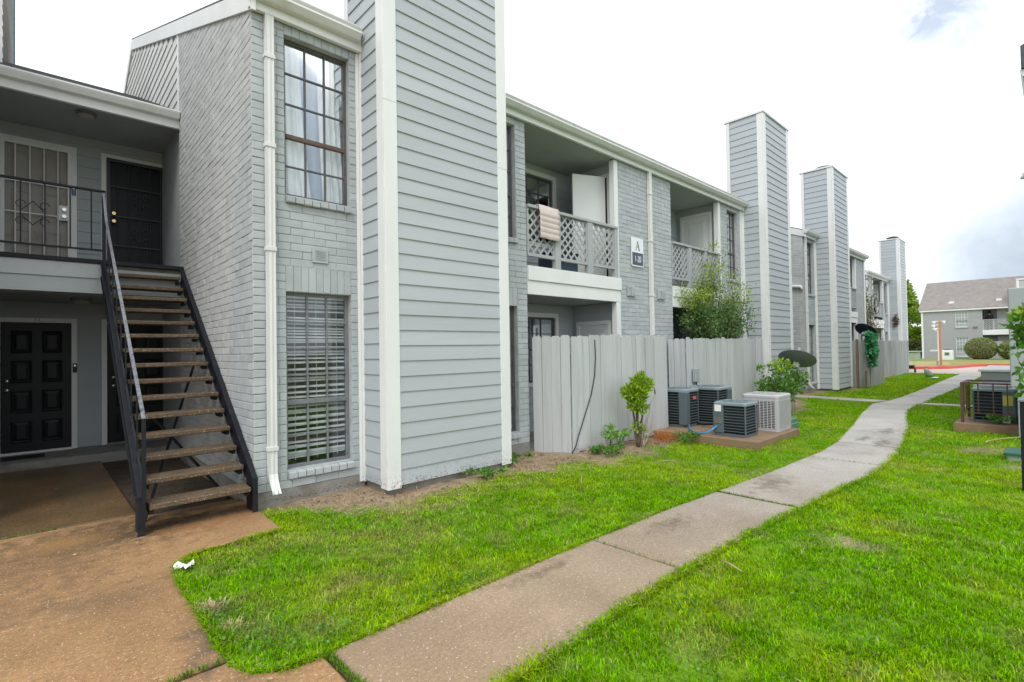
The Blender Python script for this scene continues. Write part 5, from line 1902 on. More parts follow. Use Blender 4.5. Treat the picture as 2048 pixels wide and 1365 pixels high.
def ac_unit(label, x0, y0, w, d, h, zb, body='ac_slate', top='ac_slate_light', rings=11, panel=None, rad=0.09, style='ring', plate=None, group='air conditioning units on the concrete pad'):
    t = thing('air_conditioner', label, 'air conditioner', (x0 + w / 2, y0 + d / 2, zb), group)
    x1, y1 = x0 + w, y0 + d
    ins = 0.022
    MB().loft([rr(x0 + ins, x1 - ins, y0 + ins, y1 - ins, rad * 0.85, zb + 0.02), rr(x0 + ins, x1 - ins, y0 + ins, y1 - ins, rad * 0.85, zb + h - 0.05)]).build('coil', 'ac_dark', t, True)
    MB().loft([rr(x0, x1, y0, y1, rad, zb + 0.004), rr(x0, x1, y0, y1, rad, zb + 0.045)]).build('base_pan', body, t)
    # top panel with round fan opening
    zt = zb + h
    b = 0.012
    cx, cy = (x0 + x1) / 2, (y0 + y1) / 2
    R = min(w, d) * 0.40
    o1 = rr(x0 - b, x1 + b, y0 - b, y1 + b, rad + b, zt - 0.055)
    o2 = rr(x0 - b, x1 + b, y0 - b, y1 + b, rad + b, zt - 0.02)
    o3 = rr(x0 + 0.01, x1 - 0.01, y0 + 0.01, y1 - 0.01, rad, zt)
    n = len(o1)
    inner = []
    for p in o3:
        a = math.atan2(p[1] - cy, p[0] - cx)
        inner.append((cx + R * math.cos(a), cy + R * math.sin(a), zt - 0.004))
    in2 = [(p[0], p[1], zt - 0.05) for p in inner]
    MB().loft([o1, o2, o3, inner, in2], cap=False).build('top_panel', top, t)
    lp = [(cx + R * math.cos(k * math.pi / 12), cy + R * math.sin(k * math.pi / 12), zt - 0.049) for k in range(24)]
    mb = MB()
    mb.add(lp, [tuple(range(24))])
    mb.build('fan_well', 'ac_dark', t)
    mb = MB()
    for q in (0.35, 0.6, 0.85, 1.0):
        mb.tube([(cx + R * q * math.cos(k * math.pi / 10), cy + R * q * math.sin(k * math.pi / 10), zt + 0.004 + 0.02 * (1 - q)) for k in range(21)], 0.004, 4, False)
    for k in range(8):
        a = k * math.pi / 4 + 0.2
        mb.tube([(cx, cy, zt + 0.026), (cx + R * math.cos(a), cy + R * math.sin(a), zt + 0.002)], 0.004, 4)
    mb.build('fan_guard', top, t)
    if style == 'ring':
        for k in range(rings):
            z = zb + 0.06 + (h - 0.14) * (k + 0.5) / rings
            tt = (h - 0.14) / rings
            l1 = rr(x0 + 0.004, x1 - 0.004, y0 + 0.004, y1 - 0.004, rad, z - tt * 0.10)
            l2 = rr(x0 - 0.002, x1 + 0.002, y0 - 0.002, y1 + 0.002, rad, z + tt * 0.02)
            l3 = rr(x0 + 0.018, x1 - 0.018, y0 + 0.018, y1 - 0.018, rad, z + tt * 0.16)
            MB().loft([l1, l2, l3], cap=False).build('louver', body, t)
        for (px, py) in ((x0, y0), (x1, y0), (x0, y1), (x1, y1)):
            sx, sy = (1 if px == x0 else -1), (1 if py == y0 else -1)
            MB().tube([(px + sx * rad * 0.30, py + sy * rad * 0.30, zb + 0.04), (px + sx * rad * 0.30, py + sy * rad * 0.30, zt - 0.05)], 0.014, 6).build('corner_post', body, t)
    else:
        for k in range(rings):
            z = zb + 0.05 + (h - 0.15) * k / (rings - 1)
            tt = (h - 0.15) / rings
            MB().loft([rr(x0, x1, y0, y1, rad, z), rr(x0, x1, y0, y1, rad, z + tt * 0.42), rr(x0 + 0.012, x1 - 0.012, y0 + 0.012, y1 - 0.012, rad, z + tt * 0.42)], cap=False).build('louver', body, t)
        loop = rr(x0, x1, y0, y1, rad, 0, 6)
        nb = 0
        tot = []
        for i in range(len(loop)):
            a, c = Vector(loop[i]), Vector(loop[(i + 1) % len(loop)])
            m_ = max(1, int((c - a).length / 0.062))
            for k in range(m_):
                tot.append(a + (c - a) * k / m_)
        mb = MB()
        for p in tot:
            mb.box(p.x - 0.006, p.x + 0.006, p.y - 0.006, p.y + 0.006, zb + 0.04, zb + h - 0.09)
        mb.build('grille', body, t)
        MB().loft([rr(x0 - 0.004, x1 + 0.004, y0 - 0.004, y1 + 0.004, rad, zb + h - 0.11), rr(x0 - 0.004, x1 + 0.004, y0 - 0.004, y1 + 0.004, rad, zb + h - 0.05)], False).build('band', body, t)
    if panel:
        (px0, px1, py0, py1) = panel
        MB().bbox(px0, px1, py0, py1, zb + 0.05, zt - 0.056, 0.006).build('control_panel', body, t)
    for (bx, mt) in (plate or []):
        MB().bbox(*bx, 0.001).build('label_plate', mt, t)
    return t


ZB = 0.10
ac_unit('tall slate-blue air conditioner with a red maker plate, against the first fence', 8.68, 4.66, 0.56, 0.58, 0.70, ZB, rings=11, rad=0.12,
        panel=(8.664, 8.80, 4.644, 4.80), plate=[((8.93, 9.05, 4.648, 4.657, 0.60, 0.66), 'red_label')])
ac_unit('slate-blue air conditioner at the back corner of the pad, half hidden', 9.36, 4.36, 0.62, 0.62, 0.71, ZB, rings=12, rad=0.11, panel=(9.72, 9.90, 4.344, 4.40))
ac_unit('small slate-blue air conditioner at the front of the pad with the blue hose', 8.31, 3.44, 0.50, 0.52, 0.56, ZB, rings=9, rad=0.035, top='ac_slate_light',
        panel=(8.296, 8.36, 3.80, 3.975), plate=[((8.288, 8.2945, 3.83, 3.94, 0.50, 0.61), 'white_plastic'), ((8.288, 8.2945, 3.82, 3.95, 0.30, 0.40), 'steel')])
ac_unit('pale grey air conditioner with fine slotted grille on the pad', 9.22, 3.27, 0.62, 0.60, 0.63, ZB, body='ac_white', top='ac_white', rings=18, rad=0.05, style='grid')
o = MB().tube([(8.66, 4.60, 0.16), (8.5, 4.50, 0.12), (8.30, 4.32, 0.115), (8.16, 4.15, 0.12), (8.15, 4.02, 0.15), (8.22, 3.95, 0.20), (8.285, 3.90, 0.26)], 0.016, 8).build('hose', 'hose_blue', None, True)
tag(o, 'bright blue hose looping across the pad to the small air conditioner', 'hose')
o = MB().tube([(8.62, 5.1, 0.95), (8.75, 5.32, 0.9), (8.8, 5.36, 1.1), (8.84, 5.38, 0.8), (9.0, 5.36, 0.72), (9.15, 5.27, 0.71)], 0.008, 6).build('cable', 'cable', None, True)
tag(o, 'thin black cable hanging behind the tall air conditioner', 'cable')
o = MB().tube([(5.97 + 0.51, 5.01, 1.72), (6.49, 5.008, 1.45), (6.46, 5.008, 1.15), (6.36, 5.008, 0.85), (6.2, 5.01, 0.55), (6.05, 5.02, 0.25), (5.98, 5.02, 0.10), (5.93, 5.03, 0.03), (5.90, 5.03, 0.01)], 0.008, 6).build('cable', 'cable', None, True)
tag(o, 'black cable curving down the nearest plank fence', 'cable')
o = MB().tube([(8.84, 3.97, 0.26), (8.95, 4.1, 0.2), (9.05, 4.5, 0.14), (9.2, 5.0, 0.13), (9.3, 5.3, 0.2)], 0.02, 8).build('refrigerant_pipe', 'cable', None, True)
tag(o, 'black insulated pipe running back across the pad from the small unit', 'pipe')
db = MB().bbox(9.98, 10.16, 5.13, 5.20, 0.85, 1.13, 0.008).build('disconnect_box', 'cabinet_grey')
tag(db, 'small grey electrical disconnect box on the second fence', 'electrical box')
MB().tube([(10.07, 5.165, 0.85), (10.07, 5.16, 0.5), (10.0, 5.1, 0.25), (9.9, 5.0, 0.2)], 0.014, 6).build('conduit', 'cable', db, True)
# small green irrigation lid behind the pad
o = MB().loft([rr(10.30, 10.72, 3.42, 3.72, 0.05, -0.02), rr(10.30, 10.72, 3.42, 3.72, 0.05, 0.10), rr(10.32, 10.70, 3.44, 3.70, 0.05, 0.11), rr(10.32, 10.70, 3.44, 3.70, 0.05, 0.18), rr(10.34, 10.68, 3.46, 3.68, 0.05, 0.20)]).build('utility_box', 'green_plastic')
tag(o, 'small green plastic utility box behind the pale air conditioner', 'utility box')

# =============================== right-hand equipment
o = slab_obj('equipment_pad', [(PADR[0], PADR[2]), (PADR[1], PADR[2]), (PADR[1], PADR[3]), (PADR[0], PADR[3])], -0.06, 0.12, 'pad_concrete')
tag(o, 'concrete pad under the caged air conditioner at the right', 'concrete pad')
ac_unit('slate-grey air conditioner inside a rusty cage at the right', 12.62, 0.52, 0.55, 0.58, 0.62, 0.12, rings=8, rad=0.05, panel=(12.604, 12.66, 0.53, 0.70), top='ac_slate_light',
        plate=[((12.592, 12.6025, 0.56, 0.69, 0.44, 0.62), 'yellow_label'), ((12.592, 12.6025, 0.60, 0.70, 0.13, 0.26), 'white_plastic')], group='air conditioners by the right-hand wall')
ac_unit('pale air conditioner standing behind the rusty cage', 13.75, 0.55, 0.62, 0.62, 0.72, 0.02, body='ac_white', top='ac_white', rings=14, rad=0.05, style='grid', group='air conditioners by the right-hand wall')
cg = thing('metal_cage', 'rusty brown angle-iron cage around the right-hand air conditioner', 'cage', (12.9, 0.8, 0.12))
cx0, cx1, cy0, cy1, cz1 = 12.42, 13.42, 0.44, 1.22, 0.82
for x, y in ((cx0, cy0), (cx0, cy1), (cx1, cy0), (cx1, cy1)):
    MB().bbox(x - 0.022, x + 0.022, y - 0.022, y + 0.022, 0.12, cz1, 0.003).build('post', 'rust', cg)
for z, w in ((0.30, 0.03), (cz1 + 0.012, 0.045)):
    MB().bar((cx0, cy0 - 0.02, z), (cx0, cy1 + 0.02, z), w, w * 0.6).build('rail', 'rust', cg)
    MB().bar((cx1, cy0 - 0.02, z), (cx1, cy1 + 0.02, z), w, w * 0.6).build('rail', 'rust', cg)
    MB().bar((cx0, cy0, z + 0.002), (cx1, cy0, z + 0.002), w, w * 0.5).build('rail', 'rust', cg)
    MB().bar((cx0, cy1, z + 0.002), (cx1, cy1, z + 0.002), w, w * 0.5).build('rail', 'rust', cg)
for y in (0.62, 0.80, 1.0):
    MB().box(cx0 - 0.008, cx0 + 0.008, y - 0.009, y + 0.009, 0.31, cz1).build('bar', 'rust', cg)
for x in (12.7, 13.05):
    MB().box(x - 0.008, x + 0.008, cy1 - 0.008, cy1 + 0.008, 0.31, cz1).build('bar', 'rust', cg)
MB().tube([(cx0 - 0.01, cy1 - 0.05, cz1 + 0.03), (cx0 + 0.03, cy1 - 0.1, cz1 + 0.05), (cx0 + 0.01, cy1 - 0.14, cz1 + 0.02), (cx0, cy1 - 0.07, cz1 - 0.03)], 0.012, 6).build('chain', 'bar_grey', cg, True)
# low grey equipment housing with a white lid
hb = MB().bbox(18.2, 21.2, 0.55, 1.40, 0.0, 0.80, 0.01).build('equipment_housing', 'cabinet_grey')
tag(hb, 'low grey sheet-metal housing with a white lid beyond the cage', 'metal housing')
MB().bbox(18.15, 21.25, 0.50, 1.45, 0.801, 0.865, 0.01).build('lid', 'white_plastic', hb)
# tall grey electrical cabinet
cb = thing('electrical_cabinet', 'tall grey electrical cabinet at the right edge, behind glossy leaves', 'cabinet', (11.9, 0.1, 0))
MB().bbox(11.75, 12.30, -0.75, 0.545, 0.83, 2.46, 0.012).build('housing', 'cabinet_grey', cb)
MB().bbox(11.80, 12.25, -0.70, 0.47, 0.0, 0.829, 0.01).build('pedestal', 'cabinet_grey', cb)
MB().bbox(11.73, 11.749, -0.40, 0.10, 0.95, 2.30, 0.006).build('cabinet_door', 'cabinet_grey', cb)
# black railing post, green valve box and bits at the right edge
rp = thing('black_railing', 'black metal railing end post at the right edge of the lawn', 'railing', (7.75, 0.2, 0))
MB().bbox(7.72, 7.78, 0.235, 0.295, -0.02, 0.93, 0.005).build('post', 'black_metal', rp)
MB().bbox(7.705, 7.795, 0.22, 0.31, 0.931, 0.955, 0.005).build('cap', 'bar_grey', rp)
MB().box(7.735, 7.765, -1.2, 0.234, 0.82, 0.85).build('rail', 'black_metal', rp)
MB().box(7.735, 7.765, -1.2, 0.234, 0.12, 0.15).build('rail', 'black_metal', rp)
for k in range(9):
    MB().box(7.742, 7.758, -1.1 + k * 0.14, -1.084 + k * 0.14, 0.15, 0.82).build('baluster', 'black_metal', rp)
vb = MB().loft([rr(9.45, 9.95, 0.05, 0.50, 0.03, -0.03), rr(9.45, 9.95, 0.05, 0.50, 0.03, 0.07)]).build('valve_box', 'green_pale')
tag(vb, 'low green valve box with a teal lid at the right edge', 'valve box')
MB().loft([rr(9.42, 9.98, 0.02, 0.53, 0.04, 0.071), rr(9.42, 9.98, 0.02, 0.53, 0.04, 0.10), rr(9.44, 9.96, 0.04, 0.51, 0.04, 0.11)]).build('lid', 'green_teal', vb)
o = MB().tube([(11.7, 0.40, 0.03), (11.45, 0.55, 0.035), (11.2, 0.68, 0.03), (10.95, 0.78, 0.025), (10.8, 0.80, 0.02)], 0.008, 6).build('garden_hose', 'straw', None, True)
tag(o, 'short straw-coloured hose lying on the grass beside the cabinet', 'hose')

# building along the right, just outside the frame but for its eave
BR = thing('apartment_building', 'facing apartment building at the far right edge, only its eave and lamp in view', 'building', (20, -4, 0))
rw = MB().box(12.35, 32, -9, 0.20, -0.1, 5.95).build('wall', 'mortar', BR)
P = Pieces()
lay_bricks(P, rw, 'brick_paint', (12.35, -6.0, 0), UY, NX, 6.2, 0.0, 5.88, show=0)
P.finish(10)
MB().bbox(12.15, 32.2, 0.202, 0.25, 5.90, 6.15, 0.004).build('fascia', 'shingle', BR)
prof = [(0.252, 6.16), (0.325, 6.16), (0.32, 6.10), (0.29, 6.05), (0.252, 6.04)]
MB().extrude(prof, lambda a, z: (32.2, a, z), lambda a, z: (12.15, a, z)).build('gutter', 'gutter', BR)
MB().extrude([(0.31, 6.17), (0.31, 6.55), (-4.5, 8.6), (-9.4, 6.17)], lambda y, z: (12.1, y, z), lambda y, z: (32.3, y, z)).build('roof', 'shingle_dark', BR)
lm = MB().tube([(14.0, 0.201, 4.80), (14.0, 0.34, 4.86), (14.0, 0.38, 4.82)], 0.02, 8).build('wall_lamp', 'gutter', BR)
lp = lambda r, z: [(14.0 + r * math.cos(k * math.pi / 6), 0.35 + r * math.sin(k * math.pi / 6), z) for k in range(12)]
MB().loft([lp(0.03, 4.84), lp(0.05, 4.79), lp(0.075, 4.74)]).build('lamp_shade', 'gutter', lm, True)

# =============================== satellite dishes


def sat_dish(label, c, r, normal, pole_base, mat, group=None):
    t = thing('satellite_dish', label, 'satellite dish', pole_base, group)
    nrm = Vector(normal).normalized()
    q = nrm.to_track_quat('Z', 'Y').to_matrix().to_4x4()
    Mx = Matrix.Translation(c) @ q
    loops = []
    for k, s in enumerate((0.08, 0.3, 0.55, 0.8, 0.95, 1.0)):
        loops.append([(r * s * math.cos(a) * 1.0, r * s * math.sin(a) * 1.06, 0.30 * r * (s * s - 1)) for a in np.linspace(0, 2 * math.pi, 33)[:-1]])
    back = [[(x * 1.0, y * 1.0, z - 0.012) for x, y, z in l] for l in loops][::-1]
    rim = [[(x * 1.012, y * 1.012, z - 0.006) for x, y, z in loops[-1]]]
    d = MB().loft(loops + rim + back).build('reflector', mat, t, True, mw=Mx)
    b = Vector(c) - nrm * (0.30 * r + 0.02)
    MB().bar(Vector(c) - nrm * (0.30 * r), b - nrm * 0.12, 0.12, 0.10).build('bracket', 'cabinet_grey', t)
    top = Vector((pole_base[0], pole_base[1], b.z - 0.10))
    MB().tube([pole_base, (pole_base[0], pole_base[1], top.z), tuple(b - nrm * 0.10)], 0.024, 8).build('mast', 'steel', t)
    f = Vector(c) + nrm * r * 0.9
    low = Mx @ Vector((0, -r * 1.0, 0))
    MB().tube([low, f - Vector((0, 0, 0.06))], 0.011, 6).build('feed_arm', 'cabinet_grey', t)
    MB().tube([f - Vector((0, 0, 0.06)), f - Vector((0, 0, 0.06)) - nrm * 0.12], [0.03, 0.04], 8).build('receiver', 'cabinet_grey', t)
    return t


sat_dish('large grey satellite dish on a pole beside the leafy bush', (13.22, 4.23, 1.26), 0.40, (0.50, 0.02, 0.84), (13.10, 4.30, -0.02), 'dish_grey')
sat_dish('black satellite dish above the ivy-covered fence', (22.60, 4.86, 2.09), 0.36, (0.62, -0.25, 0.74), (22.50, 4.98, 0.0), 'dish_black')

# bicycle wheel hung on the far balcony
wc, wr = (32.6, 6.52, 3.60), 0.40
bwh = thing('bicycle_wheel', 'bicycle wheel hung on the balcony of the furthest building', 'bicycle wheel', wc)
lp = [(wc[0] + wr * math.cos(a), wc[1], wc[2] + wr * math.sin(a)) for a in np.linspace(0, 2 * math.pi, 29)]
MB().tube(lp, 0.042, 6, False).build('tyre', 'cable', bwh, True)
lp = [(wc[0] + (wr - 0.04) * math.cos(a), wc[1], wc[2] + (wr - 0.04) * math.sin(a)) for a in np.linspace(0, 2 * math.pi, 29)]
MB().tube(lp, 0.022, 6, False).build('rim', 'steel', bwh, True)
mb = MB()
for k in range(14):
    a = k * math.pi / 7
    mb.tube([wc, (wc[0] + wr * 0.9 * math.cos(a), wc[1], wc[2] + wr * 0.9 * math.sin(a))], 0.004, 3)
mb.build('spokes', 'steel', bwh)
MB().tube([(wc[0], wc[1] - 0.04, wc[2]), (wc[0], wc[1] + 0.04, wc[2])], 0.03, 8).build('hub', 'steel', bwh)

# =============================== far block across the drive
XB = 61.0
FB = thing('apartment_building', 'far grey two-storey block with brown pitched roof across the drive', 'building', (XB, 2, 0.1))
Ff = frame((XB, 8.70, 0), (0, -1, 0), (-1, 0, 0))
# local frame: x runs to the right in view, built directly in world coordinates: s -> y = 8.70 - s
S = lambda s: 8.70 - s
fw = []
wl_ = [(2.43, 3.28, 0.30, 2.02), (2.43, 3.28, 2.95, 4.35)]
Fr = frame((XB, -8.0, 0), (0, 1, 0), (-1, 0, 0))
hs = [(16.70 - b, 16.70 - a, c, d) for a, b, c, d in wl_] + [(16.70 - 6.35, 16.70 - 4.22, 0.1, 4.52)]
mb = MB()
holed_slab(mb, Fr, 16.70, 0.0, 4.60, hs, 0.25)
fwl = mb.build('wall', 'far_brick', FB)
MB().box(XB + 1.5, XB + 9.8, -8, 8.6, 0, 4.6).build('inner_wall', 'far_brick', FB)
for a, b, c, d in wl_:
    w = make_window(FB, (XB, S(b), c), (0, 1, 0), (-1, 0, 0), b - a, d - c, 4, 3, 2, 0.4, metal='trim_white', meet='bar_grey', setb=0.03, bars=0.03)
    MB().box(XB + 0.085, XB + 0.09, S(b) + 0.03, S(a) - 0.03, c + 0.03, d - 0.03).build('blind', 'blind', w)
    MB().box(XB - 0.06, XB - 0.002, S(b) - 0.03, S(a) + 0.03, c - 0.10, c - 0.004).build('sill', 'far_brick', w)
    MB().box(XB + 0.251, XB + 0.6, S(b), S(a), c, d).build('room_wall', 'room', w)
# recess with balcony
ra, rb = S(6.35), S(4.22)
MB().box(XB + 1.30, XB + 1.40, ra - 0.2, rb + 0.2, 0, 4.6).build('recess_wall', 'far_brick', FB)
MB().box(XB + 0.26, XB + 1.30, ra - 0.1, ra - 0.001, 0, 4.55).build('recess_wall', 'far_brick', FB)
MB().box(XB + 0.26, XB + 1.30, rb + 0.001, rb + 0.1, 0, 4.55).build('recess_wall', 'far_brick', FB)
MB().box(XB + 0.06, XB + 1.30, ra, rb, 2.28, 2.60).build('balcony_floor', 'soffit', FB)
MB().box(XB - 0.03, XB + 0.058, ra, rb, 2.20, 2.66).build('beam_board', 'trim_white', FB)
rl = MB().box(XB - 0.02, XB + 0.05, ra, rb, 3.50, 3.56).build('balcony_railing', 'grey_trim', FB)
MB().box(XB - 0.01, XB + 0.04, ra, rb, 2.74, 2.80).build('bottom_rail', 'grey_trim', rl)
for k in range(4):
    yk = ra + (rb - ra - 0.1) * k / 3
    MB().box(XB - 0.015, XB + 0.045, yk, yk + 0.1, 2.66, 3.50).build('post', 'grey_trim', rl)
for k in range(3):
    y0_, y1_ = ra + (rb - ra - 0.1) * k / 3 + 0.1, ra + (rb - ra - 0.1) * (k + 1) / 3
    for sgn in (1, -1):
        q = -1.2
        while q < 1.2:
            lo_, hi_ = (max(0, -q), min(y1_ - y0_, 0.70 - q)) if sgn > 0 else (max(0, q - 0.70), min(y1_ - y0_, q))
            if hi_ - lo_ > 0.05:
                xx = XB + (0.008 if sgn > 0 else 0.022)
                MB().bar((xx, y0_ + lo_, 2.80 + (q + lo_ if sgn > 0 else q - lo_)), (xx, y0_ + hi_, 2.80 + (q + hi_ if sgn > 0 else q - hi_)), 0.045, 0.012, up=(1, 0, 0)).build('lattice_slat', 'grey_trim', rl)
            q += 0.17
MB().box(XB + 1.20, XB + 1.29, ra + 0.25, ra + 1.25, 2.62, 4.45).build('door', 'door_white', FB)
w = MB().box(XB + 1.185, XB + 1.199, ra + 0.12, ra + 0.55, 3.10, 4.10).build('window', 'ac_dark', FB)
for k in range(4):
    MB().box(XB + 1.175, XB + 1.184, ra + 0.12 + k * 0.135, ra + 0.14 + k * 0.135, 3.10, 4.10).build('muntin', 'trim_white', w)
for k in range(4):
    MB().box(XB + 1.165, XB + 1.174, ra + 0.12, ra + 0.55, 3.12 + k * 0.31, 3.145 + k * 0.31).build('muntin', 'trim_white', w)
MB().box(XB + 1.20, XB + 1.29, ra + 0.35, ra + 1.25, 0.12, 2.1).build('door', 'door_white', FB)
MB().box(XB - 0.02, XB + 0.05, ra + 0.9, rb, 0.1, 1.62).build('patio_fence', 'fence_old', FB)
# trims
MB().bbox(XB - 0.05, XB - 0.002, S(0.12), S(-0.02), 0.1, 4.48, 0.004).build('corner_board', 'trim_white', FB)
MB().bbox(XB - 0.16, XB - 0.002, -8.0, S(-0.12), 4.46, 4.62, 0.006).build('fascia', 'trim_white', FB)
rx, rzt = XB + 5.2, 7.62
ro = MB().extrude([(XB - 0.18, 4.62), (rx, rzt), (XB + 10.6, 4.62), (XB + 10.6, 4.54), (rx, rzt - 0.1), (XB - 0.18, 4.625 - 0.01)],
                  lambda x, z: (x, 8.92, z), lambda x, z: (x, -8.2, z)).build('roof', 'shingle', FB)
mb = MB()
for k in range(30):
    x = XB - 0.2 + k * 0.18
    z = 4.62 + (x - XB + 0.18) * (rzt - 4.62) / (rx - XB + 0.18)
    mb.box(x, x + 0.2, -8.2, 8.93, z + 0.03, z + 0.068)
mb.build('shingle_rows', 'shingle', ro)['kind'] = 'stuff'
for (s_, x) in ((1.9, 0.75), (5.1, 0.8)):
    z = 4.62 + (x + 0.18) * 0.558
    MB().bbox(XB + x, XB + x + 0.25, S(s_ + 0.36), S(s_), z + 0.02, z + 0.22, 0.01).build('roof_vent', 'white_plastic', ro)
# sided chimney at its right
P = Pieces()
cm = MB().box(XB - 0.55, XB + 1.6, ra - 2.0, ra - 0.12, 0, 6.75).build('chimney', 'grey_trim', FB)
lay_boards(P, cm, 'siding', (XB - 0.55, ra - 2.0, 0), (0, 1, 0), (-1, 0, 0), 1.88, 0.1, 6.7, show=0.6, e=0.2)
P.finish(60)
MB().box(XB - 0.60, XB - 0.54, ra - 0.26, ra - 0.10, 3.0, 6.75).build('corner_board', 'trim_white', cm)
MB().box(XB - 0.62, XB + 1.7, ra - 2.05, ra - 0.08, 6.751, 6.86).build('cap_trim', 'trim_white', cm)
MB().box(XB - 0.10, XB - 0.002, S(3.9), S(3.62), 2.86, 2.98).build('wall_lamp', 'bar_grey', FB)
MB().bbox(XB - 0.25, XB - 0.002, S(1.95), S(1.62), 0.62, 1.0, 0.01).build('meter_box', 'bar_grey', FB)

# person on the far balcony
PB = (XB + 0.75, rb - 0.42, 2.60)
vs = [(0, 0, 0.95), (0, 0, 1.15), (0, 0, 1.33), (0, 0, 1.44), (0.0, 0, 1.53), (-0.02, 0, 1.66),
      (0, 0.17, 1.36), (-0.05, 0.25, 1.10), (-0.28, 0.16, 1.02), (0, -0.17, 1.36), (-0.05, -0.25, 1.10), (-0.28, -0.16, 1.04),
      (0, 0.09, 0.88), (0, 0.10, 0.50), (0, 0.10, 0.06), (-0.12, 0.11, 0.035), (0, -0.09, 0.88), (0, -0.10, 0.50), (0, -0.10, 0.06), (-0.12, -0.11, 0.035)]
es = [(0, 1), (1, 2), (2, 3), (3, 4), (4, 5), (2, 6), (6, 7), (7, 8), (2, 9), (9, 10), (10, 11), (0, 12), (12, 13), (13, 14), (14, 15), (0, 16), (16, 17), (17, 18), (18, 19)]
rad = [0.15, 0.13, 0.14, 0.055, 0.085, 0.09, 0.065, 0.05, 0.035, 0.065, 0.05, 0.035, 0.09, 0.065, 0.045, 0.035, 0.09, 0.065, 0.045, 0.035]
me = bpy.data.meshes.new('person')
me.from_pydata(vs, es, [])
pe = link('person', me, 'person_body', None, Matrix.Translation(PB))
sk = pe.modifiers.new('skin', 'SKIN')
for i, v in enumerate(me.skin_vertices[0].data if me.skin_vertices else []):
    v.radius = (rad[i], rad[i])
    v.use_root = (i == 0)
pe.modifiers.new('sub', 'SUBSURF').levels = 1
tag(pe, 'person with dark hair and black clothes standing on the far balcony', 'person')
lp = lambda r, z, dx: [(PB[0] + dx + r * math.cos(k * math.pi / 5), PB[1] + r * math.sin(k * math.pi / 5), PB[2] + z) for k in range(10)]
MB().loft([lp(0.10, 1.42, 0.05), lp(0.125, 1.55, 0.04), lp(0.125, 1.66, 0.02), lp(0.10, 1.74, 0.0), lp(0.04, 1.775, 0.0)]).build('hair', 'hair', pe, True)

# =============================== street things beyond
pp = thing('camera_pole', 'orange-brown wooden post with white security cameras by the red kerb', 'post', (42.6, 5.15, 0.12))
MB().bbox(42.54, 42.66, 5.09, 5.21, 0.1, 2.98, 0.01).build('post', 'post_orange', pp)
MB().tube([(42.50, 5.26, 0.15), (42.50, 5.26, 2.4)], 0.03, 6).build('conduit', 'white_plastic', pp)
MB().bbox(42.40, 42.52, 5.24, 5.36, 0.12, 0.42, 0.01).build('junction_box', 'cabinet_grey', pp)
for (dx, dy, z, r) in ((-0.1, 0.30, 2.85, 0.10), (-0.12, 0.32, 2.62, 0.10), (-0.1, 0.26, 2.40, 0.12), (-0.1, -0.20, 2.86, 0.09)):
    lp = lambda q, zz: [(42.6 + dx + q * math.cos(k * math.pi / 5), 5.15 + dy + q * math.sin(k * math.pi / 5), zz) for k in range(10)]
    c = MB().loft([lp(r, z + 0.12), lp(r, z + 0.02), lp(r * 0.8, z - 0.05), lp(r * 0.3, z - 0.10)]).build('camera', 'white_plastic', pp, True)
    MB().bar((42.6 + dx, 5.15 + dy, z + 0.1), (42.6, 5.15, z + 0.12), 0.04, 0.04).build('bracket', 'white_plastic', c)
MB().bbox(42.35, 42.60, 5.24, 5.66, 1.02, 1.12, 0.01).build('solar_arm', 'white_plastic', pp)
ub = MB().bbox(56.3, 57.2, 6.05, 6.92, 0.1, 0.92, 0.03).build('utility_cabinet', 'white_plastic')
tag(ub, 'white utility cabinet on the verge before the far block', 'utility cabinet')
MB().box(56.285, 56.298, 6.25, 6.55, 0.5, 0.75).build('sticker', 'green_plastic', ub)
ub = MB().bbox(54.6, 56.2, 8.15, 9.25, 0.1, 0.82, 0.03).build('transformer', 'green_pale')
tag(ub, 'pale green transformer box on the verge at the left', 'transformer')
MB().bbox(54.5, 56.3, 8.05, 9.35, 0.821, 0.90, 0.02).build('lid', 'green_pale', ub)
# leaning white marker and plate on the far lawn
lpm = lambda r, z, d: [(30.45 + d + r * math.cos(k * math.pi / 6), 4.15 - d + r * math.sin(k * math.pi / 6), z) for k in range(12)]
o = MB().loft([lpm(0.17, -0.02, 0.05), lpm(0.15, 0.18, 0.0), lpm(0.10, 0.34, -0.06), lpm(0.05, 0.38, -0.075)]).build('marker_post', 'green_pale', None, True)
tag(o, 'squat pale green utility marker leaning on the far lawn', 'marker')
o = MB().bbox(29.0, 29.5, 3.65, 3.85, 0.02, 0.045, 0.006).build('plastic_plate', 'white_plastic')
tag(o, 'white plate lying on the far lawn near the leaning marker', 'plate')
# small garden cart by the furthest fence
gc = thing('garden_cart', 'small dark hand cart standing at the end of the furthest fence', 'cart', (34.3, 5.4, 0))
MB().bbox(34.1, 34.5, 5.25, 5.55, 0.22, 0.40, 0.02).build('bin', 'black_metal', gc)
for y in (5.22, 5.58):
    MB().tube([(34.3, y - 0.03, 0.13), (34.3, y + 0.03, 0.13)], 0.13, 12).build('wheel', 'cable', gc)
MB().tube([(34.45, 5.28, 0.3), (34.5, 5.28, 1.0), (34.5, 5.52, 1.0), (34.45, 5.52, 0.3)], 0.015, 6).build('handle', 'yellow_label', gc)
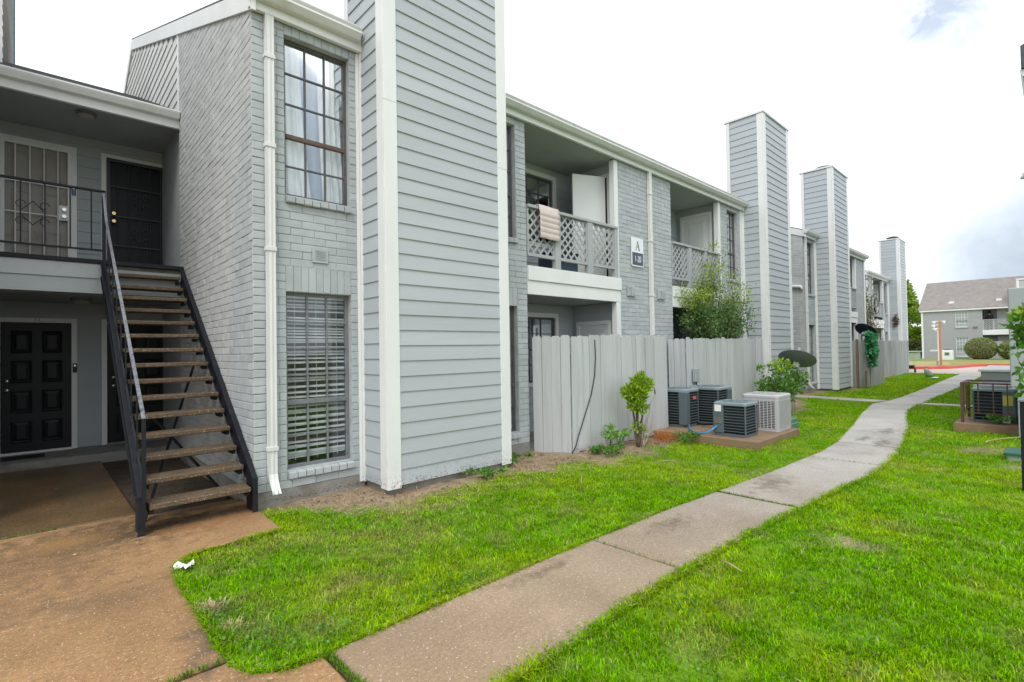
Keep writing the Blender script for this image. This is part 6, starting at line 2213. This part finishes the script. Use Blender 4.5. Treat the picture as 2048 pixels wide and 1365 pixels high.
# a parked car glimpsed beyond
car = thing('parked_car', 'silver parked car glimpsed between the far block and the furthest fence', 'car', (70, 11.5, 0))
prof = [(0, 0.35), (0, 0.85), (0.9, 0.98), (1.5, 1.42), (3.0, 1.45), (3.7, 0.98), (4.3, 0.88), (4.3, 0.35)]
MB().extrude(prof, lambda a, z: (71.0, 9.6 + a, z), lambda a, z: (69.3, 9.6 + a, z)).build('body', 'car_paint', car)
MB().extrude([(1.0, 1.0), (1.52, 1.36), (2.95, 1.38), (3.5, 1.0)], lambda a, z: (69.295, 9.6 + a, z), lambda a, z: (69.28, 9.6 + a, z)).build('side_window', 'ac_dark', car)
for a in (0.8, 3.5):
    MB().tube([(69.25, 9.6 + a, 0.33), (69.5, 9.6 + a, 0.33)], 0.33, 14).build('wheel', 'cable', car)

# =============================== shrubs and trees


def twig_tree(base, tips, r0, mat, parent, bend=0.15, name='branch', seed=1):
    """branches from the base to each tip as tapering tubes; returns sample points along them"""
    r = random.Random(seed)
    mb = MB()
    samples = []
    b = Vector(base)
    for t in tips:
        t = Vector(t)
        mid = b.lerp(t, 0.5) + Vector((r.uniform(-1, 1), r.uniform(-1, 1), r.uniform(0, 1))) * bend * (t - b).length
        pts = []
        for k in range(8):
            s = k / 7
            p = b * (1 - s) ** 2 + mid * 2 * s * (1 - s) + t * s * s
            p += Vector((r.uniform(-1, 1), r.uniform(-1, 1), r.uniform(-1, 1))) * 0.012 * (t - b).length
            pts.append(p)
        mb.tube(pts, [r0 * (1 - 0.82 * k / 7) for k in range(8)], 6)
        samples.append(pts)
    mb.build(name, mat, parent, True)
    return samples


# small pruned shrub by the first fence
SB = (7.02, 4.60, 0.0)
sh1 = thing('shrub', 'small lime-leaved shrub with bare twisted stems in front of the nearest fence', 'shrub', SB)
tips = [(6.90, 4.62, 0.95), (7.0, 4.55, 1.0), (7.12, 4.58, 0.90), (6.86, 4.56, 0.70), (7.08, 4.64, 0.62), (6.98, 4.50, 0.55)]
twig_tree(SB, tips, 0.026, 'bark', sh1, 0.10, 'stems', 3)
twig_tree((7.10, 4.56, 0.0), [(7.42, 4.52, 0.82), (7.30, 4.50, 0.62), (7.26, 4.60, 0.45)], 0.018, 'bark_pale', sh1, 0.18, 'dead_stems', 5)
MB().tube([(7.42, 4.52, 0.82), (7.36, 4.5, 0.92), (7.26, 4.52, 0.97), (7.2, 4.55, 1.0)], [0.012, 0.012, 0.009, 0.005], 6).build('dead_twig', 'bark_pale', sh1, True)
pts, nr = [], []
for c, r, n in (((6.98, 4.56, 1.06), (0.10, 0.09, 0.07), 150), ((7.14, 4.57, 0.98), (0.17, 0.13, 0.11), 420), ((6.86, 4.60, 0.88), (0.15, 0.13, 0.12), 380), ((6.96, 4.55, 0.90), (0.14, 0.12, 0.10), 300),
                ((6.90, 4.56, 0.68), (0.10, 0.09, 0.08), 160), ((6.98, 4.50, 0.62), (0.09, 0.08, 0.07), 120), ((7.07, 4.60, 0.78), (0.12, 0.10, 0.10), 160), ((6.96, 4.58, 0.33), (0.07, 0.06, 0.06), 50),
                ((7.05, 4.55, 0.24), (0.05, 0.05, 0.05), 30), ((7.05, 4.55, 1.13), (0.05, 0.05, 0.05), 50)):
    p, d = blob_points(c, [q_ * 1.08 for q_ in r], int(n * 1.35), 0.35)
    pts.append(p)
    nr.append(d)
leaf_cloud('leaves', np.concatenate(pts), 0.064, 'leaf_lime', sh1, np.concatenate(nr), 0.42, 0.55, 0.5)


def weed(label, base, h, spread, n, mat, size, seed, name='weed'):
    t = thing(name, label, 'plant', base)
    r = random.Random(seed)
    tips = [(base[0] + r.uniform(-spread, spread), base[1] + r.uniform(-spread, spread) * 0.7, base[2] + h * r.uniform(0.5, 1.0)) for _ in range(7)]
    twig_tree(base, tips, 0.006, 'leaf_green', t, 0.15, 'stems', seed)
    pts = np.concatenate([blob_points(tp, (spread * 0.42, spread * 0.4, h * 0.16), n // 7, 0.2)[0] for tp in tips])
    leaf_cloud('leaves', pts, size, mat, t, None, 0.6, 1, 0.2)
    return t


weed('pale green leafy weed growing against the nearest fence', (6.55, 4.82, 0.0), 0.36, 0.15, 170, 'leaf_mint', 0.065, 4)
weed('low round-leaved weed between the shrub and the fence', (6.92, 4.86, 0.0), 0.24, 0.14, 120, 'leaf_mint', 0.07, 6)
weed('tuft of fine green grass under the nearest fence', (6.20, 4.62, 0.0), 0.13, 0.20, 420, 'leaf_green', 0.05, 8)
weed('small green weed beside the concrete pad', (7.85, 4.25, 0.0), 0.16, 0.18, 220, 'leaf_green', 0.05, 9)
weed('low weeds growing along the foot of the big chimney', (4.02, 4.88, 0.0), 0.10, 0.22, 240, 'leaf_green', 0.045, 10)
weed('tuft of weeds at the right foot of the big chimney', (4.85, 5.2, 0.0), 0.12, 0.22, 260, 'leaf_green', 0.05, 12)
weed('dark weeds growing inside the rusty cage', (12.55, 0.75, 0.12), 0.14, 0.22, 300, 'leaf_green', 0.05, 13)


def straw_tuft(label, c, n, h, spread, mat, name='dry_tuft'):
    v, f = [], []
    for i in range(n):
        a = random.uniform(0, 6.283)
        r = random.uniform(0, spread)
        x, y = c[0] + r * math.cos(a), c[1] + r * math.sin(a)
        L_ = h * random.uniform(0.5, 1.2)
        ln = random.uniform(0.2, 1.1)
        dx, dy = math.cos(a + random.uniform(-0.8, 0.8)) * ln * L_, math.sin(a + random.uniform(-0.8, 0.8)) * ln * L_
        w = random.uniform(0.003, 0.006)
        px, py = -math.sin(a) * w, math.cos(a) * w
        b = len(v)
        z = c[2]
        v += [(x - px, y - py, z), (x + px, y + py, z), (x + dx * 0.5 + px * 0.7, y + dy * 0.5 + py * 0.7, z + L_ * 0.7), (x + dx * 0.5 - px * 0.7, y + dy * 0.5 - py * 0.7, z + L_ * 0.7), (x + dx, y + dy, z + L_ * 0.75)]
        f += [(b, b + 1, b + 2, b + 3), (b + 3, b + 2, b + 4)]
    mb = MB()
    mb.add(v, f)
    o = mb.build(name, mat)
    return tag(o, label, 'dry plant')


straw_tuft('orange dried-out plant on the bare soil beside the pad', (7.85, 4.62, 0.0), 160, 0.20, 0.20, 'straw_orange')
straw_tuft('dry straw tuft at the patio edge of the near lawn', (0.80, 3.62, -0.01), 110, 0.055, 0.09, 'straw')
straw_tuft('small dry tuft near the rounded lawn corner', (0.86, 3.30, -0.01), 70, 0.045, 0.08, 'straw')
# fallen stalks on the grass
for i, (lab, a, b) in enumerate((('thin pale stalk lying on the lawn in front of the fence', (4.55, 3.75, 0.035), (4.95, 4.05, 0.06)), ('straight pale stalk lying on the lawn nearer the pad', (6.0, 3.72, 0.04), (6.35, 3.55, 0.045)),
                                 ('short pale stick on the right-hand lawn beside the path', (3.62, 1.72, 0.035), (3.55, 1.52, 0.03)), ('broken pale stick leaning at the chimney foot', (4.62, 4.82, 0.0), (4.55, 4.88, 0.12)))):
    m_ = Vector(a).lerp(Vector(b), 0.5) + Vector((0, 0.01, 0.012))
    tag(MB().tube([a, m_, b], [0.005, 0.008, 0.004], 5).build('dry_stalk', 'straw', None, True), lab, 'stalk')

# big arching shrub over the second fence
SB = (11.55, 5.5, 0.0)
sh2 = thing('large_shrub', 'tall fine-leaved shrub with arching sprays over the second fence', 'shrub', SB)
r = random.Random(12)
tips = []
for k in range(34):
    a = r.uniform(-0.15, 3.3)                     # fan in the plane of the fence
    q = r.uniform(0.55, 1.0)
    tips.append((SB[0] - 0.05 + 1.35 * q * math.cos(a), SB[1] + r.uniform(-0.22, 0.55), 2.15 + 1.45 * q * max(0.0, math.sin(a)) * r.uniform(0.6, 1.0)))
tips += [(10.85, 5.3, 3.35), (11.15, 5.25, 3.75), (11.75, 5.3, 3.55), (12.5, 5.3, 3.0), (12.95, 5.3, 2.7), (13.25, 5.25, 2.45), (12.9, 5.25, 3.0), (12.2, 5.3, 3.3), (10.5, 5.3, 2.6), (11.3, 5.25, 3.3), (10.9, 5.3, 2.3), (11.3, 5.3, 2.2), (11.7, 5.3, 2.4), (12.1, 5.3, 2.2)]
tips += [(SB[0] + sx_ * r.uniform(0.9, 1.75), SB[1] + r.uniform(-0.28, 0.2), r.uniform(1.95, 2.95)) for sx_ in (-0.75, 1, 1) for _ in range(7)]
sam = twig_tree((SB[0], SB[1], 0.9), tips, 0.016, 'bark', sh2, 0.16, 'branches', 14)
MB().tube([SB, (SB[0], SB[1], 1.0)], [0.06, 0.05], 8).build('trunk', 'bark', sh2, True)
pa, pt = [], []
for pts in sam:
    for k in range(2, 8):
        n = 46
        c = np.array(pts[k])
        d = rng.normal(size=(n, 3)) * (0.10, 0.09, 0.08)
        (pt if (k >= 6 and c[2] > 2.5) else pa).append(c + d)
pa, pt = np.concatenate(pa), np.concatenate(pt)
pa = pa[~((pa[:, 2] < 1.84) & (pa[:, 1] < 5.30)) & (pa[:, 1] < 6.7)]
leaf_cloud('leaves', pa, 0.066, 'leaf_fine', sh2, None, 0.48, 1, 0.15)
leaf_cloud('leaf_tips', pt, 0.060, 'leaf_fine_tip', sh2, None, 0.48, 1, 0.3)

# glossy bush beside the dish
SB = (12.50, 4.36, 0.0)
sh3 = thing('bush', 'glossy green bush in front of the large satellite dish', 'bush', SB)
twig_tree(SB, [(SB[0] + 0.35 * math.cos(a), SB[1] + 0.3 * math.sin(a), 0.9) for a in np.linspace(0, 6, 8)], 0.022, 'bark', sh3, 0.1, 'stems', 15)
pts, nr = [], []
for k in range(26):
    a = rng.uniform(0, 6.283)
    q = rng.uniform(0, 1) ** 0.6
    zc = rng.uniform(0.38, 1.08)
    R = 0.62 * math.sin(math.pi * np.clip((zc - 0.1) / 1.35, 0.1, 0.95)) ** 0.7
    p, d = blob_points((SB[0] + R * q * math.cos(a), SB[1] + R * q * math.sin(a) * 0.9, zc), (0.19, 0.19, 0.15), 62, 0.4)
    pts.append(p)
    nr.append(d)
leaf_cloud('leaves', np.concatenate(pts), 0.085, 'leaf_green', sh3, np.concatenate(nr), 0.55, 0.6, 0.5)
p, d = blob_points((SB[0] - 0.1, SB[1] - 0.05, 1.12), (0.28, 0.25, 0.12), 150, 0.3)
leaf_cloud('new_leaves', p, 0.085, 'leaf_lime', sh3, d, 0.5, 0.6, 0.6)

# teal ivy on the third fence
iv = thing('ivy', 'blue-green ivy hanging over the weathered fence by the black dish', 'ivy', (22.2, 4.7, 0.0))
pts, nr = [], []
for k in range(46):
    z = 1.92 - 1.05 * rng.uniform(0, 1) ** 1.2
    wv = 0.20 + 0.24 * (z - 0.8) / 1.1
    c = (22.2 + rng.uniform(-wv, wv), rng.uniform(4.56, 4.68), z)
    p, d = blob_points(c, (0.15, 0.09, 0.13), 30, 0.3)
    pts.append(p)
    nr.append(d + np.array([-0.6, -0.8, -0.3]))
leaf_cloud('leaves', np.concatenate(pts), 0.12, 'leaf_teal', iv, np.concatenate(nr), 0.75, 0.6, -0.1)
MB().tube([(22.02, 4.66, 0.0), (22.0, 4.62, 0.6), (22.05, 4.64, 1.2), (22.2, 4.66, 1.75)], 0.008, 6).build('stem', 'bark', iv, True)
o = MB().bbox(21.72, 21.84, 4.70, 4.74, 0.0, 0.62, 0.004).build('loose_board', 'raw_wood')
tag(o, 'short brown board leaning by the ivy fence', 'board')
o = MB().bbox(21.45, 21.50, 4.86, 4.94, 0.0, 1.75, 0.004).build('fence_post', 'raw_wood')
tag(o, 'bare brown timber post between the second chimney and the ivy', 'post')

# olive small tree in front of the third building
tr1 = thing('small_tree', 'sparse olive-leaved little tree in front of the furthest balcony', 'tree', (27.9, 5.9, 0.0))
sam = twig_tree((27.9, 5.9, 0.6), [(27.9 + rng.uniform(-0.7, 1.0), 5.9 + rng.uniform(-0.5, 0.5), rng.uniform(2.3, 4.5)) for _ in range(22)], 0.03, 'bark', tr1, 0.12, 'branches', 18)
MB().tube([(27.9, 5.9, 0.0), (27.9, 5.9, 0.7)], [0.06, 0.045], 8).build('trunk', 'bark', tr1, True)
pts = np.concatenate([np.array(s_[k]) + rng.normal(size=(16, 3)) * 0.14 for s_ in sam for k in range(3, 8)])
leaf_cloud('leaves', pts, 0.11, 'leaf_olive', tr1, None, 0.5, 1, 0)
# potted creeper hanging on the last chimney
hp = thing('hanging_plant', 'withered brown plant hanging on the smallest chimney', 'plant', (OX3 + 13.7, FY + OY3 - 0.35, 3.0))
p, d = blob_points((OX3 + 13.64, FY + OY3 - 0.36, 2.9), (0.12, 0.14, 0.4), 130, 0.2)
leaf_cloud('leaves', p, 0.12, 'bark', hp, None, 0.5, 1, -0.3)
# pots on the far balcony rail
for k in range(3):
    x = OX3 + 10.4 + k * 0.55
    pot = MB().loft([[(x + q * math.cos(a), FY + OY3 - 0.03 + q * math.sin(a), z) for a in np.linspace(0, 2 * math.pi, 11)[:-1]] for q, z in ((0.08, 2.91), (0.12, 3.03))]).build('plant_pot', 'cable')
    tag(pot, ('leftmost', 'middle', 'rightmost')[k] + ' small dark plant pot on the ledge of the furthest balcony', 'plant pot', 'pots on the furthest balcony')

# glossy shrub at the right edge
SB = (9.15, -0.12, 0.0)
sh4 = thing('shrub', 'glossy broad-leaved shrub reaching in at the right edge', 'shrub', SB)
tips = [(9.1, 0.28, 1.55), (9.1, 0.32, 1.80), (9.2, 0.22, 1.95), (9.0, 0.30, 1.25), (9.0, 0.26, 1.0), (9.2, 0.05, 1.7), (9.1, 0.0, 1.4), (9.1, 0.38, 1.42), (9.15, 0.30, 1.68)]
sam = twig_tree(SB, tips, 0.016, 'bark', sh4, 0.1, 'stems', 21)
pts, nr = [], []
for tp, n in zip(tips, (26, 60, 60, 26, 22, 60, 60, 8, 40)):
    p, d = blob_points(tp, (0.10, 0.10, 0.11), n, 0.2)
    pts.append(p)
    nr.append(d)
leaf_cloud('leaves', np.concatenate(pts), 0.10, 'leaf_green', sh4, np.concatenate(nr), 0.6, 0.7, 0.2)
p, d = blob_points((9.15, 0.27, 1.88), (0.13, 0.12, 0.13), 90, 0.2)
leaf_cloud('new_leaves', p, 0.09, 'leaf_lime', sh4, d, 0.55, 0.7, 0.5)

# clipped bushes by the far block
for lab, (x, y), R in (('large clipped round bush in front of the far block', (58.6, 4.45), 1.03), ('smaller clipped bush beside the far balcony', (58.6, 2.55), 0.85)):
    b = thing('clipped_bush', lab, 'bush', (x, y, 0.1), 'clipped bushes by the far block')
    p, d = blob_points((x, y, 0.12 + R * 0.88), (R * 0.95, R * 1.0, R * 0.88), 5200, 0.86)
    leaf_cloud('leaves', p, 0.11, 'leaf_hedge', b, d, 0.55, 0.8, 0.1)
    MB().loft([[(x + q * math.cos(a), y + q * math.sin(a), z) for a in np.linspace(0, 2 * math.pi, 13)[:-1]] for q, z in ((R * 0.4, 0.1), (R * 0.8, 0.5), (R * 0.82, 1.1), (R * 0.4, 1.6))]).build('twigs', 'bark', b, True)


def tree(label, base, h, R, n, mat='leaf_tree'):
    t = thing('tree', label, 'tree', base, 'trees beyond the far block')
    x, y, z = base
    MB().tube([(x, y, z), (x + 0.1, y, z + h * 0.3), (x - 0.1, y + 0.1, z + h * 0.6)], [0.28, 0.2, 0.1], 8).build('trunk', 'bark', t, True)
    tips, pts, nr = [], [], []
    for k in range(26):
        a = rng.uniform(0, 6.283)
        q = rng.uniform(0.1, 1.0)
        zc = z + h * rng.uniform(0.38, 0.95)
        Rz = R * (1 - ((zc - z - h * 0.6) / (h * 0.55)) ** 2) ** 0.5
        c = (x + Rz * q * math.cos(a), y + Rz * q * math.sin(a), zc)
        tips.append(c)
        p, d = blob_points(c, (R * 0.36, R * 0.36, R * 0.25), n // 26, 0.3)
        pts.append(p)
        nr.append(d)
    twig_tree((x, y, z + h * 0.28), tips, 0.09, 'bark', t, 0.1, 'branches', int(x))
    leaf_cloud('crown', np.concatenate(pts), 0.30, mat, t, np.concatenate(nr), 0.6, 0.7, 0.2)


tree('tall green tree just left of the far block', (74, 13.0, 0), 8.9, 3.0, 15000)
tree('lower pale green tree beneath the tall one, left of the far block', (66, 10.6, 0), 3.3, 1.3, 3000, 'leaf_lime')
tree('green tree behind the far block, partly hidden by the furthest chimney', (80, 17.5, 0), 8.4, 3.0, 9000)
tree('low olive bush-like tree by the parked car', (63, 9.75, 0), 1.7, 0.8, 1600, 'leaf_olive')

# =============================== litter
v = []
mb = MB()
r = random.Random(3)
nx, ny = 9, 6
vs = []
for i in range(nx):
    for j in range(ny):
        vs.append((0.74 + 0.13 * i / (nx - 1) + r.uniform(-0.01, 0.01), 4.42 + 0.08 * j / (ny - 1) + 0.03 * math.sin(i) + r.uniform(-0.01, 0.01), 0.010 + abs(r.gauss(0, 0.014))))
mb.add(vs, [(i * ny + j, (i + 1) * ny + j, (i + 1) * ny + j + 1, i * ny + j + 1) for i in range(nx - 1) for j in range(ny - 1)])
tag(mb.build('plastic_bag', 'white_plastic'), 'crumpled white plastic bag at the rounded patio edge', 'litter')
mb = MB()
for k in range(70):
    x, y = random.uniform(-0.6, 1.5), random.uniform(2.0, 9.0)
    if paved(x, y) and not (x > 0.72 and y > 6.2):
        a = random.uniform(0, 6.28)
        s_ = random.uniform(0.006, 0.018)
        mb.add([(x + s_ * math.cos(a + q), y + s_ * 0.6 * math.sin(a + q), 0.007 + 0.002 * q) for q in (0, 1.6, 3.1, 4.7)], [(0, 1, 2, 3)])
o = mb.build('leaf_litter', 'straw')
tag(o, 'tiny pale flecks of leaf litter on the patio', 'litter', kind='stuff')
mb = MB()
for k in range(260):
    x = random.uniform(1.9, 8.2)
    y = float(yD(x)) + random.uniform(0.0, 0.9)
    if y > 5.55 or (2.8 < x < 4.7 and y > 5.02) or (x > 5.7 and y > 4.9):
        continue
    s_ = random.uniform(0.008, 0.03)
    z = 0.0
    vs = [(x + random.uniform(-1, 1) * s_, y + random.uniform(-1, 1) * s_, z + random.uniform(-0.2, 0.8) * s_) for _ in range(6)]
    mb.add(vs, [(0, 1, 2), (0, 2, 3), (0, 3, 4), (0, 4, 1), (5, 2, 1), (5, 3, 2), (5, 4, 3), (5, 1, 4)])
tag(mb.build('soil_clods', 'soil'), 'clods and crumbs of soil in the bare bed', 'soil', kind='stuff')
mb = MB()
for k in range(2200):
    x = random.uniform(1.8, 8.6)
    y = float(yD(x)) + random.uniform(-0.35, 0.9)
    if y > 5.6 or (2.8 < x < 4.7 and y > 5.02) or (x > 5.7 and y > 4.92) or paved(x, y):
        continue
    a = random.uniform(0, 6.28)
    L_ = random.uniform(0.02, 0.09)
    w = 0.004
    z = float(lawn_h(x, y)) + random.uniform(0.02, 0.045)
    dx, dy = math.cos(a) * L_, math.sin(a) * L_
    mb.add([(x - dy * w / L_, y + dx * w / L_, z), (x + dx, y + dy, z + random.uniform(-0.01, 0.02)), (x + dy * w / L_, y - dx * w / L_, z)], [(0, 1, 2)])
tag(mb.build('clippings', 'straw'), 'dry grass clippings scattered over the soil', 'clippings', kind='stuff')

mb = MB()
for k in range(520):
    x, y = random.gauss(7.75, 0.32), random.gauss(4.62, 0.14)
    if y > 4.92 or paved(x, y):
        continue
    a = random.uniform(0, 6.28)
    L_ = random.uniform(0.03, 0.11)
    z = float(lawn_h(x, y)) + random.uniform(0.025, 0.06)
    dx, dy = math.cos(a) * L_, math.sin(a) * L_
    w = 0.004
    mb.add([(x - dy * w / L_, y + dx * w / L_, z), (x + dx, y + dy, z + random.uniform(-0.01, 0.03)), (x + dy * w / L_, y - dx * w / L_, z)], [(0, 1, 2)])
tag(mb.build('dry_litter', 'straw_rust'), 'reddish-brown dry stems littering the soil left of the pad', 'litter', kind='stuff')

# =============================== grass blades


def blades(x, y, hgt, wid, dens_col, seg=2, lean=0.55):
    n = len(x)
    a = rng.uniform(0, 2 * math.pi, n)
    ln = rng.uniform(0.1, lean + 0.35, n)
    h = hgt * rng.uniform(0.55, 1.25, n)
    w = wid * rng.uniform(0.6, 1.25, n)
    z = lawn_h(x, y) - 0.006
    tx, ty = np.cos(a), np.sin(a)
    px, py = -ty * w / 2, tx * w / 2
    b = np.stack([x, y, z], 1)
    pv = np.stack([px, py, np.zeros(n)], 1)
    mid = b + np.stack([tx * ln * h * 0.35, ty * ln * h * 0.35, h * 0.62], 1)
    tip = b + np.stack([tx * ln * h * 1.1, ty * ln * h * 1.1, h * (1.0 - 0.25 * ln)], 1)
    if seg == 2:
        v = np.stack([b - pv, b + pv, mid + pv * 0.8, mid - pv * 0.8, tip], 1).reshape(-1, 3)
        i = np.arange(n)[:, None] * 5
        f = np.concatenate([np.concatenate([i, i + 1, i + 2], 1), np.concatenate([i, i + 2, i + 3], 1), np.concatenate([i + 3, i + 2, i + 4], 1)], 0)
        k = 5
    else:
        v = np.stack([b - pv, b + pv, tip], 1).reshape(-1, 3)
        i = np.arange(n)[:, None] * 3
        f = np.concatenate([i, i + 1, i + 2], 1)
        k = 3
    c = np.repeat(dens_col, k, axis=0)
    c = np.concatenate([c, np.ones((len(c), 1))], 1)
    return v, f, c


def scatter(x0, x1, y0, y1, per, rmin, rmax):
    n = int((x1 - x0) * (y1 - y0) * per)
    x = rng.uniform(x0, x1, n)
    y = rng.uniform(y0, y1, n)
    r_ = np.hypot(x, y)
    k = (r_ >= rmin) & (r_ < rmax)
    x, y = x[k], y[k]
    k = ~paved(x, y, -0.012)
    x, y = x[k], y[k]
    d = dirtness(x, y)
    # inside buildings / behind fences: none
    inb = (y > 5.6) & (x < 16.7)
    inb |= (x > 5.7) & (x < 8.6) & (y > 4.98)
    inb |= (x > 2.85) & (x < 4.65) & (y > 5.07)
    inb |= (x > 9.75) & (x < 13.7) & (y > 5.15)
    inb |= (x > 13.7) & (x < 15.5) & (y > 5.05)
    inb |= (x > 19.6) & (x < 21.45) & (y > 5.05)
    inb |= (x > 22.0) & (x < 25.0) & (y > 4.75)
    inb |= (x > 31.0) & (x < 33.8) & (y > 5.45)
    inb |= (y > 5.64) & (x > 18.3) & (x < 26.2)
    inb |= (y < 0.4) & (x > 11.7)
    k = (~inb) & (rng.random(len(x)) > d * 1.12) & (rng.random(len(x)) < np.clip((fbm(x, y, 7.5, 91) - 0.22) * 2.4, 0.22, 1.0))
    return x[k], y[k]


V, Fc, Cc = [], [], []
off = 0
for (x0, x1, y0, y1, per, rmin, rmax, hgt, wid, seg) in (
        (0.5, 6.5, -1.5, 5.7, 17000, 0.0, 4.3, 0.034, 0.0065, 2),
        (0.5, 8.5, -1.5, 5.7, 11000, 4.3, 6.5, 0.034, 0.008, 2),
        (2.0, 11.5, -1.5, 5.7, 6400, 6.5, 10.5, 0.036, 0.011, 1),
        (6.0, 19.0, -1.0, 5.7, 3000, 10.5, 17.0, 0.042, 0.016, 1),
        (12.0, 34.0, -0.5, 6.6, 1300, 17.0, 36.0, 0.045, 0.026, 1)):
    x, y = scatter(x0, x1, y0, y1, per, rmin, rmax)
    col_ = turf_col(x, y)
    dry = rng.random(len(x)) < 0.05 + 0.10 * np.exp(-((x - 2.8) / 2.2) ** 2 - ((y - 4.0) / 1.0) ** 2)
    col_[dry] = np.array([0.46, 0.40, 0.17])
    deep = rng.random(len(x)) < 0.22
    col_[deep] = col_[deep] * np.array([0.45, 0.60, 0.8])  # darker blades at random put shadowed greens into the turf colour
    tuft = fbm(x, y, 11.0, 131)[:, None]
    col_ = col_ * (0.72 + 0.56 * tuft)
    hm = hgt * (0.50 + 0.55 * fbm(x, y, 3.5, 61) + 0.55 * tuft[:, 0])
    v, f, c = blades(x, y, hm, wid, col_, seg)
    V.append(v)
    Fc.append(f + off)
    Cc.append(c)
    off += len(v)
# ragged turf edges leaning over the paving
ex, ey = [], []
xe = rng.uniform(1.15, 20, 26000)
xe = xe[rng.random(len(xe)) < np.clip(3.0 / xe, 0.12, 1)]
ex.append(xe)
ey.append(yR(xe) - 0.02 + np.abs(rng.normal(0, 1, len(xe))) * 0.030 * (0.3 + 1.4 * fbm(xe, xe * 0, 4.0, 71)))
xe = rng.uniform(0.95, 16, 12000)
xe = xe[rng.random(len(xe)) < np.clip(3.0 / xe, 0.12, 1)]
ex.append(xe)
ey.append(yL(xe) + 0.018 - np.abs(rng.normal(0, 1, len(xe))) * 0.016)
pe_ = PATIO_EDGE[1:] + PATIO_TURN
for (xa_, ya_), (xb_, yb_) in zip(pe_[:-1], pe_[1:]):
    n_e = int(math.hypot(xb_ - xa_, yb_ - ya_) * 1100)
    t_ = rng.random(n_e)
    ex.append(xa_ + (xb_ - xa_) * t_ + rng.normal(0, 0.012, n_e) + 0.008)
    ey.append(ya_ + (yb_ - ya_) * t_ + rng.normal(0, 0.012, n_e) - 0.004)
x, y = np.concatenate(ex), np.concatenate(ey)
col_ = turf_col(x, y) * rng.uniform(0.75, 1.05, (len(x), 1))
col_[rng.random(len(x)) < 0.10] = np.array([0.46, 0.40, 0.17])
v, f, c = blades(x, y, 0.040 * (0.5 + fbm(x, y, 5, 63)), 0.007, col_, 2, 1.2)
v[:, 2] += 0.012
V.append(v)
Fc.append(f + off)
Cc.append(c)
V, Fc, Cc = np.concatenate(V), np.concatenate(Fc), np.concatenate(Cc)
go = link('grass', np_mesh('grass', V, 3, Fc, Cc), 'grass_blade')
tag(go, 'short bright green lawn grass on both sides of the path', 'grass', kind='stuff')
print('grass tris', len(Fc))

# grass growing in the paving joints
xs, ys = [], []
for (ax_, ay_, bx_, by_, n, sp) in ((1.12, 1.85, 1.12, 2.66, 900, 0.014), (0.1, 2.965, 0.70, 2.965, 260, 0.012), (5.435, 1.78, 5.44, 2.58, 420, 0.010), (3.365, 1.84, 3.365, 2.66, 60, 0.006), (8.0, 1.58, 8.0, 2.4, 80, 0.010),
                                    (-0.25, 6.333, 0.15, 6.333, 120, 0.012)):
    t = rng.random(n)
    xs.append(ax_ + (bx_ - ax_) * t + rng.normal(0, sp * 0.6, n))
    ys.append(ay_ + (by_ - ay_) * t + rng.normal(0, sp * 0.6, n))
x, y = np.concatenate(xs), np.concatenate(ys)
v, f, c = blades(x, y, np.full(len(x), 0.03), 0.005, np.tile(np.array([[0.15, 0.28, 0.03]]), (len(x), 1)), 2, 0.9)
v[:, 2] += 0.02
jo = link('joint_grass', np_mesh('joint_grass', v, 3, f, c), 'grass_blade')
tag(jo, 'grass sprouting from the joints between paving slabs', 'grass', kind='stuff')
# clover and broad-leaved weeds near the lawn corner
n = 1500
cx = np.concatenate([rng.normal(cx_, s_, 120) for cx_, cy_, s_ in ((0.95, 2.95, .10), (0.92, 3.2, .12), (1.25, 2.85, .10), (1.9, 2.82, .14), (2.2, 2.8, .12), (0.82, 3.5, .06), (2.5, 1.4, .25), (3.4, 0.9, .3), (4.6, 1.2, .3), (2.9, 1.6, .12))])
cy = np.concatenate([rng.normal(cy_, s_, 120) for cx_, cy_, s_ in ((0.95, 2.95, .10), (0.92, 3.2, .12), (1.25, 2.85, .08), (1.9, 2.82, .07), (2.2, 2.82, .06), (0.82, 3.5, .08), (2.5, 1.4, .2), (3.4, 0.9, .3), (4.6, 1.2, .25), (2.9, 1.6, .1))])
k = ~paved(cx, cy, -0.01)
pts = np.stack([cx[k], cy[k], lawn_h(cx[k], cy[k]) + rng.uniform(0.015, 0.045, k.sum())], 1)
cl = leaf_cloud('clover', pts, 0.019, 'leaf_green', None, np.tile(np.array([[0, 0, 0.2]]), (len(pts), 1)), 0.9, 0.8, 0.1)
tag(cl, 'patches of small round clover leaves in the lawn', 'clover', kind='stuff')
